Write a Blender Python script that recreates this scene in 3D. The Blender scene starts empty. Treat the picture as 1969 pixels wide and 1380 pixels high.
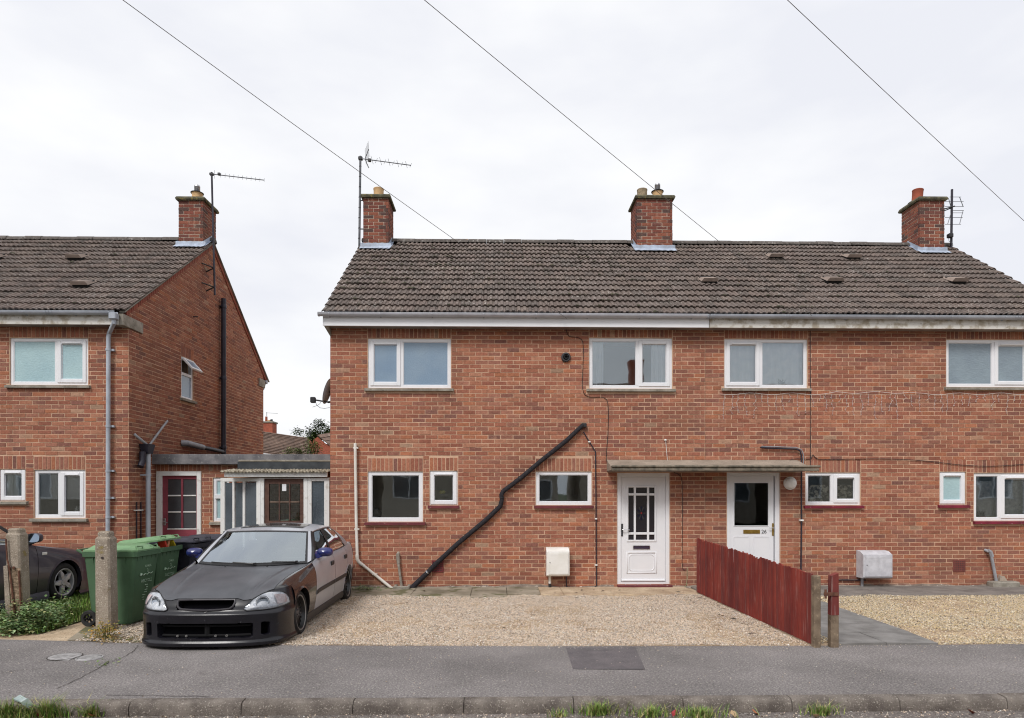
import bpy, math, random
import numpy as np
from mathutils import Vector, Matrix, noise as mnoise

random.seed(7)
RNG = np.random.default_rng(7)
SC = bpy.context.scene
COL = SC.collection
rad = math.radians

# ------------------------------------------------------------------ camera
F, CX, HY, ZC = 1240.0, 984.5, 947.0, 1.73      # focal length and principal point in photo pixels, eye height
TH = rad(1.13)                                  # the house front is turned a little from the camera
ST, CT = math.sin(TH), math.cos(TH)
cam_d = bpy.data.cameras.new('camera')
cam = bpy.data.objects.new('camera', cam_d)
COL.objects.link(cam)
cam.location = (0, 0, ZC)
cam.rotation_euler = (rad(90), 0, -TH)
cam_d.sensor_width = 36
cam_d.lens = F / 1969 * 36
cam_d.shift_y = (HY - 690) / 1969
cam_d.clip_end = 3000
SC.camera = cam

# ------------------------------------------------------------------ sky, sun, exposure
SUN_EL, SUN_AZ = rad(47), rad(208)              # behind the camera, a little to the left
world = bpy.data.worlds.new('World')
SC.world = world
world.use_nodes = True
wn, wl = world.node_tree.nodes, world.node_tree.links
wn.clear()
w_out = wn.new('ShaderNodeOutputWorld')
w_bg = wn.new('ShaderNodeBackground')
w_bg.inputs['Strength'].default_value = 0.1
sky = wn.new('ShaderNodeTexSky')
sky.sky_type = 'NISHITA'
sky.sun_disc = False
sky.sun_elevation = SUN_EL
sky.sun_rotation = SUN_AZ
sky.dust_density = 3
w_tc = wn.new('ShaderNodeTexCoord')
w_map = wn.new('ShaderNodeMapping')
w_map.inputs['Scale'].default_value = (1.0, 1.0, 2.6)
w_n = wn.new('ShaderNodeTexNoise')
w_n.inputs['Scale'].default_value = 2.3
w_n.inputs['Detail'].default_value = 5
w_n.inputs['Roughness'].default_value = 0.5
w_r = wn.new('ShaderNodeValToRGB')
w_r.color_ramp.elements[0].position = 0.38
w_r.color_ramp.elements[0].color = (5.65, 5.75, 6.15, 1)
w_r.color_ramp.elements[1].position = 0.62
w_r.color_ramp.elements[1].color = (6.75, 6.78, 6.85, 1)
w_mx = wn.new('ShaderNodeMixRGB')
w_mx.inputs['Fac'].default_value = 0.97
wl.new(w_tc.outputs['Generated'], w_map.inputs['Vector'])
wl.new(w_map.outputs['Vector'], w_n.inputs['Vector'])
wl.new(w_n.outputs['Fac'], w_r.inputs['Fac'])
wl.new(sky.outputs['Color'], w_mx.inputs['Color1'])
wl.new(w_r.outputs['Color'], w_mx.inputs['Color2'])
wl.new(w_mx.outputs['Color'], w_bg.inputs['Color'])
wl.new(w_bg.outputs['Background'], w_out.inputs['Surface'])

sun_d = bpy.data.lights.new('sun', 'SUN')
sun_d.energy = 1.5
sun_d.angle = rad(17)
sun_d.color = (1.0, 0.97, 0.93)
sun = bpy.data.objects.new('sun', sun_d)
COL.objects.link(sun)
_d = Vector((math.sin(SUN_AZ) * math.cos(SUN_EL), math.cos(SUN_AZ) * math.cos(SUN_EL), math.sin(SUN_EL)))
sun.rotation_euler = _d.to_track_quat('Z', 'Y').to_euler()

SC.view_settings.view_transform = 'Standard'
SC.view_settings.look = 'None'
SC.view_settings.exposure = 0.62
SC.view_settings.gamma = 1.0
SC.view_settings.use_curve_mapping = False
SC.render.engine = 'CYCLES'
SC.cycles.use_denoising = True
SC.cycles.sample_clamp_indirect = 1.5
SC.cycles.pixel_filter_type = 'BLACKMAN_HARRIS'
SC.cycles.filter_width = 1.1
SC.cycles.max_bounces = 8
SC.cycles.transparent_max_bounces = 16
SC.cycles.caustics_reflective = False
SC.cycles.caustics_refractive = False

# ------------------------------------------------------------------ from photo pixels to places
def _ray(px, py):
    u, v = (px - CX) / F, (HY - py) / F
    return ST + u * CT, CT - u * ST, v
def on_y(px, py, Y):
    a, b, v = _ray(px, py); t = Y / b
    return Vector((t * a, Y, ZC + t * v))
def on_x(px, py, X):
    a, b, v = _ray(px, py); t = X / a
    return Vector((X, t * b, ZC + t * v))
def on_z(px, py, Z=0.0):
    a, b, v = _ray(px, py); t = (Z - ZC) / v
    return Vector((t * a, t * b, Z))
D = 11.69                                       # distance to the house fronts
def fx(px): return on_y(px, 800, D).x
def fz(px, py): return on_y(px, py, D).z

# ------------------------------------------------------------------ mesh builder
class MB:
    def __init__(s): s.v, s.f, s.m, s.c = [], [], [], []
    def quad(s, a, b, c, d, mi=0, col=None):
        n = len(s.v); s.v += [tuple(a), tuple(b), tuple(c), tuple(d)]; s.f.append((n, n+1, n+2, n+3)); s.m.append(mi); s.c.append(col); return s
    def tri(s, a, b, c, mi=0, col=None):
        n = len(s.v); s.v += [tuple(a), tuple(b), tuple(c)]; s.f.append((n, n+1, n+2)); s.m.append(mi); s.c.append(col); return s
    def box(s, x0, x1, y0, y1, z0, z1, mi=0, M=None, col=None):
        p = [(x, y, z) for z in (z0, z1) for y in (y0, y1) for x in (x0, x1)]
        if M is not None: p = [tuple(M @ Vector(q)) for q in p]
        n = len(s.v); s.v += p
        for q in ((0,2,3,1), (4,5,7,6), (0,1,5,4), (2,6,7,3), (0,4,6,2), (1,3,7,5)):
            s.f.append(tuple(n+i for i in q)); s.m.append(mi); s.c.append(col)
        return s
    def hexa(s, p, mi=0, col=None):
        n = len(s.v); s.v += [tuple(q) for q in p]
        for q in ((0,3,2,1), (4,5,6,7), (0,1,5,4), (1,2,6,5), (2,3,7,6), (3,0,4,7)):
            s.f.append(tuple(n+i for i in q)); s.m.append(mi); s.c.append(col)
        return s
    def bbox(s, x0, x1, y0, y1, z0, z1, b=0.004, mi=0, M=None):
        """box with chamfered edges"""
        vs = []
        for sx in (0, 1):
            for sy in (0, 1):
                for sz in (0, 1):
                    X, Y, Z = (x0, x1)[sx], (y0, y1)[sy], (z0, z1)[sz]
                    ix, iy, iz = (b, -b)[sx], (b, -b)[sy], (b, -b)[sz]
                    vs += [(X, Y+iy, Z+iz), (X+ix, Y, Z+iz), (X+ix, Y+iy, Z)]
        if M is not None: vs = [tuple(M @ Vector(q)) for q in vs]
        n = len(s.v); s.v += vs
        g = lambda sx, sy, sz, k: n + (sx*4+sy*2+sz)*3 + k
        fs = []
        for a in (0, 1):
            fs.append([g(a,0,0,0), g(a,1,0,0), g(a,1,1,0), g(a,0,1,0)])
            fs.append([g(0,a,0,1), g(1,a,0,1), g(1,a,1,1), g(0,a,1,1)])
            fs.append([g(0,0,a,2), g(1,0,a,2), g(1,1,a,2), g(0,1,a,2)])
        for a in (0, 1):
            for c in (0, 1):
                fs.append([g(a,c,0,0), g(a,c,0,1), g(a,c,1,1), g(a,c,1,0)])
                fs.append([g(a,0,c,0), g(a,0,c,2), g(a,1,c,2), g(a,1,c,0)])
                fs.append([g(0,a,c,1), g(0,a,c,2), g(1,a,c,2), g(1,a,c,1)])
                for e in (0, 1):
                    fs.append([g(a,c,e,0), g(a,c,e,1), g(a,c,e,2)])
        for q in fs: s.f.append(tuple(q)); s.m.append(mi); s.c.append(None)
        return s
    def tube(s, pts, r, n=6, caps=True, mi=0):
        pts = [Vector(p) for p in pts]
        rs = r if isinstance(r, (list, tuple)) else [r] * len(pts)
        t0 = (pts[1] - pts[0]).normalized()
        ref = Vector((0, 0, 1)) if abs(t0.z) < 0.9 else Vector((1, 0, 0))
        u = t0.cross(ref).normalized()
        base = len(s.v)
        for i, p in enumerate(pts):
            if i == 0: t = pts[1] - pts[0]
            elif i == len(pts) - 1: t = pts[-1] - pts[-2]
            else: t = (pts[i+1] - p).normalized() + (p - pts[i-1]).normalized()
            t = t.normalized() if t.length > 1e-9 else t0
            u = (u - t * u.dot(t)); u = u.normalized() if u.length > 1e-6 else t.orthogonal().normalized()
            w = t.cross(u)
            for k in range(n):
                a = 2 * math.pi * k / n
                s.v.append(tuple(p + (u * math.cos(a) + w * math.sin(a)) * rs[i]))
        for i in range(len(pts) - 1):
            for k in range(n):
                a, b = base + i*n + k, base + i*n + (k+1) % n
                s.f.append((a, b, b+n, a+n)); s.m.append(mi); s.c.append(None)
        if caps:
            s.f.append(tuple(base + k for k in range(n))[::-1]); s.m.append(mi); s.c.append(None)
            e = base + (len(pts)-1)*n
            s.f.append(tuple(e + k for k in range(n))); s.m.append(mi); s.c.append(None)
        return s
    def lathe(s, prof, M, n=24, mi=0, a0=0, a1=2*math.pi, close=True):
        """prof: (radius, height) along local z"""
        base = len(s.v); m = n if close else n + 1
        for (r, h) in prof:
            for k in range(m):
                a = a0 + (a1 - a0) * k / n
                s.v.append(tuple(M @ Vector((r*math.cos(a), r*math.sin(a), h))))
        for i in range(len(prof) - 1):
            for k in range(n):
                a, b = base + i*m + k, base + i*m + (k+1) % m
                s.f.append((a, b, b+m, a+m)); s.m.append(mi); s.c.append(None)
        return s
    def grid(s, P, mi=0, mask=None, flip=False):
        """P: nested list [i][j] of points"""
        base = len(s.v); ni, nj = len(P), len(P[0])
        for row in P: s.v += [tuple(p) for p in row]
        for i in range(ni - 1):
            for j in range(nj - 1):
                if mask is not None and not mask(i, j): continue
                a, b = base + i*nj + j, base + (i+1)*nj + j
                q = (a, b, b+1, a+1)
                s.f.append(q[::-1] if flip else q); s.m.append(mi); s.c.append(None)
        return s
    def prism(s, poly, axis, a0, a1, mi=0):
        """closed polygon of 2-D points extruded along an axis ('x','y','z')"""
        def mk(p, a): return {'x': (a, p[0], p[1]), 'y': (p[0], a, p[1]), 'z': (p[0], p[1], a)}[axis]
        n, k = len(s.v), len(poly)
        s.v += [mk(p, a0) for p in poly] + [mk(p, a1) for p in poly]
        s.f.append(tuple(range(n, n+k))); s.f.append(tuple(range(n+2*k-1, n+k-1, -1)))
        for i in range(k): s.f.append((n+i, n+k+i, n+k+(i+1) % k, n+(i+1) % k))
        s.m += [mi]*(k+2); s.c += [None]*(k+2)
        return s
    def mesh(s, name, mats, smooth=False):
        me = bpy.data.meshes.new(name)
        me.from_pydata(s.v, [], s.f)
        mats = mats if isinstance(mats, (list, tuple)) else [mats]
        for m in mats: me.materials.append(m)
        if len(mats) > 1: me.polygons.foreach_set('material_index', s.m)
        if any(c is not None for c in s.c):
            at = me.color_attributes.new('col', 'FLOAT_COLOR', 'CORNER')
            arr = np.ones((len(me.loops), 4), dtype=np.float32); k = 0
            for fc, c in zip(s.f, s.c):
                if c is not None: arr[k:k+len(fc), :3] = c
                k += len(fc)
            at.data.foreach_set('color', arr.ravel())
        me.validate()
        if smooth: smooth_mesh(me, smooth if isinstance(smooth, (int, float)) and smooth is not True else 40)
        return me
    def build(s, name, mats, parent=None, smooth=False, **props):
        return link(name, s.mesh(name, mats, smooth), parent, **props)

def smooth_mesh(me, ang=40):
    me.polygons.foreach_set('use_smooth', [True] * len(me.polygons))
    try: me.set_sharp_from_angle(angle=rad(ang))
    except Exception: pass

def link(name, me, parent=None, **props):
    o = bpy.data.objects.new(name, me)
    COL.objects.link(o)
    if parent is not None:
        o.parent = parent
        o.matrix_parent_inverse = WORLD[parent.name].inverted() if parent.name in WORLD else Matrix.Identity(4)
    for k, v in props.items(): o[k] = v
    return o
WORLD = {}                                      # world matrices of things whose parts are given in world coordinates

def thing(name, loc, label, cat, group=None, world_parts=True, rotz=0.0):
    o = bpy.data.objects.new(name, None)
    o.empty_display_size = 0.2
    COL.objects.link(o)
    o.location = loc; o.rotation_euler = (0, 0, rotz)
    o['label'] = label; o['category'] = cat
    if group: o['group'] = group
    if world_parts: WORLD[o.name] = Matrix.Translation(Vector(loc)) @ Matrix.Rotation(rotz, 4, 'Z')
    return o
def tag(o, label, cat, group=None):
    o['label'] = label; o['category'] = cat
    if group: o['group'] = group
    return o
def struct(o):
    o['kind'] = 'structure'; return o

# ------------------------------------------------------------------ materials
def lin(r, g, b):
    f = lambda x: x/12.92 if x <= 0.04045 else ((x+0.055)/1.055)**2.4
    return (f(r/255), f(g/255), f(b/255))
def nodes_of(name):
    m = bpy.data.materials.new(name); m.use_nodes = True
    nt = m.node_tree; nt.nodes.clear()
    out = nt.nodes.new('ShaderNodeOutputMaterial')
    return m, nt, out
def noise_node(nt, vec, scale, detail=4, rough=0.55, dist=0.0):
    n = nt.nodes.new('ShaderNodeTexNoise')
    n.inputs['Scale'].default_value = scale; n.inputs['Detail'].default_value = detail
    n.inputs['Roughness'].default_value = rough; n.inputs['Distortion'].default_value = dist
    if vec is not None: nt.links.new(vec, n.inputs['Vector'])
    return n
def ramp(nt, fac, stops):
    r = nt.nodes.new('ShaderNodeValToRGB'); el = r.color_ramp.elements
    while len(el) < len(stops): el.new(0.5)
    for e, (p, c) in zip(el, stops):
        e.position = p; e.color = (*c, 1) if not isinstance(c, (int, float)) else (c, c, c, 1)
    nt.links.new(fac, r.inputs['Fac'])
    return r
def mixc(nt, fac, a, b, mode='MIX'):
    m = nt.nodes.new('ShaderNodeMixRGB'); m.blend_type = mode
    for sock, x in ((m.inputs['Fac'], fac), (m.inputs['Color1'], a), (m.inputs['Color2'], b)):
        if isinstance(x, (int, float)): sock.default_value = x
        elif isinstance(x, tuple): sock.default_value = (*x, 1)
        else: nt.links.new(x, sock)
    return m.outputs['Color']
def principled(nt, out, color, rough=0.7, spec=0.4, metal=0.0, bump=None, coat=0.0):
    p = nt.nodes.new('ShaderNodeBsdfPrincipled')
    if isinstance(color, tuple): p.inputs['Base Color'].default_value = (*color, 1)
    else: nt.links.new(color, p.inputs['Base Color'])
    if isinstance(rough, (int, float)): p.inputs['Roughness'].default_value = rough
    else: nt.links.new(rough, p.inputs['Roughness'])
    p.inputs['Specular IOR Level'].default_value = spec
    p.inputs['Metallic'].default_value = metal
    p.inputs['Coat Weight'].default_value = coat
    p.inputs['Coat Roughness'].default_value = 0.08
    if bump is not None:
        h, strength, dist = bump
        b = nt.nodes.new('ShaderNodeBump'); b.inputs['Strength'].default_value = strength; b.inputs['Distance'].default_value = dist
        nt.links.new(h, b.inputs['Height']); nt.links.new(b.outputs['Normal'], p.inputs['Normal'])
    nt.links.new(p.outputs['BSDF'], out.inputs['Surface'])
    return p
def coords(nt, kind='Position'):
    if kind == 'Position': return nt.nodes.new('ShaderNodeNewGeometry').outputs['Position']
    return nt.nodes.new('ShaderNodeTexCoord').outputs[kind]
def mat(name, c1, c2=None, scale=6.0, rough=0.7, spec=0.4, metal=0.0, bump=0.0, bscale=60, bdist=0.004, coat=0.0,
        lo=0.35, hi=0.65, speck=None, kind='Position', detail=5):
    """two-tone noise colour with optional fine specks and bump"""
    m, nt, out = nodes_of(name)
    P = coords(nt, kind)
    col = c1
    if c2 is not None:
        n = noise_node(nt, P, scale, detail)
        col = ramp(nt, n.outputs['Fac'], [(lo, c1), (hi, c2)]).outputs['Color']
    if speck is not None:
        for (sc, th, c, amt) in speck:
            n2 = noise_node(nt, P, sc, 2, 0.6)
            r2 = ramp(nt, n2.outputs['Fac'], [(th, 0.0), (th + 0.05, amt)])
            col = mixc(nt, r2.outputs['Color'], col, c)
    b = None
    if bump:
        n3 = noise_node(nt, P, bscale, 3)
        b = (n3.outputs['Fac'], bump, bdist)
    principled(nt, out, col, rough, spec, metal, b, coat)
    return m

def mat_brick(name, dark=1.0):
    m, nt, out = nodes_of(name)
    P = coords(nt)
    at = nt.nodes.new('ShaderNodeAttribute'); at.attribute_name = 'col'
    n = noise_node(nt, P, 30, 6, 0.7)
    r = ramp(nt, n.outputs['Fac'], [(0.28, 0.72), (0.5, 1.0), (0.74, 1.25)])
    col = mixc(nt, 1.0, at.outputs['Color'], r.outputs['Color'], 'MULTIPLY')
    n2 = noise_node(nt, P, 9, 4, 0.65)
    col = mixc(nt, ramp(nt, n2.outputs['Fac'], [(0.60, 0.0), (0.75, 0.45)]).outputs['Color'], col, tuple(x*dark for x in lin(205, 160, 135)))
    n4 = noise_node(nt, P, 0.8, 5, 0.65)
    col = mixc(nt, ramp(nt, n4.outputs['Fac'], [(0.50, 0.0), (0.68, 0.45)]).outputs['Color'], col, tuple(x*dark for x in lin(118, 82, 68)))
    n6 = noise_node(nt, P, 1.9, 4, 0.7)
    col = mixc(nt, ramp(nt, n6.outputs['Fac'], [(0.60, 0.0), (0.74, 0.35)]).outputs['Color'], col, tuple(x*dark for x in lin(196, 150, 122)))
    if dark != 1.0: col = mixc(nt, 1.0, col, (dark, dark, dark), 'MULTIPLY')
    mp = nt.nodes.new('ShaderNodeMapping'); mp.inputs['Scale'].default_value = (3.2, 3.2, 0.4); nt.links.new(P, mp.inputs['Vector'])
    n7 = noise_node(nt, mp.outputs['Vector'], 1.6, 5, 0.7)
    col = mixc(nt, ramp(nt, n7.outputs['Fac'], [(0.56, 0.0), (0.74, 0.32)]).outputs['Color'], col, tuple(x*dark for x in lin(104, 80, 70)))
    n3 = noise_node(nt, P, 170, 4, 0.7)
    principled(nt, out, col, 0.9, 0.2, 0, (n3.outputs['Fac'], 0.8, 0.006))
    return m

def mat_tile():
    m, nt, out = nodes_of('concrete_roof_tile')
    P = coords(nt)
    at = nt.nodes.new('ShaderNodeAttribute'); at.attribute_name = 'col'
    n = noise_node(nt, P, 14, 6, 0.7)
    col = mixc(nt, 1.0, at.outputs['Color'], ramp(nt, n.outputs['Fac'], [(0.3, 0.6), (0.52, 1.0), (0.75, 1.35)]).outputs['Color'], 'MULTIPLY')
    # pale lichen, dark moss and a few orange patches
    n2 = noise_node(nt, P, 21, 3, 0.7)
    n2b = noise_node(nt, P, 1.1, 3, 0.6)
    lich = mixc(nt, 1.0, ramp(nt, n2.outputs['Fac'], [(0.58, 0.0), (0.66, 0.7)]).outputs['Color'], ramp(nt, n2b.outputs['Fac'], [(0.40, 0.12), (0.58, 1.0)]).outputs['Color'], 'MULTIPLY')
    col = mixc(nt, lich, col, lin(188, 184, 178))
    n3 = noise_node(nt, P, 8, 4, 0.7)
    n3b = noise_node(nt, P, 0.8, 2, 0.6)
    moss = mixc(nt, 1.0, ramp(nt, n3.outputs['Fac'], [(0.60, 0.0), (0.66, 0.85)]).outputs['Color'], ramp(nt, n3b.outputs['Fac'], [(0.42, 0.1), (0.6, 1.0)]).outputs['Color'], 'MULTIPLY')
    col = mixc(nt, moss, col, lin(52, 50, 46))
    n5 = noise_node(nt, P, 5.5, 3, 0.6)
    col = mixc(nt, ramp(nt, n5.outputs['Fac'], [(0.735, 0.0), (0.76, 0.8)]).outputs['Color'], col, lin(190, 150, 115))
    n4 = noise_node(nt, P, 220, 3)
    principled(nt, out, col, 0.92, 0.25, 0, (n4.outputs['Fac'], 0.7, 0.005))
    return m

def mat_glass(name, tint=(0.8, 0.86, 0.86), refl=1.0, base=0.0):
    m, nt, out = nodes_of(name)
    tr = nt.nodes.new('ShaderNodeBsdfTransparent'); tr.inputs['Color'].default_value = (*tint, 1)
    gl = nt.nodes.new('ShaderNodeBsdfGlossy'); gl.inputs['Roughness'].default_value = 0.02
    gl.inputs['Color'].default_value = (0.86, 0.94, 1.0, 1)
    fr = nt.nodes.new('ShaderNodeFresnel'); fr.inputs['IOR'].default_value = 1.5
    mth = nt.nodes.new('ShaderNodeMath'); mth.operation = 'MULTIPLY_ADD'; mth.use_clamp = True
    mth.inputs[1].default_value = refl; mth.inputs[2].default_value = base
    nt.links.new(fr.outputs['Fac'], mth.inputs[0])
    n = noise_node(nt, coords(nt), 1.6, 2)
    b = nt.nodes.new('ShaderNodeBump'); b.inputs['Strength'].default_value = 0.12; b.inputs['Distance'].default_value = 0.012
    nt.links.new(n.outputs['Fac'], b.inputs['Height']); nt.links.new(b.outputs['Normal'], gl.inputs['Normal'])
    mx = nt.nodes.new('ShaderNodeMixShader')
    nt.links.new(mth.outputs[0], mx.inputs['Fac']); nt.links.new(tr.outputs[0], mx.inputs[1]); nt.links.new(gl.outputs[0], mx.inputs[2])
    nt.links.new(mx.outputs[0], out.inputs['Surface'])
    return m

def mat_frosted(name, c1, c2, bscale=55, stretch=(1, 1, 1), bump=0.5):
    m, nt, out = nodes_of(name)
    P = coords(nt)
    mp = nt.nodes.new('ShaderNodeMapping'); mp.inputs['Scale'].default_value = stretch
    nt.links.new(P, mp.inputs['Vector'])
    n = noise_node(nt, mp.outputs['Vector'], bscale, 2, 0.5, 0.6)
    n2 = noise_node(nt, P, 1.7, 2)
    col = mixc(nt, ramp(nt, n2.outputs['Fac'], [(0.3, 0.0), (0.7, 1.0)]).outputs['Color'], c1, c2)
    col = mixc(nt, ramp(nt, n.outputs['Fac'], [(0.3, 0.25), (0.7, 0.0)]).outputs['Color'], col, tuple(x*0.55 for x in c1))
    principled(nt, out, col, 0.18, 0.6, 0, (n.outputs['Fac'], bump, 0.004))
    return m

def mat_attr(name, rough=0.9, bump=0.0, bscale=80, var=0.15):
    m, nt, out = nodes_of(name)
    P = coords(nt)
    at = nt.nodes.new('ShaderNodeAttribute'); at.attribute_name = 'col'
    n = noise_node(nt, P, bscale, 3)
    col = mixc(nt, 1.0, at.outputs['Color'], ramp(nt, n.outputs['Fac'], [(0.3, 1-var), (0.7, 1+var)]).outputs['Color'], 'MULTIPLY')
    principled(nt, out, col, rough, 0.25, 0, (n.outputs['Fac'], bump, 0.004) if bump else None)
    return m

M = {}
M['brick'] = mat_brick('red_brick')
M['tile'] = mat_tile()
M['mortar'] = mat('sand_mortar', lin(210, 176, 150), lin(192, 158, 134), 5, 0.95, 0.1, bump=0.5, bscale=180, bdist=0.003)
M['mortar_grey'] = mat('grey_mortar', lin(206, 190, 172), lin(184, 166, 150), 6, 0.95, 0.1, bump=0.5, bscale=180, bdist=0.003)
M['felt'] = mat('roof_underlay', lin(42, 40, 40), None, rough=0.95)
M['upvc'] = mat('white_upvc', (0.80, 0.80, 0.83), (0.76, 0.77, 0.80), 3, 0.35, 0.45)
M['upvc_old'] = mat('weathered_white_paint', (0.74, 0.74, 0.73), (0.5, 0.47, 0.43), 9, 0.6, 0.35, lo=0.56, hi=0.75)
M['fascia_old'] = mat('peeling_fascia_paint', (0.66, 0.64, 0.60), lin(170, 160, 144), 7, 0.75, 0.3, lo=0.47, hi=0.62, speck=[(15, 0.68, lin(110, 98, 82), 0.7)], bump=0.3, bscale=30)
M['gutter'] = mat('pale_grey_gutter', lin(196, 198, 206), lin(176, 178, 186), 4, 0.45, 0.4)
M['gutter_grey'] = mat('grey_gutter', lin(176, 182, 192), lin(156, 162, 172), 4, 0.45, 0.4)
M['soffit'] = mat('soffit_board', lin(150, 140, 132), lin(110, 100, 94), 3, 0.8, 0.2)
M['concrete'] = mat('weathered_concrete', lin(158, 152, 142), lin(124, 118, 108), 7, 0.95, 0.2, bump=0.6, bscale=120, speck=[(40, 0.62, lin(90, 86, 78), 0.6)])
M['canopy'] = mat('canopy_concrete', lin(166, 152, 138), lin(138, 126, 114), 3, 0.95, 0.2, bump=0.7, bscale=140, speck=[(60, 0.6, lin(96, 84, 74), 0.6)])
M['canopy_dark'] = mat('sooty_concrete_edge', lin(88, 84, 76), lin(136, 126, 112), 12, 0.95, 0.2, bump=0.7, bscale=90)
M['sill_red'] = mat('oxblood_sill_paint', lin(112, 48, 54), lin(92, 40, 46), 6, 0.6, 0.4, speck=[(26, 0.70, lin(170, 150, 140), 0.8)])
M['sill_crimson'] = mat('crimson_sill_paint', lin(128, 34, 56), lin(100, 30, 46), 6, 0.5, 0.4, speck=[(22, 0.68, lin(190, 170, 165), 0.9)])
M['lead'] = mat('lead_flashing', lin(178, 190, 208), lin(146, 154, 168), 7, 0.5, 0.5, bump=0.5, bscale=20)
M['cap'] = mat('chimney_cap_concrete', lin(108, 104, 84), lin(70, 68, 58), 8, 0.95, 0.2, bump=0.6, bscale=60, speck=[(14, 0.6, lin(142, 126, 70), 0.7)])
M['pot_buff'] = mat('buff_clay_pot', lin(214, 178, 132), lin(188, 152, 112), 9, 0.8, 0.3)
M['pot_grey'] = mat('weathered_clay_pot', lin(170, 152, 126), lin(136, 122, 100), 16, 0.9, 0.3, speck=[(40, 0.6, lin(100, 92, 80), 0.6)])
M['pot_red'] = mat('terracotta_pot', lin(158, 84, 62), lin(138, 72, 54), 8, 0.8, 0.3)
M['steel'] = mat('flue_steel', (0.55, 0.55, 0.56), (0.38, 0.38, 0.40), 12, 0.35, 0.5, metal=0.9)
M['alu'] = mat('aerial_aluminium', lin(112, 114, 118), lin(86, 88, 94), 8, 0.5, 0.5, metal=0.5)
M['black_pl'] = mat('black_plastic', (0.016, 0.016, 0.018), (0.03, 0.03, 0.033), 8, 0.45, 0.4)
M['navy_pl'] = mat('dark_navy_pipe', lin(34, 32, 44), lin(48, 46, 58), 6, 0.5, 0.4)
M['lagging'] = mat('black_foam_lagging', lin(38, 36, 40), lin(52, 50, 54), 30, 0.85, 0.2, bump=0.7, bscale=50, bdist=0.006)
M['white_pl'] = mat('white_plastic', lin(236, 235, 232), lin(224, 222, 216), 5, 0.4, 0.4)
M['white_pipe'] = mat('white_waste_pipe', lin(230, 226, 220), lin(210, 202, 192), 3, 0.4, 0.4)
M['grey_pipe'] = mat('grey_waste_pipe', lin(156, 158, 164), lin(138, 138, 142), 5, 0.5, 0.4)
M['stone_pipe'] = mat('weathered_waste_pipe', lin(168, 160, 150), lin(130, 122, 112), 10, 0.7, 0.3)
M['brass'] = mat('brass', lin(176, 148, 76), lin(150, 122, 60), 20, 0.35, 0.5, metal=0.8)
M['chrome'] = mat('chrome', (0.7, 0.7, 0.72), None, rough=0.15, metal=1.0)
M['dark_metal'] = mat('dark_handle', (0.05, 0.05, 0.055), None, rough=0.35, spec=0.5)
M['glass'] = mat_glass('window_glass', tint=(0.93, 0.95, 0.95), refl=2.2, base=0.035)
M['glass_up'] = mat_glass('upstairs_window_glass', tint=(0.95, 0.96, 0.96), refl=2.4, base=0.05)
M['glass_dark'] = mat_glass('door_glass', tint=(0.35, 0.35, 0.36), refl=1.7)
M['frost_blue'] = mat_frosted('frosted_blue_grey_glass', lin(124, 148, 172), lin(140, 160, 178), 60)  # frosted panes: sky reflection and light behind put into the base colour
M['frost_aqua'] = mat_frosted('frosted_pale_aqua_glass', lin(160, 190, 198), lin(176, 204, 208), 26, (1, 1, 2.2), 0.8)
M['frost_grey'] = mat_frosted('reeded_grey_glass', lin(126, 140, 152), lin(142, 158, 168), 40, (0.5, 1, 3.0), 1.0)
M['porch_glass'] = mat_frosted('textured_dark_glass', lin(62, 70, 78), lin(92, 102, 110), 45, (1, 1, 1), 1.2)
M['net'] = mat('net_curtain_cloth', lin(244, 248, 250), lin(226, 236, 242), 8, 0.95, 0.1)
M['net_grey'] = mat('grey_net_curtain', lin(210, 210, 212), lin(170, 172, 176), 20, 0.95, 0.1)
M['lace'] = mat('patterned_lace', lin(214, 206, 190), lin(110, 106, 100), 16, 0.95, 0.1, lo=0.46, hi=0.54)
M['curtain_blue'] = mat('pale_blue_curtain', lin(248, 250, 252), lin(232, 240, 246), 5, 0.95, 0.1)
M['pale_green'] = mat('pale_green_cable', lin(150, 156, 120), None, rough=0.6)
M['dark_grey_pl'] = mat('charcoal_plastic', (0.045, 0.045, 0.05), None, rough=0.5)
M['air_red'] = mat('dark_red_air_brick', lin(118, 48, 50), lin(104, 42, 46), 9, 0.7)
M['air_brown'] = mat('brown_air_brick', lin(126, 70, 62), lin(110, 60, 54), 9, 0.8)
M['felt_fascia'] = mat('grey_felt_fascia', lin(128, 126, 128), lin(92, 92, 96), 5, 0.9, 0.2, bump=0.4, speck=[(30, 0.62, lin(150, 148, 146), 0.6)])
M['felt_band'] = mat('dark_mineral_felt', lin(74, 78, 82), lin(56, 60, 64), 5, 0.9, 0.25, bump=0.6, bscale=150)
M['door_red'] = mat('faded_maroon_paint', lin(142, 66, 78), lin(124, 56, 68), 6, 0.55, 0.4)
M['door_brown'] = mat('worn_brown_paint', lin(78, 54, 48), lin(98, 72, 62), 14, 0.7, 0.3)
M['door_brown_pale'] = mat('worn_pale_brown_paint', lin(132, 112, 98), lin(98, 78, 68), 14, 0.7, 0.3)
M['porch_pane'] = mat_frosted('dusty_dark_pane', lin(58, 58, 62), lin(78, 78, 80), 45, (1, 1, 1), 0.4)
M['porch_glass_pale'] = mat_glass('cloudy_pane', tint=(0.66, 0.64, 0.62), refl=1.5, base=0.10)
M['old_sheet'] = mat('weathered_corrugated_sheet', lin(196, 188, 170), lin(110, 100, 84), 14, 0.85, 0.2, lo=0.42, hi=0.6)
M['yellow_fl'] = mat('yellow_petals', lin(200, 176, 90), lin(160, 134, 70), 30, 0.8)
M['plum_pot'] = mat('plum_pot', lin(80, 44, 50), None, rough=0.6)
M['room'] = mat('room_plaster', lin(196, 188, 180), None, rough=0.9)
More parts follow.
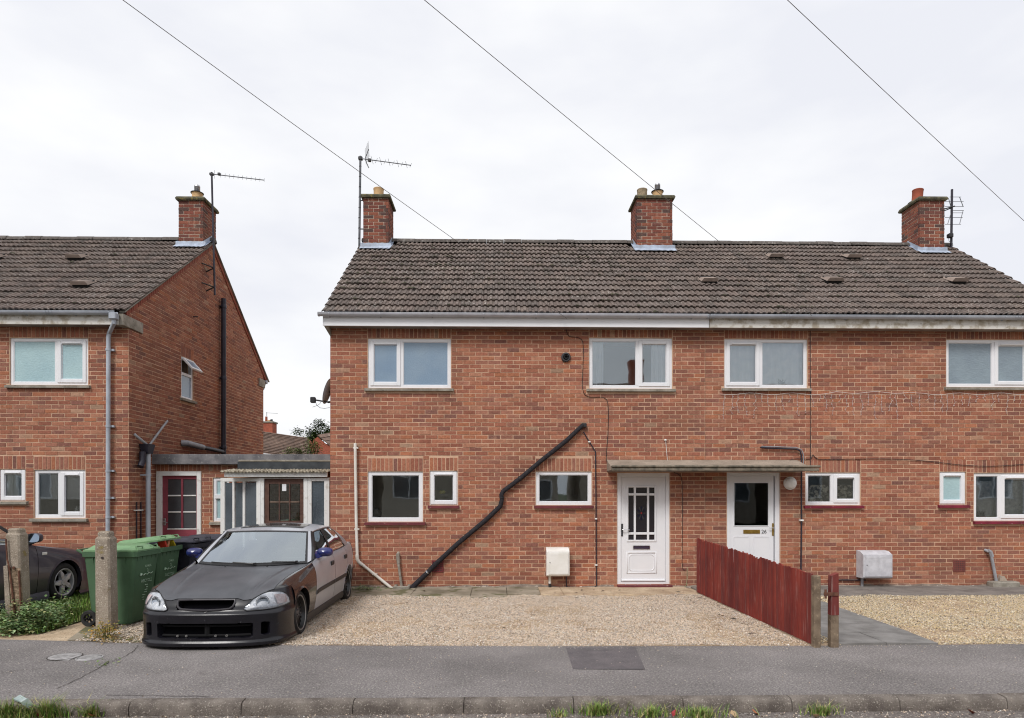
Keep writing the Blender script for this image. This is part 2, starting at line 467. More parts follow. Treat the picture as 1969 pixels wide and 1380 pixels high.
M['ivory'] = mat('ivory_blind', lin(240, 240, 242), lin(228, 230, 234), 3, 0.9, 0.1)
M['asphalt_dk'] = mat('patched_asphalt', lin(104, 98, 100), lin(90, 86, 88), 5, 0.95, 0.2, bump=0.5, bscale=160, speck=[(150, 0.63, lin(160, 156, 154), 0.7)])

# ------------------------------------------------------------------ brickwork
PALETTE = [(lin(*c), w) for c, w in [((172, 100, 80), 5), ((164, 92, 74), 5), ((178, 106, 84), 5), ((156, 88, 72), 4), ((168, 104, 88), 4),
           ((150, 92, 80), 3), ((138, 84, 74), 2), ((128, 78, 72), 1.4), ((116, 76, 72), 0.6), ((184, 118, 96), 2.5), ((182, 104, 76), 2.5),
           ((146, 80, 66), 3), ((190, 138, 116), 0.5), ((172, 132, 112), 0.4)]]
PCOL = [tuple(0.68*c*k + 0.32*m_ for c, k, m_ in zip(p[0], (0.88, 1.15, 1.14), lin(158, 104, 85))) for p in PALETTE]
PWT = np.array([p[1] for p in PALETTE]); PWT = PWT / PWT.sum()
def pick_brick(x, z, rng=RNG):
    w = PWT.copy()
    n = mnoise.noise(Vector((x*0.55, z*0.9, 3.1)))
    if n > 0.1: w[[6, 7, 8, 11]] *= 1 + 4*(n-0.1)
    if n < -0.1: w[[2, 9, 10]] *= 1 + 3*(-n)
    w /= w.sum()
    return int(rng.choice(len(w), p=w))
def jit(c, a=0.10):
    k = 1 + RNG.uniform(-a, a)
    return tuple(min(1, x*k) for x in c)

class Frame:
    """a wall plane: along u, up z, outward d"""
    def __init__(s, O, U, N): s.O, s.U, s.N = Vector(O), Vector(U), Vector(N)
    def __call__(s, u, z, d=0.0): return s.O + s.U*u + Vector((0, 0, z)) + s.N*d

COURSE, BRICK_L, BRICK_H, JOINT = 0.0752, 0.2275, 0.0612, 0.0142
def minus(iv, holes):
    out = [iv]
    for (a, b) in holes:
        nxt = []
        for (p, q) in out:
            if b <= p or a >= q: nxt.append((p, q)); continue
            if a > p: nxt.append((p, a))
            if b < q: nxt.append((b, q))
        out = nxt
    return out
def courses(u0, u1, z0, z1, holes, phase=0.0, clip=None, minlen=0.035):
    """stretcher bond between u0..u1 and z0..z1 around rectangular holes (u0,u1,z0,z1)"""
    res = []; k = 0; z = z0
    while z < z1 - 0.012:
        zt = min(z + BRICK_H, z1)
        a, b = u0, u1
        if clip:
            a2, b2 = clip(0.5*(z+zt)); a, b = max(a, a2), min(b, b2)
        if b - a > 0.04:
            hs = [(h[0]-0.004, h[1]+0.004) for h in holes if h[2] < z + 0.75*BRICK_H and h[3] > z + 0.25*BRICK_H]
            for (p, q) in minus((a, b), hs):
                off = (k % 2)*BRICK_L/2 + phase
                e = p; g = math.floor((p - u0 - off)/BRICK_L + 1.0001)*BRICK_L + off + u0
                cuts = [p]
                while g < q - 1e-6: cuts.append(g); g += BRICK_L
                cuts.append(q)
                if len(cuts) > 2 and cuts[1]-cuts[0] < minlen: cuts.pop(1)
                if len(cuts) > 2 and cuts[-1]-cuts[-2] < minlen: cuts.pop(-2)
                for i in range(len(cuts)-1):
                    s0 = 0.0 if (i == 0 and abs(cuts[i]-u0) < 1e-6 and not clip) else JOINT/2
                    res.append((cuts[i]+s0, cuts[i+1]-JOINT/2, z, zt))
        z += COURSE; k += 1
    return res
def soldiers(u0, u1, z0, z1, pitch=0.0755):
    n = max(1, round((u1-u0)/pitch)); p = (u1-u0)/n
    return [(u0+i*p+JOINT/2, u0+(i+1)*p-JOINT/2, z0, z1) for i in range(n)]
def brick_faces(mb, fr, it, col, depth=0.05, dj=0.0025, ej=0.0022):
    u0, u1, z0, z1 = it
    r = RNG.uniform(-ej, ej, 8); d = RNG.uniform(-dj, dj); e = 0.003
    u0 += r[0]; u1 += r[1]; z0 += r[2]; z1 += r[3]
    tilt = RNG.uniform(-0.0012, 0.0012)
    a = [fr(u0, z0, d+tilt), fr(u1, z0, d-tilt), fr(u1, z1, d-tilt), fr(u0, z1, d+tilt)]
    b = [fr(u0-e, z0-e, -depth), fr(u1+e, z0-e, -depth), fr(u1+e, z1+e, -depth), fr(u0-e, z1+e, -depth)]
    n = len(mb.v); mb.v += [tuple(p) for p in a+b]
    for q in ((0,1,2,3), (4,5,1,0), (5,6,2,1), (6,7,3,2), (7,4,0,3)):
        mb.f.append(tuple(n+i for i in q)); mb.m.append(0); mb.c.append(col)
_bm = {}
def brick_mesh(ci, var, upright=False):
    """shared single brick facing -Y, centred, slightly irregular"""
    key = (ci, var, upright)
    if key not in _bm:
        mb = MB(); L, H = BRICK_L-JOINT, BRICK_H
        if upright: L, H = BRICK_H, 0.212
        brick_faces(mb, Frame((0,0,0), (1,0,0), (0,-1,0)), (-L/2, L/2, -H/2, H/2), jit(PCOL[ci], 0.08), dj=0.0, ej=0.003)
        _bm[key] = mb.mesh('brick', M['brick'])
    return _bm[key]
def emit_front(parent, items, fr, nmax=300, name='bricks'):
    """front-facing bricks: the nearest whole ones as single objects, the rest as one joined part"""
    L = BRICK_L - JOINT
    full = [i for i, it in enumerate(items) if (abs(it[1]-it[0]-L) < 1e-4 and abs(it[3]-it[2]-BRICK_H) < 1e-4) or (it[3]-it[2] > 0.19)]
    def dist(i):
        p = fr((items[i][0]+items[i][1])/2, (items[i][2]+items[i][3])/2); return (p - Vector((0, 0, ZC))).length
    single = set(sorted(full, key=dist)[:nmax])
    mb = MB()
    for i, it in enumerate(items):
        uc, zc = (it[0]+it[1])/2, (it[2]+it[3])/2
        ci = pick_brick(fr(uc, zc).x, zc)
        if i in single:
            up = it[3]-it[2] > 0.19
            o = link('brick', brick_mesh(ci, int(RNG.integers(0, 3)), up), parent)
            p = fr(uc, zc, RNG.uniform(-0.002, 0.0025)); o.location = p
            o.scale = ((it[1]-it[0])/(BRICK_H if up else L), 1, (it[3]-it[2])/(0.212 if up else BRICK_H))
            o.rotation_euler = (0, RNG.uniform(-0.006, 0.006), RNG.uniform(-0.008, 0.008))
        else: brick_faces(mb, fr, it, jit(PCOL[ci]))
    if mb.f: mb.build(name, M['brick'], parent, kind='stuff')
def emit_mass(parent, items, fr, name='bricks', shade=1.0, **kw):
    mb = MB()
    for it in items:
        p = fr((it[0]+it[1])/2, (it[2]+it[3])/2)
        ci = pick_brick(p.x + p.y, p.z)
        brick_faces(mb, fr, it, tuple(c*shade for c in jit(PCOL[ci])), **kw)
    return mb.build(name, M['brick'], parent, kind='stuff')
def sheet(mb, fr, u0, u1, z0, z1, holes, d=-0.005, reveal=0.13, mi=0):
    """the mortar face of a wall with real openings and their reveals"""
    us = sorted({u0, u1, *[min(max(x, u0), u1) for h in holes for x in h[:2]]})
    zs = sorted({z0, z1, *[min(max(x, z0), z1) for h in holes for x in h[2:4]]})
    for i in range(len(us)-1):
        for j in range(len(zs)-1):
            uc, zc = (us[i]+us[i+1])/2, (zs[j]+zs[j+1])/2
            if any(h[0] < uc < h[1] and h[2] < zc < h[3] for h in holes): continue
            mb.quad(fr(us[i], zs[j], d), fr(us[i+1], zs[j], d), fr(us[i+1], zs[j+1], d), fr(us[i], zs[j+1], d), mi)
    for h in holes:
        a, b, c, e = h[:4]
        for (p, q) in (((a, c), (b, c)), ((b, c), (b, e)), ((b, e), (a, e)), ((a, e), (a, c))):
            mb.quad(fr(*p, d), fr(*q, d), fr(*q, d-reveal), fr(*p, d-reveal), mi)

# ------------------------------------------------------------------ roof tiles
TCOL = [lin(*c) for c in ((110, 98, 92), (104, 93, 88), (113, 100, 94), (101, 91, 86), (115, 103, 96), (107, 95, 89), (98, 89, 84), (112, 101, 96))]
_tm = {}
def tile_geom(mb, w, L, col, mx=None, mi=0):
    prof = [(0.0, 0.0), (0.05, 0.004), (0.11, 0.021), (0.30, 0.021), (0.37, 0.003), (0.50, 0.0), (0.56, 0.003), (0.62, 0.021), (0.82, 0.021), (0.89, 0.003), (1.0, 0.0)]
    tail, head = 0.044, 0.004
    vs = []
    for (v, lift) in ((0.0, tail), (L, head)):
        for (u, h) in prof: vs.append(Vector((u*(w-0.004)+0.002, v, lift + h)))
    k = len(prof)
    for (u, h) in prof: vs.append(Vector((u*(w-0.004)+0.002, 0.003, tail + h - 0.026)))
    if mx is not None: vs = [mx @ p for p in vs]
    n = len(mb.v); mb.v += [tuple(p) for p in vs]
    for i in range(k-1):
        mb.f.append((n+i, n+i+1, n+k+i+1, n+k+i)); mb.f.append((n+2*k+i, n+2*k+i+1, n+i+1, n+i))
        mb.m += [mi, mi]; mb.c += [col, tuple(x*0.9 for x in col)]  # tail edges darkened, deepening the shadow line under each course in colour
    mb.f.append((n, n+k, n+2*k)); mb.f.append((n+k-1, n+3*k-1, n+2*k-1)); mb.m += [mi, mi]; mb.c += [col, col]
def tile_mesh(ci, w, L):
    key = (ci, round(w, 4))
    if key not in _tm:
        mb = MB(); tile_geom(mb, w, L, TCOL[ci % len(TCOL)] if ci < 8 else jit(TCOL[ci % 8], 0.10))
        _tm[key] = mb.mesh('tile', M['tile'])
    return _tm[key]
def roof_tiles(roof, X0, X1, Ye, ze, Yr, zr, nrow=15, ncol=None, nmax=300, skip=None):
    run, rise = Yr-Ye, zr-ze
    pitch = math.atan2(rise, run); S = math.hypot(run, rise)
    gauge = (S - 0.06)/nrow; w0 = 0.203
    nc = ncol or round((X1-X0)/w0); w = (X1-X0)/nc; L = gauge + 0.075
    R = Matrix.Rotation(pitch, 4, 'X')
    cells = []
    for r in range(nrow):
        for c in range(nc):
            s = r*gauge
            p = Vector((X0 + c*w, Ye + s*math.cos(pitch), ze + s*math.sin(pitch)))
            if skip and skip(p.x + w/2, p.y): continue
            cells.append(p)
    cells.sort(key=lambda p: (p - Vector((0, 0, ZC))).length)
    mb = MB()
    for i, p in enumerate(cells):
        ci = int(RNG.integers(0, 16)); q = p + Vector((0, 0, RNG.uniform(-0.004, 0.006) + 0.016*mnoise.noise(Vector((p.x*0.55, p.y*0.7, 8.8))))) + Vector((RNG.uniform(-0.002, 0.002), 0, 0))
        roll = RNG.uniform(-0.010, 0.010); sl = RNG.uniform(-0.006, 0.006)
        mx = Matrix.Translation(q) @ R @ Matrix.Rotation(roll, 4, 'Y') @ Matrix.Translation((0, sl, 0))
        if i < nmax:
            o = link('tile', tile_mesh(ci, w, L), roof); o.matrix_local = roof_local(roof) @ mx
        else: tile_geom(mb, w, L, jit(TCOL[ci % 8], 0.09), mx)
    if mb.f: mb.build('tiles', M['tile'], roof, kind='stuff')
def roof_local(o): return Matrix.Identity(4)

def half_round(mb, x0, x1, yc, zc, r, n=8, mi=0, col=None):
    for k in range(n):
        a0, a1 = math.pi*(k/n)-0.0, math.pi*((k+1)/n)
        p = [(x, yc + rr*math.cos(a), zc + rr*math.sin(a)*0.9) for x in (x0, x1) for a in (a0, a1) for rr in (r,)]
        mb.quad(p[0], p[1], p[3], p[2], mi, col)
    for x in (x0, x1):
        for k in range(n):
            a0, a1 = math.pi*k/n, math.pi*(k+1)/n
            mb.tri((x, yc, zc), (x, yc+r*math.cos(a0), zc+r*0.9*math.sin(a0)), (x, yc+r*math.cos(a1), zc+r*0.9*math.sin(a1)), mi, col)
def ridge_tiles(roof, X0, X1, Yr, zr, gaps=()):
    n = round((X1-X0)/0.40); L = (X1-X0)/n
    for i in range(n):
        a, b = X0+i*L, X0+(i+1)*L
        if any(a < g[1] and b > g[0] for g in gaps):
            g = [g for g in gaps if a < g[1] and b > g[0]][0]
            if g[0] - a > 0.08: b = g[0]
            elif b - g[1] > 0.08: a = g[1]
            else: continue
        mb = MB(); half_round(mb, a+0.004, b-0.004, Yr, zr-0.012+RNG.uniform(-0.006, 0.006), 0.115+RNG.uniform(-0.004, 0.004), col=jit(lin(98, 92, 88), 0.12))
        mb.build('ridge_tile', M['tile'], roof)
def moss_lumps(roof, X0, X1, Ye, ze, Yr, zr, n, name='moss'):
    mb = MB(); k = 0
    while k < n:
        s = RNG.uniform(0.02, 0.97); x = RNG.uniform(X0+0.1, X1-0.1)
        if mnoise.noise(Vector((x*0.6, s*3.0, 1.7))) < RNG.uniform(-0.5, 0.25): continue
        k += 1
        row = round(s*15)/15
        y, z = Ye + (Yr-Ye)*row, ze + (zr-ze)*row
        r = RNG.uniform(0.014, 0.046)
        c = Vector((x, y-0.005, z+0.040)); P = []
        Mx = Matrix.Translation(c) @ Matrix.Diagonal((r*RNG.uniform(1, 2.2), r, r*0.75, 1))
        base = len(mb.v)
        for q in ((1,0,0), (0.5,0.8,0), (-0.5,0.8,0), (-1,0,0), (-0.5,-0.8,0), (0.5,-0.8,0), (0.4,0.2,0.9), (-0.4,-0.1,1.0)):
            mb.v.append(tuple(Mx @ Vector([t*RNG.uniform(0.8, 1.2) for t in q])))
        for f in ((0,1,6), (1,2,6), (2,7,6), (2,3,7), (3,4,7), (4,5,7), (5,6,7), (5,0,6)):
            mb.f.append(tuple(base+i for i in f)); mb.m.append(0); mb.c.append(None)
    mb.build(name, M['moss'], roof, kind='stuff')
M['moss'] = mat('dark_roof_moss', lin(50, 50, 42), lin(84, 82, 66), 12, 0.95, 0.1, bump=0.6, bscale=80)
M['tile_plain'] = mat('far_roof_tile', lin(104, 96, 92), lin(82, 76, 74), 3, 0.95, 0.2)
M['tile_vent'] = mat('vent_tile_concrete', lin(156, 140, 130), lin(138, 124, 116), 8, 0.95, 0.2, bump=0.4)

# ------------------------------------------------------------------ windows
def frame_bars(mb, x0, x1, z0, z1, w, yf, yb, mi=0, b=0.004):
    """four bars butted end to end"""
    mb.bbox(x0, x0+w, yf, yb, z0, z1, b, mi); mb.bbox(x1-w, x1, yf, yb, z0, z1, b, mi)
    mb.bbox(x0+w, x1-w, yf, yb, z0, z0+w, b, mi); mb.bbox(x0+w, x1-w, yf, yb, z1-w, z1, b, mi)
def rect_px(p, Y=D):
    a, b = on_y(p[0], p[1], Y), on_y(p[2], p[3], Y)
    return (a.x, b.x, b.z, a.z)
def add_window(parent, R, lights, sill=None, frame='upvc', Y=D, set_back=0.028, wf=0.056, sill_over=0.05, sill_mat='concrete', sill_h=0.058):
    """R=(x0,x1,z0,z1); lights=[(f0,f1,'f'|'s',vent,glass)]"""
    x0, x1, z0, z1 = R
    yf = Y + set_back
    mb = MB(); frame_bars(mb, x0, x1, z0, z1, wf, yf, yf+0.07)
    for (f0, f1, kind, vent, gl) in lights[:-1]:
        xm = x0 + f1*(x1-x0); mb.bbox(xm-0.032, xm+0.032, yf, yf+0.07, z0+wf, z1-wf, 0.004)
    w = mb.build('window', M[frame], parent)
    for (f0, f1, kind, vent, gl) in lights:
        a = x0 + wf if f0 == 0 else x0 + f0*(x1-x0) + 0.032
        b = x1 - wf if f1 == 1 else x0 + f1*(x1-x0) - 0.032
        c, d = z0 + wf, z1 - wf
        if kind == 's':
            s = MB(); frame_bars(s, a-0.014, b+0.014, c-0.014, d+0.014, 0.066, yf-0.016, yf+0.02, b=0.006)
            so = s.build('sash', M[frame], w)
            a, b, c, d = a+0.052, b-0.052, c+0.052, d-0.052
            if vent:
                v = MB(); xm = (a+b)/2; hw = (b-a)*0.44
                v.bbox(xm-hw, xm+hw, yf-0.034, yf-0.016, d+0.010, d+0.032, 0.004); v.build('trickle_vent', M[frame], w)
        # glazing bead then pane
        g = MB(); frame_bars(g, a, b, c, d, 0.010, yf+0.008, yf+0.03, b=0.003); g.build('glazing_bead', M[frame], w)
        p = MB(); p.box(a+0.004, b-0.004, yf+0.018, yf+0.024, c+0.004, d-0.004); p.build('pane', M[gl], w)
    if sill:
        mb = MB(); o = sill_over
        # sloping top
        mb.hexa([(x0-o, Y-0.055, z0-sill_h), (x1+o, Y-0.055, z0-sill_h), (x1+o, Y+0.05, z0-sill_h), (x0-o, Y+0.05, z0-sill_h),
                 (x0-o, Y-0.055, z0-0.014), (x1+o, Y-0.055, z0-0.014), (x1+o, Y+0.05, z0-0.001), (x0-o, Y+0.05, z0-0.001)])
        mb.build('sill', M[sill_mat], w)
    return w

# ================================================================== HOUSES
YE = D - 0.24                                   # eaves line of tiles
ZE = ZC + (HY - 603)*YE/F
YR = D + 3.15
ZR = ZC + (HY - 468)*YR/F
YB = D + 6.45                                   # rear walls
Z_TOP = on_y(960, 631, D).z                     # top of the front brickwork, at the soffit
XA0, XP, XB1 = fx(635), fx(1356), 10.42         # left end, party line, right end of the pair
XL0, XL1 = -13.2, -6.64                         # the house on the left
FR = Frame((0, D, 0), (1, 0, 0), (0, -1, 0))
def soffit_gutter(h, x0, x1, white, joins, brackets, yf_top=612, yf_bot=628):
    zt, zb = on_y(960, yf_top, D-0.22).z + 0.035, on_y(960, yf_bot, D-0.22).z
    m = MB(); m.bbox(x0, x1, D-0.235, D-0.215, zb, zt, 0.003); m.build('fascia_board', M['upvc' if white else 'fascia_old'], h)
    m = MB(); m.box(x0, x1, D-0.214, D+0.02, zb+0.012, zb+0.028); m.build('soffit', M['soffit'], h)
    zg = on_y(960, 607, D-0.30).z; r = 0.056
    m = MB()
    prof = [(r*math.cos(a), r*math.sin(a)) for a in np.linspace(math.pi, 2*math.pi, 9)]
    P = [[(x, D-0.295+p[0], zg+0.035+p[1]) for p in prof] for x in (x0-0.06, x1)]
    m.grid(P); prof2 = [((r-0.005)*math.cos(a), (r-0.005)*math.sin(a)) for a in np.linspace(math.pi, 2*math.pi, 9)]
    m.grid([[(x, D-0.295+p[0], zg+0.035+p[1]) for p in prof2] for x in (x0-0.06, x1)], flip=True)
    for s in (-1, 1): m.box(x0-0.06, x1, D-0.295+s*(r-0.002)-0.004, D-0.295+s*(r-0.002)+0.004, zg+0.033, zg+0.041)
    m.box(x0-0.064, x0-0.058, D-0.295-r, D-0.295+r, zg-0.021, zg+0.035)
    m.build('gutter', M['gutter' if white else 'gutter_grey'], h, smooth=30)
    for x in brackets:
        m = MB(); pr = [((r+0.004)*math.cos(a), (r+0.004)*math.sin(a)) for a in np.linspace(math.pi*0.98, 2*math.pi, 8)]
        m.grid([[(xx, D-0.295+p[0], zg+0.035+p[1]) for p in pr] for xx in (x-0.012, x+0.012)])
        m.box(x-0.012, x+0.012, D-0.236, D-0.232-0.02, zg-0.03, zg+0.06)
        m.build('gutter_bracket', M['gutter' if white else 'gutter_grey'], h)
    for x in joins:
        m = MB(); pr = [((r+0.007)*math.cos(a), (r+0.007)*math.sin(a)) for a in np.linspace(math.pi*0.98, 2.02*math.pi, 9)]
        for dx in (-0.05, 0, 0.05):
            m.grid([[(xx, D-0.295+p[0], zg+0.035+p[1]) for p in pr] for xx in (x+dx-0.014, x+dx+0.014)])
        m.build('gutter_joint', M['gutter' if white else 'gutter_grey'], h)
    return zg

def gable_clip(z):
    """depth interval of a gable at height z, below both roof slopes"""
    k = (ZR-ZE)/(YR-YE); off = 0.05
    if z <= ZE - off: return (D, YB)
    dy = (z + off - ZE)/k
    return (max(D, YE+dy), min(YB, 2*YR-YE-dy))

CH_Y = 14.40                                    # front faces of the chimney stacks
def chimney(h, X0, X1, bricks_w, pots, xg=None, right_flush=False, cap_px=371, soot=True):
    """X0..X1 front face; stands through the front slope just below the ridge"""
    Y0 = CH_Y; Y1 = Y0 + 0.66
    k = (ZR-ZE)/(YR-YE)
    zb = ZE + (Y0-YE)*k
    zt = on_y(960, cap_px, Y0-0.05).z
    zc = zt - 0.075
    m = MB(); m.box(X0+0.007, X1-0.007, Y0+0.007, Y1-0.007, zb-0.35, zc-0.001)
    ch = m.build('chimney', M['mortar_grey'], h)
    z0 = zb + 0.07
    nrow = round((zc - z0)/COURSE)
    mbs = MB()
    for fr, u1, front in ((Frame((X0, Y0, 0), (1, 0, 0), (0, -1, 0)), X1-X0, True),
                          (Frame((X1, Y0, 0), (0, 1, 0), (1, 0, 0)), Y1-Y0, False),
                          (Frame((X0, Y1, 0), (0, -1, 0), (-1, 0, 0)), Y1-Y0, False),
                          (Frame((X1, Y1, 0), (-1, 0, 0), (0, 1, 0)), X1-X0, False)):
        its = courses(0, u1, zc - nrow*COURSE - (0 if front else 3)*COURSE, zc, [], phase=0 if front else BRICK_L/2)
        for it in its:
            edge = it[0] < 0.03 or it[1] > u1-0.03
            col = jit(random.choice([lin(126, 74, 63), lin(118, 70, 60), lin(134, 82, 67), lin(110, 70, 63), lin(140, 86, 69)]), 0.1)
            if it[2] > zc - 0.12: col = tuple(c*0.72 for c in col)
            elif edge and RNG.random() < 0.4: col = lin(88, 68, 64)
            if front:
                mb = MB(); brick_faces(mb, fr, it, col); mb.build('brick', M['brick'], ch)
            else: brick_faces(mbs, fr, it, col)
    mbs.build('bricks', M['brick'], ch, kind='stuff')
    o = 0.055
    m = MB()
    m.hexa([(X0-o*.8, Y0-o*.8, zc), (X1+o*.8, Y0-o*.8, zc), (X1+o*.8, Y1+o*.8, zc), (X0-o*.8, Y1+o*.8, zc),
            (X0-o, Y0-o, zc+0.035), (X1+o, Y0-o, zc+0.035), (X1+o, Y1+o, zc+0.035), (X0-o, Y1+o, zc+0.035)])
    m.hexa([(X0-o, Y0-o, zc+0.0351), (X1+o, Y0-o, zc+0.0351), (X1+o, Y1+o, zc+0.0351), (X0-o, Y1+o, zc+0.0351),
            (X0-o+.02, Y0-o+.02, zt), (X1+o-.02, Y0-o+.02, zt), (X1+o-.02, Y1+o-.02, zt+0.01), (X0-o+.02, Y1+o-.02, zt+0.01)])
    m.build('cap', M['cap'], ch)
    # lead flashing: apron in front, upstands at the sides
    m = MB()
    a0, a1 = X0-0.06, X1+0.06
    n = 14
    P1 = [[(a0+(a1-a0)*i/n, Y0-0.014, zb+0.15+0.006*math.sin(i*2.1)), (a0+(a1-a0)*i/n, Y0-0.018, zb+0.075), (a0+(a1-a0)*i/n, Y0-0.16, zb+0.088-0.16*k*0.98+0.010*abs(math.sin(i*1.7)))] for i in range(n+1)]
    m.grid(P1)
    for x, s in ((X0, -1), (X1, 1)):
        ya, yb = Y0-0.018, Y0+0.42
        za, zb2 = ZE+(ya-YE)*k, ZE+(yb-YE)*k
        m.quad((x+s*0.012, ya, za+0.02), (x+s*0.012, yb, zb2+0.02), (x+s*0.012, yb, zb2+0.14), (x+s*0.012, ya, za+0.17))
        m.quad((x+s*0.012, ya-0.05, za+0.02), (x+s*0.07, ya-0.05, za+0.035), (x+s*0.07, yb, zb2+0.068), (x+s*0.012, yb, zb2+0.05))
    m.build('flashing', M['lead'], ch)
    for (fxp, kind) in pots:
        c = Vector((X0 + fxp*(X1-X0), (Y0+Y1)/2, zt))
        T = Matrix.Translation(c)
        m = MB(); pm = {'b': 'pot_buff', 'g': 'pot_grey', 'r': 'pot_red', 'f': 'pot_buff'}[kind]
        hgt = {'b': 0.28, 'g': 0.28, 'r': 0.31, 'f': 0.235}[kind]; r = 0.112
        if kind == 'r': T = T @ Matrix.Rotation(rad(4), 4, 'Y')
        m.lathe([(r*1.05, 0.0), (r*1.0, hgt*0.5), (r*1.02, hgt-0.03), (r*1.08, hgt-0.015), (r*1.05, hgt), (r*0.82, hgt), (r*0.8, hgt-0.15)], T, 20)
        po = m.build('pot', M[pm], ch, smooth=35)
        m = MB(); m.lathe([(0.2, 0.0), (0.16, 0.035), (0.12, 0.05)], T, 12); m.build('flaunching', M['cap'], ch)
        if kind == 'f':
            m = MB(); m.lathe([(r*1.25, hgt-0.005), (r*1.28, hgt+0.005), (r*0.5, hgt+0.02)], T, 20); m.build('flue_collar', M['dark_metal'], ch)
            m = MB(); pr = [(0.058, hgt)]
            for q in range(9): pr += [(0.058, hgt+0.03+q*0.014), (0.064, hgt+0.037+q*0.014)]
            pr += [(0.062, hgt+0.17), (0.052, hgt+0.185), (0.0, hgt+0.187)]
            m.lathe(pr, T, 16); m.build('flue_terminal', M['steel'], ch, smooth=30)
    return (Y0, Y1)

def house_shell(h, x0, x1, holes, gable_left, gable_right, wall='wall'):
    m = MB()
    sheet(m, FR, x0, x1, -0.12, Z_TOP+0.02, holes)
    yb = YB
    m.quad((x0, yb, -0.1), (x0, yb, ZE), (x1, yb, ZE), (x1, yb, -0.1))
    k = (ZR-ZE)/(YR-YE)
    for x, g in ((x0, gable_left), (x1, gable_right)):
        if g is None: g = x
        zz = lambda y: ZE - 0.045 + (min(y, 2*YR-y)-YE)*k
        poly = [(g, D-0.0, -0.1), (g, yb, -0.1), (g, yb, zz(yb)), (g, YR, zz(YR)), (g, D-0.0, zz(D))]
        n = len(m.v); m.v += poly; m.f.append(tuple(range(n, n+5))); m.m.append(0); m.c.append(None)
    # a ceiling keeps the rooms apart
    m.quad((x0+0.02, D+0.14, 2.52), (x1-0.02, D+0.14, 2.52), (x1-0.02, yb-0.02, 2.52), (x0+0.02, yb-0.02, 2.52))
    m.quad((x0+0.02, D+0.14, 4.66), (x1-0.02, D+0.14, 4.66), (x1-0.02, yb-0.02, 4.66), (x0+0.02, yb-0.02, 4.66))
    m.quad((x0+0.02, D+1.2, -0.05), (x1-0.02, D+1.2, -0.05), (x1-0.02, D+1.2, 4.65), (x0+0.02, D+1.2, 4.65), 1)
    return m.build(wall, [M['mortar'], M['room']], h)
def make_roof(h, X0, X1, ncol, gaps, skip, moss):
    m = MB(); k = (ZR-ZE)/(YR-YE)
    m.quad((X0+0.01, YE+0.03, ZE-0.01), (X1-0.01, YE+0.03, ZE-0.01), (X1-0.01, YR, ZR-0.02), (X0+0.01, YR, ZR-0.02))
    m.quad((X0+0.01, YR, ZR-0.02), (X1-0.01, YR, ZR-0.02), (X1-0.01, 2*YR-YE, ZE-0.01), (X0+0.01, 2*YR-YE, ZE-0.01), 1)
    r = m.build('roof', [M['felt'], M['tile_plain']], h)
    roof_tiles(r, X0, X1, YE, ZE, YR, ZR, 15, ncol, 300, skip)
    ridge_tiles(r, X0, X1, YR, ZR, gaps)
    if moss: moss_lumps(r, X0, X1, YE, ZE, YR, ZR, moss)
    return r
def vent_tile(roof, px, py, mt='tile_vent'):
    """hooded ventilation tile, found on the slope"""
    k = (ZR-ZE)/(YR-YE)
    a, b, v = _ray(px, py)
    t = (ZE - ZC - k*YE)/(v - k*b)
    c = Vector((t*a, t*b, ZC+t*v)); pitch = math.atan(k)
    T = Matrix.Translation(c) @ Matrix.Rotation(pitch, 4, 'X')
    m = MB()
    m.hexa([T @ Vector(p) for p in ((-0.17, -0.15, 0.095), (0.17, -0.15, 0.095), (0.15, 0.20, 0.04), (-0.15, 0.20, 0.04),
                                    (-0.13, -0.15, 0.165), (0.13, -0.15, 0.165), (0.13, 0.20, 0.07), (-0.13, 0.20, 0.07))])
    vt = m.build('vent_tile', M[mt], roof)
    m = MB(); m.box(-0.14, 0.14, -0.13, 0.15, 0.02, 0.094, M=T); m.build('vent_throat', M['felt'], vt)
# ------------------------------------------------------------------ the house with the white panelled door
W_A = {'bath': (707, 650, 867, 746), 'bed': (1133, 649, 1293, 747), 'kit': (707, 906, 813, 1003), 'small': (826, 905, 880, 971), 'low': (1030, 906, 1138, 971)}
R_A = {k: rect_px(v) for k, v in W_A.items()}
DOOR_A = rect_px((1187, 909, 1288, 1124))
house_a = thing('brick_house', (XA0 + 3.5, D, 0), 'red brick semi-detached house with white panelled front door and clean white fascia', 'house', 'brick houses along the street')
holes_a = list(R_A.values()) + [DOOR_A]
def lintel(R, h=0.222, gap=0.012, side=0.0): return (R[0]-side, R[1]+side, R[3]+gap, R[3]+gap+h)
sold_a = [lintel(R_A['kit']), lintel(R_A['small']), lintel(R_A['low'], side=0.0)] + [(R_A[k][0], R_A[k][1], R_A[k][3]+0.01, Z_TOP) for k in ('bath', 'bed')]
sill_ex = lambda R: (R[0]-0.05, R[1]+0.05, R[2]-0.06, R[2])
house_shell(house_a, XA0, XP, holes_a, None, None)
ex_a = [(XA0-1, XA0-0.5, 0, 0)] + holes_a + sold_a + [sill_ex(R) for R in R_A.values()]
its = courses(XA0, XP-0.003, -0.075, Z_TOP, ex_a)
for s in sold_a: its += soldiers(*s)
emit_front(house_a, its, FR)
FRL = Frame((XA0, D+0.001, 0), (0, 1, 0), (-1, 0, 0))
emit_mass(house_a, courses(0, YB-D, -0.075, ZR, [], clip=lambda z: tuple(y-D for y in gable_clip(z))), FRL, name='gable_bricks', ej=0.001)
add_window(house_a, R_A['bath'], [(0, 0.405, 's', 0, 'frost_blue'), (0.405, 1, 'f', 0, 'frost_blue')], True)
add_window(house_a, R_A['bed'], [(0, 0.585, 'f', 0, 'glass_up'), (0.585, 1, 's', 0, 'glass_up')], True)
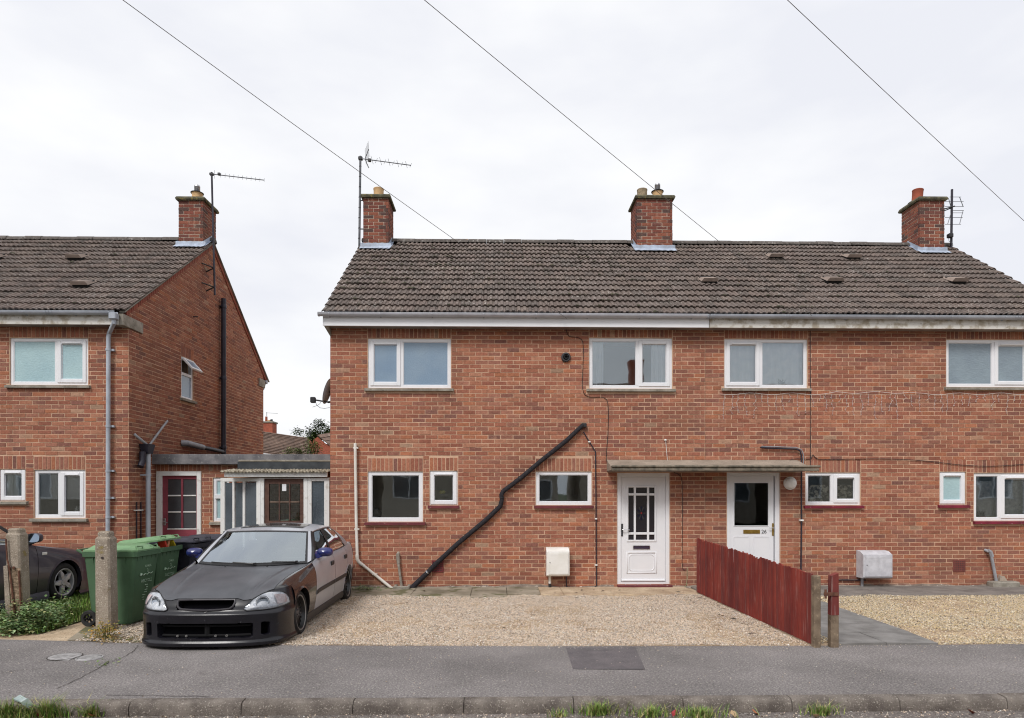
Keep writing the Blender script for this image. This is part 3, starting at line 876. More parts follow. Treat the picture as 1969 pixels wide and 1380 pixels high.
add_window(house_a, R_A['kit'], [(0, 1, 'f', 0, 'glass')], True, sill_mat='sill_red', wf=0.068)
add_window(house_a, R_A['small'], [(0, 1, 's', 1, 'glass')], True, sill_mat='sill_red', wf=0.03, sill_over=0.03)
add_window(house_a, R_A['low'], [(0, 1, 'f', 0, 'glass')], True, sill_mat='sill_red', wf=0.062, sill_over=0.03)
cx0, cx1 = [on_y(p, 420, 14.40).x for p in (698.5, 747)]
cm0, cm1 = [on_y(p, 420, 14.40).x for p in (1224.5, 1293)]
in_ch = lambda *cs: (lambda x, y: any(a-0.05 < x < b+0.05 and CH_Y+0.04 < y < CH_Y+0.6 for (a, b) in cs))
roof_a = make_roof(house_a, XA0-0.09, XP, 34, [(cx0, cx1), (cm0, cm1)], in_ch((cx0, cx1), (cm0, cm1)), 420)
chimney(house_a, cx0, cx1, 2.5, [(0.50, 'b')], cap_px=374)
chimney(house_a, cm0, cm1, 3.5, [(0.24, 'g'), (0.68, 'f')])
gut_z = soffit_gutter(house_a, XA0-0.07, XP-0.004, True, [], [on_y(p, 607, D-0.3).x for p in (633, 731, 831, 930, 1031, 1130, 1231, 1331)])
m = MB(); m.hexa([(XA0-0.06, D-0.21, Z_TOP-0.02), (XA0+0.02, D-0.21, Z_TOP-0.02), (XA0+0.02, D-0.002, Z_TOP-0.16), (XA0-0.0, D-0.002, Z_TOP-0.16),
                  (XA0-0.06, D-0.21, Z_TOP+0.06), (XA0+0.02, D-0.21, Z_TOP+0.06), (XA0+0.02, D-0.002, Z_TOP+0.06), (XA0-0.06, D-0.002, Z_TOP+0.06)])
m.build('eaves_corbel', M['concrete'], house_a)

# ------------------------------------------------------------------ the house with the part glazed door, number 26
W_B = {'bed': (1393, 651, 1553, 746), 'bath': (1820, 652, 1982, 744), 'low': (1549, 908, 1655, 971), 'small': (1807, 907, 1858, 970), 'kit': (1873, 909, 1985, 1001)}
R_B = {k: rect_px(v) for k, v in W_B.items()}
DOOR_B = rect_px((1398, 908, 1500, 1126))
house_b = thing('brick_house', (XP + 3.3, D, 0), 'red brick semi-detached house with part-glazed white door and peeling fascia', 'house', 'brick houses along the street')
holes_b = list(R_B.values()) + [DOOR_B]
sold_b = [lintel(R_B['low']), lintel(R_B['small']), lintel(R_B['kit'])] + [(R_B[k][0], R_B[k][1], R_B[k][3]+0.01, Z_TOP) for k in ('bath', 'bed')]
house_shell(house_b, XP, XB1, holes_b, None, None)
its = courses(XP+0.003, XB1, -0.075, Z_TOP, holes_b + sold_b + [sill_ex(R) for R in R_B.values()], phase=(XA0 - XP) % BRICK_L)
for s in sold_b: its += soldiers(*s)
emit_front(house_b, its, FR)
FRR = Frame((XB1, D+0.001, 0), (0, 1, 0), (1, 0, 0))
emit_mass(house_b, courses(0, YB-D, -0.075, ZR, [], clip=lambda z: tuple(y-D for y in gable_clip(z))), FRR, name='gable_bricks', ej=0.001)
add_window(house_b, R_B['bed'], [(0, 0.44, 's', 1, 'glass_up'), (0.44, 1, 'f', 0, 'glass_up')], True)
add_window(house_b, R_B['bath'], [(0, 0.57, 'f', 0, 'frost_grey'), (0.57, 1, 's', 1, 'frost_grey')], True)
add_window(house_b, R_B['low'], [(0, 0.5, 'f', 0, 'glass'), (0.5, 1, 's', 1, 'glass')], True, sill_mat='sill_crimson', sill_over=0.04)
add_window(house_b, R_B['small'], [(0, 1, 's', 1, 'frost_aqua')], True, sill_mat='sill_crimson', wf=0.03, sill_over=0.04)
add_window(house_b, R_B['kit'], [(0, 0.46, 'f', 0, 'glass'), (0.46, 1, 's', 1, 'glass')], True, sill_mat='sill_crimson', sill_over=0.02)
cr0, cr1 = [on_y(p, 420, 14.40).x for p in (1768.5, 1816)]
roof_b = make_roof(house_b, XP+0.002, XB1+0.09, 33, [(cr0, cr1)], in_ch((cr0, cr1)), 120)
chimney(house_b, cr0, cr1, 2.5, [(0.27, 'r')], cap_px=369)
soffit_gutter(house_b, XP+0.004, XB1+0.07, False, [on_y(p, 607, D-0.3).x for p in (1366, 1513, 1956)], [on_y(p, 607, D-0.3).x for p in (1425, 1629, 1729, 1828, 1931)])
for p in ((1487, 498), (1635, 499), (1360, 545), (1598, 544), (1835, 545)): vent_tile(roof_b, *p)

# ------------------------------------------------------------------ the house on the left, end gable towards us
W_L = {'bath': (18, 649, 169, 740), 'low': (65, 903, 164, 996), 'small': (-2, 902, 49, 963)}
R_L = {k: rect_px(v) for k, v in W_L.items()}
YR, YB, CH_Y = D + 3.35, D + 6.6, 14.62           # this house is a little deeper
ZR = ZC + (HY - 469)*YR/F
house_l = thing('brick_house', (XL1 - 2.5, D, 0), 'red brick house with grey gutter and black soil pipe on its exposed gable wall', 'house', 'brick houses along the street')
sold_l = [lintel(R_L['low']), lintel(R_L['small']), (R_L['bath'][0], R_L['bath'][1], R_L['bath'][3]+0.01, Z_TOP)]
GX = Frame((XL1, 0, 0), (0, 1, 0), (1, 0, 0))
gw = [on_x(349, 684, XL1), on_x(372, 770, XL1)]
R_G = (gw[0].y, gw[1].y, 3.30, 4.28)
zg0, zg1 = on_x(360, 768, XL1).z, on_x(349, 684, XL1).z
R_G = (gw[0].y, gw[1].y, zg0, zg1)
m = MB(); sheet(m, FR, XL0, XL1, -0.12, Z_TOP+0.02, list(R_L.values()))
k_ = (ZR-ZE)/(YR-YE)
m.quad((XL0, YB, -0.1), (XL0, YB, ZE), (XL1, YB, ZE), (XL1, YB, -0.1)); m.quad((XL0, D, -0.1), (XL0, YB, -0.1), (XL0, YB, ZE), (XL0, D, ZE))
sheet(m, GX, D+0.0071, YB, -0.1, Z_TOP, [R_G])
for (ya, yb_) in ((D, YR), (YR, YB)):
    zz = lambda y: ZE - 0.045 + (min(y, 2*YR-y)-YE)*k_
    m.quad((XL1-0.007, ya, Z_TOP), (XL1-0.007, yb_, Z_TOP), (XL1-0.007, yb_, zz(yb_)), (XL1-0.007, ya, zz(ya)))
m.quad((XL0+0.02, D+0.14, 2.52), (XL1-0.02, D+0.14, 2.52), (XL1-0.02, YB-0.02, 2.52), (XL0+0.02, YB-0.02, 2.52))
m.quad((XL0+0.02, D+1.7, -0.05), (XL1-0.02, D+1.7, -0.05), (XL1-0.02, D+1.7, 4.65), (XL0+0.02, D+1.7, 4.65), 1)
m.build('wall', [M['mortar'], M['room']], house_l)
its = courses(XL1 - 28*BRICK_L, XL1, -0.075, Z_TOP, list(R_L.values()) + sold_l + [sill_ex(R) for R in R_L.values()])
for s in sold_l: its += soldiers(*s)
emit_front(house_l, its, FR)
gb_hole = [R_G, (R_G[0]-0.02, R_G[1]+0.02, R_G[3]+0.01, R_G[3]+0.23), (R_G[0]-0.06, R_G[1]+0.06, R_G[2]-0.06, R_G[2])]
its = courses(D+0.0, YB, -0.075, ZR, gb_hole, phase=BRICK_L/2, clip=gable_clip) + soldiers(*gb_hole[1])
emit_mass(house_l, its, GX, name='gable_bricks', shade=0.86)  # gable bricks darkened in colour as the wall's shaded side
add_window(house_l, R_L['bath'], [(0, 0.59, 'f', 0, 'frost_aqua'), (0.59, 1, 's', 1, 'frost_aqua')], True)
add_window(house_l, R_L['low'], [(0, 0.49, 'f', 0, 'glass'), (0.49, 1, 's', 1, 'glass')], True)
add_window(house_l, R_L['small'], [(0, 1, 's', 1, 'glass')], True, wf=0.03)
cl1 = XL1 - 0.012; cl0 = cl1 - 0.545
roof_l = make_roof(house_l, XL0, XL1+0.07, 33, [(cl0, cl1)], in_ch((cl0, cl1)), 70)
chimney(house_l, cl0, cl1, 2.5, [(0.48, 'f')], cap_px=382)
soffit_gutter(house_l, XL0, XL1-0.05, False, [on_y(p, 607, D-0.3).x for p in (95,)], [on_y(p, 607, D-0.3).x for p in (47, 142, 212)])
for p in ((151, 500), (163, 552), (-8, 500)): vent_tile(roof_l, *p)
# verge: sloping brick-on-edge course and cement fillet under the tile ends
for side in (0, 1):
    mb, mc = MB(), MB(); n = 46
    for i in range(n):
        f0, f1 = i/n, (i+1)/n - 0.004
        ys = [D-0.1 + (YR-D+0.1)*f for f in (f0, f1)]
        if side: ys = [2*YR-y for y in ys]
        zs = [ZE + (min(y, 2*YR-y)-YE)*k_ - 0.03 for y in ys]
        x0, x1 = XL1-0.05, XL1+0.022
        P = [(x0, ys[0], zs[0]-0.115), (x1, ys[0], zs[0]-0.115), (x1, ys[1], zs[1]-0.115), (x0, ys[1], zs[1]-0.115),
             (x0, ys[0], zs[0]-0.012), (x1, ys[0], zs[0]-0.012), (x1, ys[1], zs[1]-0.012), (x0, ys[1], zs[1]-0.012)]
        mb.hexa(P, col=jit(lin(142, 82, 68)))
    mb.build('verge_bricks', M['brick'], house_l, kind='stuff')
    y0, y1 = (D-0.2, YR) if not side else (2*YR-D+0.2, YR)
    z0, z1 = [ZE + (min(y, 2*YR-y)-YE)*k_ - 0.035 for y in (y0, y1)]
    mc.hexa([(XL1-0.05, y0, z0), (XL1+0.055, y0, z0), (XL1+0.055, y1, z1), (XL1-0.05, y1, z1),
             (XL1-0.05, y0, z0+0.03), (XL1+0.055, y0, z0+0.03), (XL1+0.055, y1, z1+0.03), (XL1-0.05, y1, z1+0.03)])
    mc.build('verge_fillet', M['concrete'], house_l)
# concrete kneelers at the eaves corners
a, b = on_x(234, 612, XL1+0.03), on_x(268, 628, XL1+0.03)
m = MB(); m.bbox(XL1-0.1, XL1+0.032, D-0.22, D+0.42, Z_TOP-0.03, Z_TOP+0.17, 0.006); m.build('kneeler', M['concrete'], house_l)
m = MB(); m.bbox(XL1-0.1, XL1+0.032, YB-0.36, YB+0.05, Z_TOP-0.03, Z_TOP+0.19, 0.006); m.build('kneeler', M['concrete'], house_l)
# small gable window with its top light propped open
m = MB(); gxf = XL1 - 0.02
def gbars(mb, y0, y1, z0, z1, w, xf, xb):
    mb.bbox(xb, xf, y0, y0+w, z0, z1); mb.bbox(xb, xf, y1-w, y1, z0, z1); mb.bbox(xb, xf, y0+w, y1-w, z0, z0+w); mb.bbox(xb, xf, y0+w, y1-w, z1-w, z1)
y0, y1, z0, z1 = R_G; zm = z0 + 0.60*(z1-z0)
gbars(m, y0, y1, z0, z1, 0.05, gxf, gxf-0.07); m.bbox(gxf-0.07, gxf, y0+0.05, y1-0.05, zm-0.03, zm+0.03)
gwin = m.build('window', M['upvc'], house_l)
m = MB(); m.box(gxf-0.03, gxf-0.022, y0+0.045, y1-0.045, z0+0.045, zm-0.025); m.build('pane', M['frost_blue'], gwin)
T = Matrix.Translation((gxf+0.004, 0, z1-0.04)) @ Matrix.Rotation(rad(-42), 4, 'Y')
m = MB(); hh = z1-0.04-zm
for bx in ((0, 0.04, y0+0.03, y0+0.08, -hh, 0), (0, 0.04, y1-0.08, y1-0.03, -hh, 0), (0, 0.04, y0+0.08, y1-0.08, -hh, -hh+0.05), (0, 0.04, y0+0.08, y1-0.08, -0.05, 0)): m.bbox(*bx, M=T)
sa = m.build('open_sash', M['upvc'], gwin)
m = MB(); m.box(0.015, 0.022, y0+0.075, y1-0.075, -hh+0.045, -0.045, M=T); m.build('pane', M['frost_blue'], gwin)
m = MB(); m.bbox(XL1-0.05, XL1+0.06, y0-0.06, y1+0.06, z0-0.055, z0-0.001, 0.004); m.build('sill', M['concrete'], gwin)

# ------------------------------------------------------------------ doors
def text_mesh(s, size, M_, extr=0.001, align='CENTER'):
    cu = bpy.data.curves.new('text', 'FONT'); cu.body = s; cu.size = size; cu.extrude = extr; cu.align_x = align; cu.align_y = 'CENTER'
    o = bpy.data.objects.new('text', cu); COL.objects.link(o)
    dg = bpy.context.evaluated_depsgraph_get()
    me = bpy.data.meshes.new_from_object(o.evaluated_get(dg))
    bpy.data.objects.remove(o)
    me.transform(M_)
    return me
def front_door_a(h, R):
    x0, x1, z0, z1 = R; yf = D + 0.02
    m = MB(); w = 0.072
    m.bbox(x0, x0+w, yf, yf+0.09, z0, z1); m.bbox(x1-w, x1, yf, yf+0.09, z0, z1); m.bbox(x0+w, x1-w, yf, yf+0.09, z1-w, z1); m.bbox(x0+w, x1-w, yf, yf+0.09, z0, z0+0.05)
    d = m.build('door', M['upvc'], h)
    a, b, c, e = x0+w+0.006, x1-w-0.006, z0+0.056, z1-w-0.006
    L = MB(); yl = yf+0.018
    X = lambda p: on_y(p, 900, D).x
    Z = lambda p: on_y(1237, p, D).z
    # leaf with a glazed opening
    gx0, gx1, gz0, gz1 = X(1209), X(1259.5), Z(1038), Z(937)
    L.box(a, gx0, yl, yl+0.05, c, e); L.box(gx1, b, yl, yl+0.05, c, e); L.box(gx0, gx1, yl, yl+0.05, c, gz0); L.box(gx0, gx1, yl, yl+0.05, gz1, e)
    L.build('leaf', M['upvc'], d)
    m = MB(); frame_bars(m, gx0-0.035, gx1+0.035, gz0-0.035, gz1+0.035, 0.035, yl-0.014, yl, b=0.006); m.build('glazing_frame', M['upvc'], d)
    xs = [gx0, X(1219.5), X(1223.5), X(1245), X(1249), gx1]; zs = [gz0, Z(1028), Z(1023.5), Z(952.5), Z(948), gz1]
    for i in (1, 3):
        m = MB(); m.bbox(xs[i], xs[i+1], yl-0.012, yl+0.03, gz0, gz1, 0.004); m.build('glazing_bar', M['upvc'], d)
    for j in (1, 3):
        for i in (0, 2, 4):
            m = MB(); m.bbox(xs[i]+0.001, xs[i+1]-0.001, yl-0.010, yl+0.03, zs[j], zs[j+1], 0.004); m.build('glazing_bar', M['upvc'], d)
    for i in (0, 2, 4):
        for j in (0, 2, 4):
            m = MB(); m.box(xs[i], xs[i+1], yl+0.012, yl+0.018, zs[j], zs[j+1]); p = m.build('pane', M['door_pane'], d)
    # leaded flower in the middle pane
    m = MB(); xc, zc = (xs[2]+xs[3])/2, Z(986.5)
    for k in range(12):
        t = 2*math.pi*k/12; rx, rz = 0.085*math.cos(t), 0.135*math.sin(t)
        px, pz = -math.sin(t), math.cos(t)
        q = [(0.25, 0.0), (0.6, 0.010), (0.85, 0.013), (1.0, 0.0), (0.85, -0.013), (0.6, -0.010)]
        pts = [(xc+rx*f+px*o, yl+0.009, zc+rz*f+pz*o) for f, o in q]
        n = len(m.v); m.v += pts; m.f.append(tuple(range(n, n+6))); m.m.append(0 if k % 2 else 1); m.c.append(None)
    n = len(m.v); m.v += [(xc+0.014*math.cos(t), yl+0.0085, zc+0.02*math.sin(t)) for t in np.linspace(0, 2*math.pi, 10)[:-1]]; m.f.append(tuple(range(n, n+9))); m.m.append(2); m.c.append(None)
    m.build('leaded_flower', [M['lead_blue'], M['black_pl'], M['lead_red']], d)
    # letter plate
    m = MB(); frame_bars(m, X(1218), X(1250.5), Z(1056), Z(1049), 0.011, yl-0.016, yl, b=0.003); lp = m.build('letterbox', M['chrome'], d)
    m = MB(); m.box(X(1218)+0.011, X(1250.5)-0.011, yl-0.008, yl-0.001, Z(1056)+0.011, Z(1049)-0.011); m.build('flap', M['flap'], d)
    # raised lower panel with clipped corners
    px0, px1, pz0, pz1 = X(1205), X(1264), Z(1103), Z(1061)
    m = MB(); frame_bars(m, px0, px1, pz0, pz1, 0.028, yl-0.010, yl, b=0.005)
    q = 0.045; u0, u1, v0, v1 = px0+0.05, px1-0.05, pz0+0.055, pz1-0.05
    oct_ = [(u0+q, v0), (u1-q, v0), (u1-q*.6, v0+q*.3), (u1, v0+q), (u1, v1-q), (u1-q*.6, v1-q*.3), (u1-q, v1), (u0+q, v1), (u0+q*.6, v1-q*.3), (u0, v1-q), (u0, v0+q), (u0+q*.6, v0+q*.3)]
    m.tube([(x, yl-0.001, z) for x, z in oct_ + oct_[:2]], 0.008, 6, caps=False); m.build('panel_moulding', M['upvc'], d, smooth=50)
    m = MB(); m.bbox(a, b, yl-0.03, yl, c, c+0.04, 0.01); m.build('weather_bar', M['upvc'], d)
    # lever handle on its plate
    hx, hz = X(1197), Z(1019)
    m = MB(); m.bbox(hx-0.016, hx+0.016, yl-0.012, yl, hz-0.115, hz+0.115, 0.005)
    hd = m.build('handle', M['dark_metal'], d)
    m = MB(); m.tube([(hx, yl-0.01, hz+0.01), (hx, yl-0.05, hz+0.01), (hx+0.02, yl-0.056, hz+0.01), (hx+0.125, yl-0.052, hz+0.004)], 0.008, 8); m.build('lever', M['chrome'], hd, smooth=40) if False else m.build('lever', M['chrome'], d, smooth=40)
    return d
M['door_pane'] = mat_frosted('dark_patterned_door_glass', lin(34, 34, 42), lin(46, 42, 44), 70, (1, 1, 1), 0.5)
M['lead_blue'] = mat('dark_blue_leaded_glass', lin(22, 24, 48), None, rough=0.25)
M['lead_red'] = mat('red_leaded_glass', lin(140, 40, 40), None, rough=0.25)
M['flap'] = mat('dark_letter_flap', lin(72, 62, 82), None, rough=0.4, metal=0.4)
front_door_a(house_a, DOOR_A)
a, b = on_y(1187, 1124, D), on_y(1291, 1134, D)
m = MB(); m.bbox(a.x-0.005, b.x, D-0.10, D+0.1, -0.06, a.z-0.001, 0.008); m.build('door_step', M['sill_red'], house_a)

def front_door_b(h, R):
    x0, x1, z0, z1 = R; yf = D + 0.02
    X = lambda p: on_y(p, 900, D).x
    Z = lambda p: on_y(1450, p, D).z
    m = MB(); w = 0.062
    m.bbox(x0, x0+w, yf, yf+0.09, z0, z1); m.bbox(x1-w-0.02, x1, yf, yf+0.09, z0, z1); m.bbox(x0+w, x1-w-0.02, yf, yf+0.09, z1-w, z1)
    d = m.build('door', M['upvc'], h)
    a, b, c, e = x0+w+0.005, X(1489), z0+0.02, z1-w-0.006
    gx0, gx1, gz0, gz1 = X(1412), X(1480), Z(1012), Z(927)
    yl = yf + 0.016
    L = MB(); L.box(a, gx0, yl, yl+0.045, c, e); L.box(gx1, b, yl, yl+0.045, c, e); L.box(gx0, gx1, yl, yl+0.045, c, gz0); L.box(gx0, gx1, yl, yl+0.045, gz1, e)
    L.build('leaf', M['upvc'], d)
    m = MB(); frame_bars(m, gx0-0.002, gx1+0.002, gz0-0.002, gz1+0.002, 0.016, yl-0.008, yl+0.02, b=0.005); m.build('glazing_bead', M['upvc'], d)
    m = MB(); m.box(gx0+0.012, gx1-0.012, yl+0.010, yl+0.016, gz0+0.012, gz1-0.012); m.build('pane', M['glass_dark'], d)
    m = MB(); m.bbox(X(1430.5), X(1462.5), yl-0.012, yl, Z(1026), Z(1018.5), 0.004); m.build('letterbox', M['brass'], d)
    p = on_y(1469, 1022, yl)
    link('house_number', text_mesh('26', 0.098, Matrix.Translation((p.x, yl-0.002, p.z-0.002)) @ Matrix.Rotation(rad(90), 4, 'X'), 0.002), d).data.materials.append(M['black_pl'])
    for (p0, p1) in ((1411, 1443), (1450, 1482)):
        m = MB(); frame_bars(m, X(p0), X(p1), Z(1112), Z(1031), 0.016, yl-0.006, yl, b=0.005); m.build('panel_moulding', M['upvc'], d)
    m = MB(); hx = X(1487.5); m.bbox(hx-0.015, hx+0.017, yl-0.012, yl, Z(1030), Z(1006), 0.004); m.build('handle', M['brass'], d)
    m = MB(); m.tube([(hx, yl-0.01, Z(1015)), (hx, yl-0.05, Z(1015)), (hx-0.02, yl-0.055, Z(1015)), (hx-0.085, yl-0.05, Z(1014.5))], 0.008, 8); m.build('lever', M['chrome'], d, smooth=40)
front_door_b(house_b, DOOR_B)

# ------------------------------------------------------------------ canopy shared by the two doors
a, b = on_y(1175, 884, D-0.45), on_y(1540, 893, D-0.45)
can = thing('door_canopy', ((a.x+b.x)/2, D, b.z), 'long flat concrete canopy over the two front doors', 'canopy')
zt, zb = on_y(1350, 884, D-0.02).z, on_y(1350, 906, D-0.48).z
ztf = on_y(1350, 896, D-0.5).z
m = MB(); x0, x1 = a.x, fx(1533)
m.prism([(D, zb+0.02), (D-0.50, zb+0.02), (D-0.50, ztf-0.02), (D, zt+0.0)], 'x', x0, x1); m.build('slab', M['canopy'], can)
m = MB(); x1b = fx(1547)
m.bbox(x0-0.005, x1b, D-0.56, D-0.49, zb+0.0, zb+0.055, 0.012)
m.bbox(x0-0.01, x1b+0.02, D-0.575, D-0.49, zb+0.062, zb+0.105, 0.014); m.build('edge_gutter', M['canopy_dark'], can)
m = MB(); m.box(x0+0.01, x1-0.01, D-0.485, D-0.003, zb+0.006, zb+0.018); m.build('soffit', M['soffit'], can)

# ------------------------------------------------------------------ pipes on the walls
def wall_pts(pl, off, Y=D): return [on_y(p[0], p[1], Y-off) for p in pl]
def pipe(name, label, pts, r, mt, parts=None, cat='pipe', n=10, group=None):
    o = thing(name, pts[-1], label, cat, group)
    m = MB(); m.tube(pts, r, n); m.build('pipe', M[mt], o, smooth=50)
    return o
# white waste pipe running down to the gully
P = wall_pts([(683, 852), (685, 1000), (687, 1074), (690, 1080), (756, 1133)], 0.055)
wp = pipe('waste_pipe', 'long white waste pipe dropping down the wall then slanting to the gully', P, 0.027, 'white_pipe')
for q in ((683.2, 861), (685.3, 1017), (720, 1104)):
    c = on_y(q[0], q[1], D-0.055); m = MB(); m.box(c.x-0.036, c.x+0.05, D-0.075, D, c.z-0.012, c.z+0.012); m.build('clip', M['white_pipe'], wp)
m = MB(); m.tube(wall_pts([(686.6, 1066), (687.2, 1075), (690.5, 1081), (697, 1086)], 0.055), 0.032, 10); m.build('elbow', M['white_pipe'], wp, smooth=50)
# black lagged pipe
P = wall_pts([(1121, 817), (1088, 848), (1040, 886), (1000, 920), (968, 944), (964, 951), (965, 960), (962, 973), (935, 999), (880, 1045), (836, 1086), (820, 1103), (797, 1125), (789, 1133)], 0.06)
lg = pipe('lagged_pipe', 'thick black foam-lagged pipe running diagonally across the brick wall', P, [0.038, 0.041, 0.040, 0.041, 0.042, 0.04, 0.038, 0.042, 0.043, 0.042, 0.043, 0.043, 0.046, 0.048], 'lagging', n=12)
for q in ((965, 956, 1), (822, 1100, 0), (1000, 919.5, 0), (868, 1056, 0)):
    c = on_y(q[0], q[1], D-0.06)
    t = Vector((0, 0, 1)) if q[2] else Vector((0.72, 0, 0.68)); m = MB(); m.tube([c - t*0.012, c + t*0.012], 0.046, 12); m.build('tie', M['black_pl'] if q[2] or q[0] > 850 else M['chrome'], lg)
m = MB(); m.bbox(*[f(v) for f, v in ((lambda v: on_y(v, 800, D).x, 1117), (lambda v: on_y(v, 800, D).x, 1127))], D-0.09, D, on_y(1120, 822, D).z, on_y(1120, 814, D).z, 0.01); m.build('end_cap', M['black_pl'], lg)
# gully
c = on_y(768, 1132, D-0.16)
gl = thing('gully', (c.x, c.y, 0), 'small concrete gully surround where the two pipes meet', 'drain')
m = MB(); x0, x1 = on_y(757, 1132, D-0.16).x, on_y(788, 1132, D-0.16).x
m.bbox(x0, x1, D-0.26, D-0.20, -0.02, 0.075, 0.01); m.bbox(x0, x0+0.05, D-0.199, D-0.003, -0.02, 0.075, 0.01); m.bbox(x1-0.05, x1, D-0.199, D-0.003, -0.02, 0.075, 0.01); m.build('kerb', M['concrete'], gl)
m = MB(); m.box(x0+0.051, x1-0.051, D-0.198, D-0.01, -0.01, 0.012); m.build('grate', M['black_pl'], gl)
# overflow with elbow
P = wall_pts([(765, 1063), (764.5, 1066), (765, 1074), (766.5, 1086), (772, 1126)], 0.06); P[0].y = D
ov = pipe('overflow_pipe', 'short weathered grey overflow pipe standing beside the gully', P, 0.024, 'stone_pipe')
m = MB(); m.tube(wall_pts([(764.8, 1064), (765.5, 1077), (766.4, 1083)], 0.06), 0.031, 10); m.build('elbow', M['stone_pipe'], ov, smooth=50)
P = wall_pts([(1899, 1058), (1903, 1060), (1906, 1068), (1913, 1104), (1919, 1136)], 0.07); P[0].y = D
ov = pipe('overflow_pipe', 'short pale grey overflow pipe leaning on the wall near the air brick', P, 0.027, 'grey_pipe')
m = MB(); m.tube(wall_pts([(1900, 1058.5), (1904.5, 1061), (1907.5, 1070)], 0.07), 0.034, 10); m.build('elbow', M['grey_pipe'], ov, smooth=50)
c = on_y(1924, 1130, D-0.12)
gl = thing('gully', (c.x, c.y, 0), 'broken concrete gully block under the pale grey overflow pipe', 'drain')
m = MB(); m.bbox(on_y(1895, 1130, D).x, on_y(1946, 1130, D).x, D-0.2, D-0.01, -0.02, 0.115, 0.02); m.build('block', M['concrete'], gl)
m = MB(); m.hexa([(c.x+.02, D-.08, .115), (c.x+.16, D-.08, .115), (c.x+.15, D-.01, .115), (c.x+.02, D-.01, .115), (c.x+.05, D-.06, .21), (c.x+.12, D-.06, .2), (c.x+.12, D-.01, .2), (c.x+.05, D-.01, .22)]); m.build('mortar_lump', M['canopy'], gl)
# slim gas pipe from the white meter box
P = wall_pts([(1089, 1108), (1089, 1127), (1092, 1129), (1143, 1129), (1147, 1126), (1146.5, 1080), (1146, 960), (1145, 868), (1135, 852), (1122, 830)], 0.03)
gp = pipe('gas_pipe', 'thin dark pipe looping from the clean white meter box up the wall', P, 0.010, 'navy_pl', n=8)
for q in ((1146, 997), (1146.5, 1086), (1117, 1129), (1133, 849)):
    c = on_y(q[0], q[1], D-0.03); m = MB(); m.box(c.x-0.02, c.x+0.02, D-0.045, D, c.z-0.012, c.z+0.012); m.build('clip', M['white_pl'], gp)
P = wall_pts([(1462, 860), (1475, 861), (1530, 863), (1538, 866), (1541, 875), (1541, 900), (1541, 1000), (1540, 1096)], 0.045)
gp = pipe('gas_pipe', 'dark pipe turning down past the canopy end beside the round wall light', P, 0.014, 'navy_pl', n=8)
m = MB(); m.tube(wall_pts([(1464, 858), (1530, 860), (1541, 864), (1545, 874), (1545, 893)], 0.03), 0.009, 8); m.build('second_pipe', M['grey_pipe'], gp, smooth=50)
for q in ((1543, 894), (1541, 1000)):
    c = on_y(q[0], q[1], D-0.04); m = MB(); m.box(c.x-0.03, c.x+0.03, D-0.065, D, c.z-0.014, c.z+0.014); m.build('clip', M['white_pl'], gp)
P = wall_pts([(1592, 1115), (1665, 1115)], 0.03); pipe('gas_pipe', 'thin dark pipe running level from the fence to the grey meter box', P, 0.012, 'navy_pl', n=8)
# loose cables
def cable(label, pts, r=0.005, mt='black_pl', cat='cable', n=6): 
    o = tag(MB().tube(pts, r, n).build('cable', M[mt], None, smooth=60), label, cat); return o
def curve_px(pl, off, Y=D, sub=4):
    P = [Vector(p) for p in pl]; out = []
    for i in range(len(P)-1):
        p0, p1, p2, p3 = P[max(i-1, 0)], P[i], P[i+1], P[min(i+2, len(P)-1)]
        for k in range(sub):
            t = k/sub
            out.append(0.5*((2*p1) + (p2-p0)*t + (2*p0-5*p1+4*p2-p3)*t*t + (3*p1-p0-3*p2+p3)*t**3))
    out.append(P[-1])
    return [on_y(p[0], p[1], Y-off) for p in out]
cable('black telephone cable winding from the fascia round the bedroom window to the canopy', curve_px([(1092, 618), (1089, 632), (1094, 646), (1112, 649), (1121, 660), (1121, 700), (1120, 745), (1130, 762), (1160, 764), (1169, 778), (1169, 830), (1166, 880), (1172, 902), (1182, 906)], 0.012))
cable('black cable hanging down the wall between the two doors', curve_px([(1296, 908), (1309, 916), (1312, 940), (1312, 1020), (1312, 1088), (1318, 1095)], 0.012), 0.0045)
cable('pale green cable trailing off the wall foot by the white door', curve_px([(1321, 1090), (1321, 1110), (1318, 1127), (1300, 1132)], 0.02) + [on_z(1290, 1135, 0.02)], 0.005, 'pale_green')
cable('thin white cable hanging from a ball fixing down to the canopy', curve_px([(1280, 848), (1282, 870), (1284, 892)], 0.02), 0.005, 'white_pl')
c = on_y(1279.5, 846, D-0.02); mm = MB(); mm.lathe([(0, -0.02), (0.02, -0.012), (0.026, 0), (0.02, 0.014), (0, 0.02)], Matrix.Translation(c), 10); tag(mm.build('cable_fixing', M['white_pl'], None, smooth=60), 'white ball-shaped cable fixing high on the wall above the canopy', 'fixing')
cable('long black cable sagging across the wall over the lower windows of number 26', curve_px([(1500, 893), (1515, 886), (1530, 882), (1557, 882), (1563, 874), (1570, 881), (1590, 883), (1700, 882), (1780, 886), (1850, 894), (1910, 896), (1975, 892)], 0.015), 0.0055)
cable('straight black cable down the wall beside the net-curtained bedroom window', curve_px([(1558, 626), (1558, 700), (1559, 800), (1558, 905)], 0.012), 0.0055)

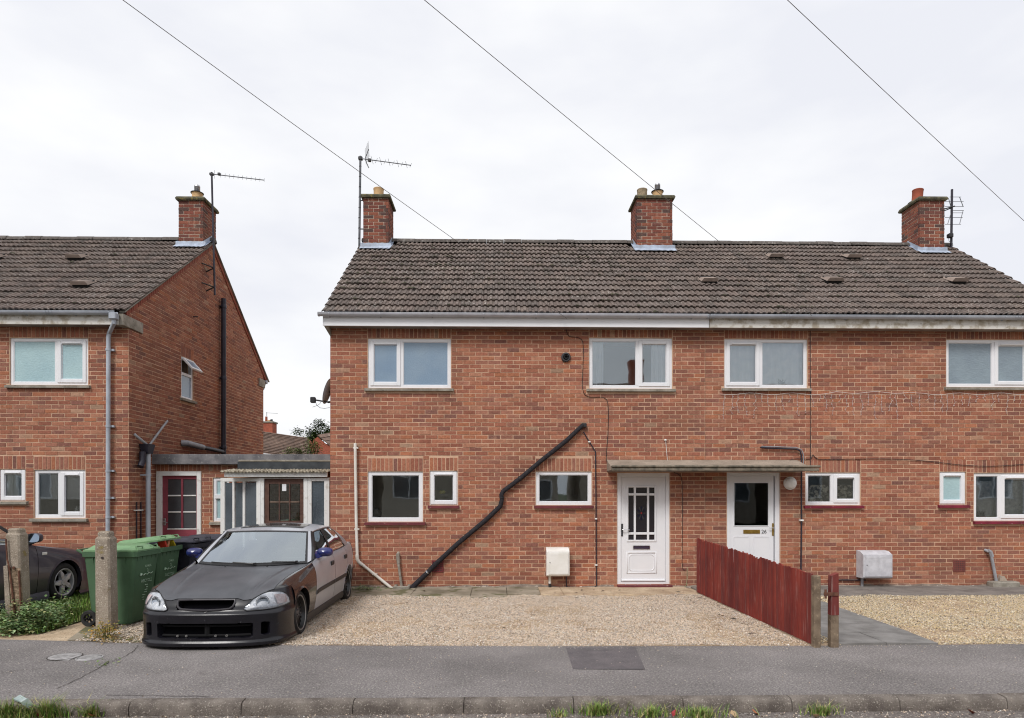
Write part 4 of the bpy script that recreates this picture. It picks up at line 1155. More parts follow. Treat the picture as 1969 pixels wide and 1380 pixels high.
# ------------------------------------------------------------------ meter boxes, wall light, vents
def meter_box(label, px0, py0, px1, py1, depth, mt, side_left):
    a, b = on_y(px0, py1, D-depth), on_y(px1, py0, D-depth)
    o = thing('meter_box', ((a.x+b.x)/2, D, a.z), label, 'meter box', 'gas meter boxes on the front walls')
    x0, x1, z0, z1 = a.x, b.x, a.z, b.z
    m = MB(); c = 0.05
    m.prism([(D, z0), (D-depth+0.02, z0), (D-depth, z0+0.02), (D-depth, z1-c), (D-depth*0.55, z1), (D, z1+0.015)], 'x', x0, x1); m.build('case', M[mt], o)
    m = MB(); m.bbox(x0+0.035, x1-0.015, D-depth-0.012, D-depth, z0+0.03, z1-c-0.02, 0.006); dr = m.build('door', M[mt], o)
    m = MB(); frame_bars(m, x0+0.05, x1-0.03, z0+0.05, z1-c-0.05, 0.006, D-depth-0.015, D-depth-0.012, b=0.001); m.build('rim', M[mt], dr)
    m = MB(); m.tube([(x0+0.06, D-depth-0.018, (z0+z1)/2), (x0+0.06, D-depth, (z0+z1)/2)], 0.009, 8); m.build('lock', M['dark_metal'], dr)
    return o, x0, z0
o, x0, z0 = meter_box('clean white meter box on the wall left of the panelled door', 1051, 1055, 1095, 1108, 0.21, 'white_pl', True)
m = MB(); m.tube([(x0+0.07, D-0.06, z0), (x0+0.07, D-0.06, 0.09)], 0.024, 10); m.build('inlet_pipe', M['white_pl'], o, smooth=50)
m = MB(); m.tube([(x0+0.07, D-0.06, 0.09), (x0+0.07, D-0.06, -0.03)], 0.027, 10); m.build('sleeve', M['black_pl'], o, smooth=50)
M['meter_grey'] = mat('chalky_grey_plastic', lin(206, 206, 212), lin(182, 182, 188), 9, 0.6, 0.3, speck=[(60, 0.68, lin(150, 146, 140), 0.6)])
o, x0, z0 = meter_box('chalky pale grey meter box on the wall right of the fence', 1660, 1061, 1716, 1112, 0.23, 'meter_grey', True)
m = MB(); m.tube([(x0+0.075, D-0.06, z0), (x0+0.075, D-0.06, -0.02)], 0.024, 10); m.build('inlet_pipe', M['grey_pipe'], o, smooth=50)

c = on_y(1518.5, 929, D)
o = thing('wall_light', c, 'round cream bulkhead light beside the part-glazed door', 'light')
T = Matrix.Translation(c) @ Matrix.Rotation(rad(90), 4, 'X')
m = MB(); m.lathe([(0.118, 0.0), (0.118, 0.03), (0.105, 0.035)], T, 28); m.build('base', M['white_pl'], o, smooth=40)
m = MB(); m.lathe([(0.106, 0.034), (0.104, 0.05), (0.085, 0.075), (0.05, 0.088), (0.0, 0.092)], T, 28); m.build('diffuser', M['white_pl'], o, smooth=60)
c = on_y(1088, 687, D)
o = thing('flue_vent', c, 'round black boiler vent high on the wall between the upstairs windows', 'vent')
T = Matrix.Translation(c) @ Matrix.Rotation(rad(90), 4, 'X')
m = MB(); m.lathe([(0.086, 0.0), (0.086, 0.03), (0.07, 0.045), (0.056, 0.045), (0.056, -0.01)], T, 28); m.build('collar', M['dark_grey_pl'], o, smooth=40)
m = MB(); m.lathe([(0.055, 0.002), (0.0, 0.003)], T, 24); m.build('duct', M['black_pl'], o)
m = MB(); m.lathe([(0.036, 0.0), (0.036, 0.06), (0.03, 0.06), (0.03, 0.0)], T, 20); m.build('inner_tube', M['black_pl'], o, smooth=40)
def air_brick(h, px0, py0, px1, py1, mt, nx=6, nz=5):
    a, b = on_y(px0, py1, D), on_y(px1, py0, D)
    m = MB(); m.bbox(a.x, b.x, D-0.012, D+0.0, a.z, b.z, 0.003); ab = m.build('air_brick', M[mt], h)
    w, hh = (b.x-a.x), (b.z-a.z); m = MB()
    for i in range(nx):
        for j in range(nz):
            xc, zc = a.x + w*(0.14+0.72*i/(nx-1)), a.z + hh*(0.16+0.68*j/(nz-1))
            m.box(xc-0.008, xc+0.008, D-0.0135, D-0.011, zc-0.008, zc+0.008)
    m.build('air_holes', M['black_pl'], ab, kind='stuff')
air_brick(house_a, 830.5, 1077, 853, 1100, 'air_red'); air_brick(house_b, 1832, 1076, 1856, 1099, 'air_brown')
M_ = None

# ------------------------------------------------------------------ drainpipes and pipework on the left house
m = MB(); z1 = gut_z
P = [on_y(219, 612, D-0.29), on_y(219, 621, D-0.29), on_y(210, 640, D-0.07), on_y(208.5, 648, D-0.07), on_y(207, 1150, D-0.07)]
P[-1].z = 0.0
m.tube(P, 0.036, 12); dp = m.build('downpipe', M['gutter_grey'], house_l, smooth=50)
for py in (672, 819, 905, 957, 994):
    c = on_y(208, py, D-0.07); mm = MB(); mm.lathe([(0.042, -0.02), (0.042, 0.02)], Matrix.Translation((c.x, c.y, c.z)), 14); mm.box(c.x-0.02, c.x+0.085, c.y+0.02, D, c.z-0.018, c.z+0.018); mm.build('bracket', M['gutter_grey'], dp)
mm = MB(); mm.bbox(P[0].x-0.06, P[0].x+0.06, D-0.355, D-0.232, P[0].z-0.02, P[0].z+0.09, 0.01); mm.build('outlet', M['gutter_grey'], dp)
# black soil pipe on the gable
def gx(px, py, off): return on_x(px, py, XL1+off)
c0, c1 = gx(430, 574, 0.08), gx(432, 872, 0.08)
m = MB(); m.tube([(c0.x, c0.y, c0.z), (c0.x, c0.y, c1.z-0.05)], 0.056, 14)
sp = m.build('soil_pipe', M['navy_pl'], house_l, smooth=50)
for py in (590, 727, 860):
    z = gx(431, py, 0.08).z; mm = MB(); mm.lathe([(0.066, -0.035), (0.066, 0.035), (0.058, 0.045)], Matrix.Translation((c0.x, c0.y, z)), 14); mm.box(XL1, c0.x, c0.y-0.09, c0.y+0.09, z-0.02, z+0.0); mm.build('collar', M['navy_pl'], sp, smooth=40)
p0, p1, p2 = gx(360, 852, 0.1), gx(390, 860, 0.1), gx(428, 868, 0.09)
m = MB(); m.tube([p0 + Vector((-0.1, -0.04, 0.0)), p0, p1], 0.062, 12); m.build('soil_branch', M['grey_pipe'], house_l, smooth=50)
m = MB(); m.tube([p1, p2], 0.045, 12); m.build('soil_branch', M['navy_pl'], house_l, smooth=50)
# hopper with two waste pipes and its grey downpipe
hc = gx(284, 860, 0.11)
m = MB(); m.hexa([hc + Vector(q) for q in ((-0.06, -0.08, -0.12), (0.05, -0.08, -0.12), (0.05, 0.08, -0.12), (-0.06, 0.08, -0.12), (-0.1, -0.12, 0.06), (0.08, -0.12, 0.06), (0.08, 0.12, 0.06), (-0.1, 0.12, 0.06))])
hp = m.build('hopper', M['navy_pl'], house_l)
m = MB(); m.tube([gx(322, 809, 0.05), gx(312, 822, 0.06), hc + Vector((0.02, 0.03, 0.05))], 0.021, 8); m.build('waste_pipe', M['grey_pipe'], house_l, smooth=50)
m = MB(); m.tube([gx(258, 834, 0.03), gx(262, 838, 0.06), hc + Vector((0, -0.03, 0.05))], 0.024, 8); m.build('waste_pipe', M['grey_pipe'], house_l, smooth=50)
a = gx(274, 868, 0.09); m = MB(); m.tube([a, gx(274, 885, 0.09), gx(270, 897, 0.09)], 0.055, 12); m.build('hopper_bend', M['navy_pl'], house_l, smooth=50)
b = gx(285, 872, 0.12); m = MB(); m.tube([(b.x, b.y, b.z), (b.x, b.y, 0.0)], 0.042, 12); d2 = m.build('downpipe', M['gutter_grey'], house_l, smooth=50)
zc = gx(285, 913, 0.12).z; mm = MB(); mm.lathe([(0.05, -0.022), (0.05, 0.022)], Matrix.Translation((b.x, b.y, zc)), 14); mm.box(XL1, b.x, b.y-0.05, b.y-0.02, zc-0.016, zc+0.016); mm.build('bracket', M['gutter_grey'], d2)
for px in (263, 271):
    q = gx(px, 965, 0.02); m = MB(); m.tube([(q.x, q.y, q.z), (q.x, q.y, 0.2)], 0.011, 8); gp = m.build('supply_pipe', M['navy_pl'], house_l, smooth=50)
m = MB(); q0, q1 = gx(261, 981, 0.035), gx(274, 981, 0.035); m.box(q0.x-0.02, q0.x+0.004, q0.y-0.03, q1.y+0.03, q0.z-0.01, q0.z+0.01); m.build('pipe_clip', M['white_pl'], house_l)
# rear gutter end
q = on_x(503, 745, XL1+0.02); m = MB(); m.tube([(XL1-0.3, YB+0.16, ZE-0.04), (XL1+0.05, YB+0.16, ZE-0.04)], 0.055, 10); m.tube([(XL1-0.02, YB+0.16, ZE-0.09), (XL1-0.02, YB+0.05, ZE-0.25), (XL1-0.02, YB-0.0, ZE-0.27)], 0.03, 8); m.build('rear_gutter', M['gutter_grey'], house_l, smooth=40)
m = MB(); q = gx(372, 609, 0.0); m.tube([(XL1-0.02, q.y, q.z), (XL1+0.12, q.y-0.05, q.z-0.01)], 0.013, 8); m.build('overflow_stub', M['navy_pl'], house_l)

# ------------------------------------------------------------------ flat roofed link and its porch
YF, YW = 12.45, 12.60
a = on_y(290, 873, YF)
lk = thing('flat_roof_extension', (-5.0, YW, 0), 'low brick flat-roofed extension joining the two houses', 'extension')
xl, xr = XL1 + 0.003, XA0 - 0.004
zt, zb = on_y(460, 873, YF).z, on_y(460, 892.5, YF).z
zt2 = on_y(300, 873, YF).z
R_RD = rect_px((301, 906, 387, 1060), YW); R_RD = (R_RD[0], R_RD[1], 0.03, R_RD[3])
R_LW = rect_px((409, 918, 440, 1003), YW)
FW = Frame((0, YW, 0), (1, 0, 0), (0, -1, 0))
m = MB(); sheet(m, FW, xl, xr, -0.1, zb+0.02, [R_RD, R_LW]); m.build('wall', M['mortar'], lk)
head = (R_RD[0]-0.16, on_y(425, 920, YW).x, R_RD[3]+0.01, zb+0.0)
its = courses(xl, xr, -0.075, zb, [R_RD, R_LW, head, (R_LW[0]-0.05, R_LW[1]+.05, R_LW[2]-0.06, R_LW[2])]) + soldiers(*head)
emit_front(lk, its, FW, 300)
m = MB(); m.bbox(xl, xr-0.0, YF, YF+0.03, zb, zt, 0.005); m.build('fascia', M['felt_fascia'], lk)
m = MB(); m.box(xl, xr, YF+0.031, YW+3.3, zt-0.035, zt-0.012); m.build('flat_roof', M['felt'], lk)
m = MB(); m.box(xl, xr, YF+0.0305, YW, zb+0.012, zb+0.02); m.build('soffit', M['felt'], lk)
x0 = on_y(457, 890, YF-0.05).x
m = MB(); m.bbox(x0, xr, YF-0.06, YF-0.002, on_y(540, 904, YF-0.05).z, on_y(540, 887.5, YF-0.05).z, 0.006); m.build('felt_upstand', M['felt_band'], lk)
m = MB(); m.bbox(x0+0.02, xr, YF-0.07, YF-0.002, on_y(540, 887.3, YF-0.05).z, on_y(540, 884, YF-0.05).z, 0.004); m.build('drip_edge', M['concrete'], lk)
# red glazed door
x0, x1, z0, z1 = R_RD
m = MB(); w = 0.10
m.bbox(x0, x0+w, YW-0.02, YW+0.08, z0, z1); m.bbox(x1-w+0.02, x1, YW-0.02, YW+0.08, z0, z1); m.bbox(x0+w, x1-w+0.02, YW-0.02, YW+0.08, z1-0.085, z1)
rd = m.build('red_door', M['upvc_old'], lk)
X = lambda p: on_y(p, 950, YW).x
Z = lambda p: on_y(345, p, YW).z
a, b, c, e = x0+w, x1-w+0.02, z0, z1-0.085
gx0, gx1, gz0, gz1 = X(321), X(376), Z(1016), Z(921)
L = MB(); yl = YW+0.03
L.box(a, gx0, yl, yl+0.045, c, e); L.box(gx1, b, yl, yl+0.045, c, e); L.box(gx0, gx1, yl, yl+0.045, c, gz0); L.box(gx0, gx1, yl, yl+0.045, gz1, e); L.build('leaf', M['door_red'], rd)
xm = (gx0+gx1)/2
m = MB(); m.bbox(xm-0.02, xm+0.02, yl-0.004, yl+0.03, gz0, gz1, 0.006); m.build('glazing_bar', M['door_red'], rd)
for j in (1, 2):
    zz = gz0 + (gz1-gz0)*j/3
    for (p, q) in ((gx0, xm-0.021), (xm+0.021, gx1)):
        m = MB(); m.bbox(p, q, yl-0.003, yl+0.03, zz-0.013, zz+0.013, 0.005); m.build('glazing_bar', M['upvc_old'], rd)
for j in range(3):
    for (p, q) in ((gx0, xm-0.021), (xm+0.021, gx1)):
        za, zb_ = gz0 + (gz1-gz0)*j/3 + (0.014 if j else 0), gz0 + (gz1-gz0)*(j+1)/3 - (0.014 if j < 2 else 0)
        m = MB(); m.box(p, q, yl+0.014, yl+0.02, za, zb_); m.build('pane', M['porch_pane'], rd)
for zz in (gz0-0.0,):
    m = MB(); m.bbox(gx0-0.01, gx1+0.01, yl-0.008, yl, gz0-0.022, gz0, 0.004); m.build('weather_bead', M['upvc_old'], rd)
m = MB(); hx, hz = X(315), Z(1003); m.bbox(hx-0.02, hx+0.02, yl-0.01, yl, hz-0.07, hz+0.07, 0.004); m.tube([(hx, yl-0.01, hz), (hx, yl-0.05, hz), (hx+0.08, yl-0.05, hz-0.015)], 0.009, 8); m.build('handle', M['steel'], rd)
# little window half hidden by the porch
lw = add_window(lk, R_LW, [(0, 1, 'f', 0, 'frost_aqua')], True, Y=YW, wf=0.06)
m = MB(); zz = R_LW[2]+0.57*(R_LW[3]-R_LW[2]); m.bbox(R_LW[0]+0.04, R_LW[1]-0.02, YW+0.0, YW+0.06, zz-0.04, zz+0.04, 0.004); m.build('transom', M['upvc'], lw)

# white lean-to porch
PY = 12.02
pc = thing('porch', (on_y(540, 1000, PY).x, PY, 0), 'peeling white timber porch with brown glazed door and narrow textured panes', 'porch')
X = lambda p: on_y(p, 950, PY).x
Z = lambda p: on_y(545, p, PY).z
P_LT, P_CR, P_RT = Vector((on_y(430, 950, 12.42).x, 12.42, 0)), Vector((X(501), PY, 0)), Vector((X(633), PY, 0))
ztop = Z(915)
def post(p, w, d, z0, z1, mt='upvc_old', ang=0.0, name='post', par=None):
    mm = MB(); mm.bbox(-w/2, w/2, -d/2, d/2, 0, z1-z0, 0.005, M=Matrix.Translation((p.x, p.y, z0)) @ Matrix.Rotation(ang, 4, 'Z')); return mm.build(name, M[mt], par or pc)
dv = (P_CR - P_LT); ang = math.atan2(dv.y, dv.x); Ls = dv.length
for f, w in ((0.0, 0.11), (0.30, 0.055), (0.58, 0.055), (0.97, 0.10)): post(P_LT + dv*f, w, 0.06, 0.0, ztop-0.03, ang=ang)
for (f0, f1) in ((0.0, 0.30), (0.30, 0.58), (0.58, 0.97)):
    q = P_LT + dv*((f0+f1)/2); w = Ls*(f1-f0) - (0.09 if f1 < 0.9 else 0.08)
    Mx = Matrix.Translation((q.x, q.y, 0)) @ Matrix.Rotation(ang, 4, 'Z')
    mm = MB(); mm.box(-w/2, w/2, -0.004, 0.004, 0.32, ztop-0.12, M=Mx); mm.build('pane', M['porch_glass'], pc)
    mm = MB(); mm.bbox(-w/2, w/2, -0.02, 0.02, 0.02, 0.30, 0.004, M=Mx); mm.build('lower_panel', M['upvc_old'], pc)
mm = MB(); mm.bbox(-Ls/2, Ls/2, -0.032, 0.032, ztop-0.10, ztop-0.031, 0.004, M=Matrix.Translation((P_LT + dv*0.5)) @ Matrix.Rotation(ang, 4, 'Z')); mm.build('head_rail', M['upvc_old'], pc)
mm = MB(); mm.bbox(-Ls/2, Ls/2, -0.04, 0.04, 0.27, 0.33, 0.004, M=Matrix.Translation((P_LT + dv*0.5)) @ Matrix.Rotation(ang, 4, 'Z')); mm.build('mid_rail', M['upvc_old'], pc)
for (p, q) in ((502, 508.5), (584.5, 592), (592.2, 600), (624, 634)):
    mm = MB(); mm.bbox(X(p), X(q), PY-0.03, PY+0.03, 0.0, ztop-0.03, 0.004); mm.build('post', M['upvc_old'], pc)
mm = MB(); mm.bbox(X(508.5), X(584.5), PY-0.03, PY+0.03, Z(920), ztop-0.031, 0.004); mm.bbox(X(600), X(624), PY-0.03, PY+0.03, Z(925), ztop-0.031, 0.004); mm.build('head_rail', M['upvc_old'], pc)
mm = MB(); mm.box(X(600), X(624), PY-0.004, PY+0.004, 0.3, Z(925)); mm.build('pane', M['porch_glass'], pc)
mm = MB(); mm.bbox(X(600), X(624), PY-0.02, PY+0.02, 0.02, 0.298, 0.004); mm.build('lower_panel', M['upvc_old'], pc)
# fascia beam and corrugated roof
xL = on_y(430, 912, PY-0.12).x
mm = MB(); mm.bbox(xL, X(632), PY-0.10, PY-0.06, Z(917), Z(907.5), 0.005); mm.build('fascia_beam', M['upvc_old'], pc)
zr0 = Z(907); rows = []
nx = 150
for (y, z) in ((PY-0.16, zr0-0.012), (PY-0.165, zr0+0.004), (YF+0.02, zr0+0.07)):
    rows.append([(xL-0.05 + (X(632)-xL+0.05)*i/nx, y + (0.01*mnoise.noise(Vector((i*0.11, 0, 5))) if y < PY else 0), z + 0.011*math.sin(i*1.25) + 0.012*mnoise.noise(Vector((i*0.07, 2, 1)))) for i in range(nx+1)])
mm = MB(); mm.grid(rows, flip=True); mm.build('corrugated_roof', M['old_sheet'], pc)
# brown door with six panes
bd = MB(); yl = PY - 0.005
gx0, gx1, gz0, gz1 = X(517.5), X(577), Z(1001), Z(930)
a, b, c, e = X(508.5)+0.004, X(584.5)-0.004, 0.04, Z(920.5)
bd.box(a, gx0, yl, yl+0.045, c, e); bd.box(gx1, b, yl, yl+0.045, c, e); bd.box(gx0, gx1, yl, yl+0.045, c, gz0); bd.box(gx0, gx1, yl, yl+0.045, gz1, e)
dr = bd.build('brown_door', M['door_brown'], pc)
for i in (1, 2):
    xx = gx0 + (gx1-gx0)*i/3; mm = MB(); mm.bbox(xx-0.011, xx+0.011, yl-0.003, yl+0.03, gz0, gz1, 0.004); mm.build('glazing_bar', M['door_brown'], dr)
zm = Z(965)
for i in range(3):
    mm = MB(); mm.bbox(gx0+(gx1-gx0)*i/3+0.012, gx0+(gx1-gx0)*(i+1)/3-0.012, yl-0.002, yl+0.03, zm-0.012, zm+0.012, 0.004); mm.build('glazing_bar', M['door_brown_pale'], dr)
    for (za, zb_) in ((gz0, zm-0.012), (zm+0.012, gz1)):
        mm = MB(); mm.box(gx0+(gx1-gx0)*i/3+0.011, gx0+(gx1-gx0)*(i+1)/3-0.011, yl+0.012, yl+0.018, za, zb_); mm.build('pane', M['porch_glass_pale'], dr)
q = on_y(546.5, 937, yl+0.008); mm = MB(); mm.box(q.x-0.038, q.x+0.038, yl+0.006, yl+0.010, q.z-0.065, q.z+0.065)
tag(mm.build('paper_notice', M['upvc'], None), 'small white paper notice taped inside the brown porch door', 'notice')
for (px, py, cc) in ((530, 985, 'yellow_fl'), (549, 985, 'yellow_fl')):
    q = on_y(px, py, PY-0.02); o = thing('flower_pot', (q.x, PY+0.15, q.z), 'yellow flowers in dark pot behind the %s pane of the brown door' % ('left lower' if px < 540 else 'middle lower'), 'flowers')
    mm = MB()
    for k in range(26):
        t, r = RNG.uniform(0, 6.28), RNG.uniform(0, 0.075); cx, cz = q.x+r*math.cos(t), q.z+r*0.6*math.sin(t)
        for s in range(2):
            d1 = Vector((RNG.normal(), RNG.normal()*0.3, RNG.normal())).normalized()*0.02; d2 = Vector((d1.z, 0, -d1.x)); ce = Vector((cx, PY+0.16+RNG.uniform(-0.015, 0.015), cz))
            mm.quad(ce-d1, ce-d2, ce+d1, ce+d2)
    mm.build('petals', M[cc], o)
    mm = MB(); mm.lathe([(0.0, -0.15), (0.05, -0.15), (0.075, -0.04), (0.068, -0.04)], Matrix.Translation((q.x, PY+0.13, q.z)), 12); mm.build('pot', M['plum_pot'], o, smooth=50)

# mortar smeared along the foot of the walls
def wall_foot(h, x0, x1, seed):
    rows = []
    for x in np.arange(x0, x1, 0.07):
        hgt = 0.045 + 0.05*max(-0.4, mnoise.noise(Vector((x*1.1, seed, 0)))) + 0.018*mnoise.noise(Vector((x*6, seed, 3)))
        rows.append([(x, D-0.030, 0.0), (x, D-0.018, hgt*0.5), (x, D-0.0045, hgt)])
    m = MB(); m.grid(rows, flip=False); m.build('mortar_fillet', M['mortar_foot'], h, smooth=60)
M['mortar_foot'] = mat('old_mortar_fillet', lin(150, 138, 126), lin(112, 100, 92), 7, 0.95, 0.1, bump=0.7, bscale=60, speck=[(20, 0.6, lin(186, 176, 166), 0.6)])
wall_foot(house_a, XA0+0.02, DOOR_A[0]-0.03, 1.0); wall_foot(house_a, DOOR_A[1]+0.03, XP-0.01, 2.0); wall_foot(house_b, XP+0.01, DOOR_B[0]-0.02, 3.0); wall_foot(house_b, DOOR_B[1]+0.02, XB1, 4.0)

# ================================================================== GROUND
def mat_asphalt(name, base, base2, speck_amt=0.36):
    m, nt, out = nodes_of(name)
    P = coords(nt)
    n = noise_node(nt, P, 0.9, 6, 0.6)
    col = ramp(nt, n.outputs['Fac'], [(0.32, base2), (0.62, base)]).outputs['Color']
    nf = noise_node(nt, P, 62, 4, 0.75)
    nl = noise_node(nt, P, 0.33, 4, 0.6)
    col = mixc(nt, 1.0, col, ramp(nt, nl.outputs['Fac'], [(0.35, 0.80), (0.65, 1.14)]).outputs['Color'], 'MULTIPLY')
    vs = nt.nodes.new('ShaderNodeTexVoronoi'); vs.inputs['Scale'].default_value = 2.1; nt.links.new(P, vs.inputs['Vector'])
    col = mixc(nt, ramp(nt, vs.outputs['Distance'], [(0.030, 0.45), (0.05, 0.0)]).outputs['Color'], col, lin(70, 66, 64))
    col = mixc(nt, 1.0, col, ramp(nt, nf.outputs['Fac'], [(0.30, 0.36), (0.5, 1.0), (0.70, 1.75)]).outputs['Color'], 'MULTIPLY')
    n2 = noise_node(nt, P, 44, 2, 0.6)
    col = mixc(nt, ramp(nt, n2.outputs['Fac'], [(0.58, 0.0), (0.64, speck_amt)]).outputs['Color'], col, lin(196, 190, 182))
    n5 = noise_node(nt, P, 2.3, 5, 0.7)
    col = mixc(nt, ramp(nt, n5.outputs['Fac'], [(0.60, 0.0), (0.74, 0.4)]).outputs['Color'], col, lin(84, 78, 76))
    nb = noise_node(nt, P, 130, 3, 0.7)
    principled(nt, out, col, 0.93, 0.2, 0, (nb.outputs['Fac'], 0.8, 0.008))
    return m
M['pavement'] = mat_asphalt('worn_asphalt_footway', lin(131, 126, 125), lin(111, 107, 106))
M['road'] = mat_asphalt('road_asphalt', lin(122, 114, 110), lin(100, 94, 90))
M['ground'] = mat('distant_grass', lin(74, 84, 46), lin(60, 70, 40), 0.6, 0.95)
M['soil'] = mat('dusty_gravel_bed', lin(200, 180, 154), lin(168, 146, 122), 3, 0.95, 0.1, bump=0.7, bscale=70, bdist=0.01, speck=[(60, 0.58, lin(112, 98, 84), 0.7)])
M['lawn_soil'] = mat('lawn_soil', lin(70, 74, 36), lin(58, 58, 34), 4, 0.95, 0.1)
M['slab'] = mat('grey_paving_slab', lin(136, 134, 132), lin(112, 110, 108), 4, 0.92, 0.2, bump=0.5, bscale=110, speck=[(70, 0.64, lin(170, 166, 160), 0.5)])
M['path'] = mat('stained_concrete_path', lin(160, 150, 134), lin(118, 110, 94), 2.2, 0.93, 0.2, bump=0.5, bscale=90, speck=[(3.2, 0.56, lin(92, 92, 62), 0.8), (30, 0.63, lin(100, 92, 82), 0.6)])
M['path_grey'] = mat('grey_concrete_path', lin(134, 128, 122), lin(108, 102, 98), 3, 0.93, 0.2, bump=0.5, bscale=90, speck=[(30, 0.63, lin(160, 152, 144), 0.5)])
M['kerb'] = mat('aggregate_kerb_concrete', lin(128, 120, 113), lin(92, 85, 80), 5, 0.95, 0.2, bump=0.9, bscale=110, bdist=0.01, speck=[(75, 0.60, lin(180, 172, 162), 0.55), (90, 0.62, lin(78, 70, 66), 0.7)])
M['attr'] = mat_attr('gravel_stone', 0.85, 0.3, 140)
M['leaf'] = mat_attr('leaf', 0.6, 0.0, 30, 0.2)

m = MB(); m.quad((-600, -400, -0.16), (600, -400, -0.16), (600, 1200, -0.16), (-600, 1200, -0.16)); struct(m.build('ground', M['ground']))
m = MB(); m.quad((-60, -2.4, -0.105), (60, -2.4, -0.105), (60, 5.36, -0.105), (-60, 5.36, -0.105)); struct(m.build('road', M['road']))
EDGE = [on_z(*p) for p in ((-900, 1240), (0, 1229), (170, 1233), (245, 1236), (420, 1239), (700, 1241), (1000, 1242), (1300, 1242), (1600, 1241), (1969, 1238), (2900, 1236))]
def edge_y(x):
    for a, b in zip(EDGE, EDGE[1:]):
        if a.x <= x <= b.x: return a.y + (b.y-a.y)*(x-a.x)/(b.x-a.x)
    return EDGE[0].y if x < 0 else EDGE[-1].y
KY = 5.46
xs = sorted([e.x for e in EDGE if -30 < e.x < 30] + list(np.linspace(-30, 30, 61)))
m = MB(); m.grid([[(x, KY, 0.0), (x, edge_y(x) + 0.012*mnoise.noise(Vector((x*6, 0, 0))), 0.0)] for x in xs], flip=True); struct(m.build('pavement', M['pavement']))
m = MB(); m.grid([[(x, edge_y(x) - 0.05, -0.008), (x, 40.0, -0.008)] for x in xs], flip=True); struct(m.build('garden_ground', M['soil']))
# asphalt patch, covers, crack
m = MB(); q = [on_z(*p, 0.004) for p in ((1088, 1245), (1222, 1244), (1241, 1287), (1102, 1286))]
n = len(m.v); m.v += [tuple(p) for p in q]; m.f.append((3, 2, 1, 0)); m.m.append(0); m.c.append(None); struct(m.build('pavement_patch', M['asphalt_dk']))
M['cover'] = mat('worn_iron_cover', lin(176, 174, 174), lin(138, 136, 136), 20, 0.6, 0.4, metal=0.2, bump=0.5, bscale=60)
M['cover_gap'] = mat('dirt_in_joint', lin(66, 60, 56), None, rough=0.95)
c = on_z(125, 1263, 0)
o = thing('drain_cover', c, 'square worn metal inspection cover with round lid set in the pavement', 'drain cover')
q = [on_z(*p, 0.004) for p in ((93, 1268), (118, 1257), (157, 1259.5), (132, 1269.5))]
m = MB(); m.hexa([p - Vector((0, 0, 0.02)) for p in q[::-1]] + [p + Vector((0, 0, 0.004)) for p in q[::-1]]); m.build('frame', M['cover'], o)
r = 0.15; m = MB(); m.lathe([(r+0.012, 0.0085), (r+0.004, 0.0088)], Matrix.Translation((c.x, c.y, 0)), 32); m.build('joint', M['cover_gap'], o)
m = MB(); m.lathe([(r, 0.009), (r*0.8, 0.012), (0, 0.012)], Matrix.Translation((c.x, c.y, 0)), 32)
for k in range(-3, 4): m.box(c.x-0.10, c.x+0.10, c.y+k*0.03-0.006, c.y+k*0.03+0.006, 0.012, 0.0155)
m.build('lid', M['cover'], o)
c = on_z(172, 1265, 0)
o = thing('drain_cover', c, 'small round worn metal cover beside the square inspection cover', 'drain cover')
m = MB(); m.lathe([(0.128, 0.002), (0.125, 0.008), (0.112, 0.008)], Matrix.Translation(c), 32); m.build('frame', M['cover'], o)
m = MB(); m.lathe([(0.108, 0.004), (0.1, 0.010), (0, 0.010)], Matrix.Translation(c), 32)
for k in range(-2, 3): m.box(c.x-0.07, c.x+0.07, c.y+k*0.028-0.005, c.y+k*0.028+0.005, 0.010, 0.0135)
m.build('lid', M['cover'], o)
def crack(pl, w=0.004):
    P = []
    for a, b in zip(pl, pl[1:]):
        for k in range(6):
            t = k/6; P.append((a[0]+(b[0]-a[0])*t + RNG.normal()*1.2, a[1]+(b[1]-a[1])*t + RNG.normal()*0.5))
    P = [on_z(p[0], p[1], 0.004) for p in P]
    m = MB()
    for a, b in zip(P, P[1:]):
        d = (b-a).normalized(); n = Vector((-d.y, d.x, 0)); w1, w2 = w*RNG.uniform(0.4, 1.2), w*RNG.uniform(0.4, 1.2)
        m.quad(a-n*w1, b-n*w2, b+n*w2, a+n*w1)
    struct(m.build('pavement_crack', M['cover_gap']))
crack([(268, 1241), (252, 1254), (232, 1266), (205, 1275), (180, 1289), (150, 1305), (102, 1327)])
crack([(0, 1293), (40, 1287), (95, 1284)], 0.003)
crack([(205, 1336), (300, 1337), (420, 1339)], 0.004)

# kerb stones
kerb = thing('kerb', (0, KY, 0), 'row of rough aggregate kerb stones along the road edge', 'kerb'); struct(kerb); del kerb['category']
xj = on_z(472, 1345, 0.0).x
L = 0.915; k0 = math.floor((-7.5 - xj)/L)
for k in range(k0, k0+17):
    a = xj + k*L; b = a + L - 0.007
    dz = RNG.uniform(-0.006, 0.006)
    mb = MB(); nseg = 12; rows = []
    for i in range(nseg+1):
        x = a + (b-a)*i/nseg; e = lambda s, q: q*mnoise.noise(Vector((x*9, s*7.7, 2)))
        rows.append([(x, KY+0.005, dz+0.004), (x, KY-0.07, dz+0.004+e(1, .004)), (x, KY-0.095+e(2, .006), dz-0.008+e(3, .004)), (x, KY-0.108+e(4, .006), dz-0.03), (x, KY-0.112+e(5, .006), -0.08), (x, KY-0.112, -0.13)])
    mb.grid(rows, flip=False)
    for r_ in (rows[0], rows[-1]):
        n = len(mb.v); mb.v += r_ + [(r_[0][0], KY+0.005, -0.13)]; mb.f.append(tuple(range(n, n+7))); mb.m.append(0); mb.c.append(None)
    mb.build('kerb_stone', M['kerb'], kerb, smooth=40)

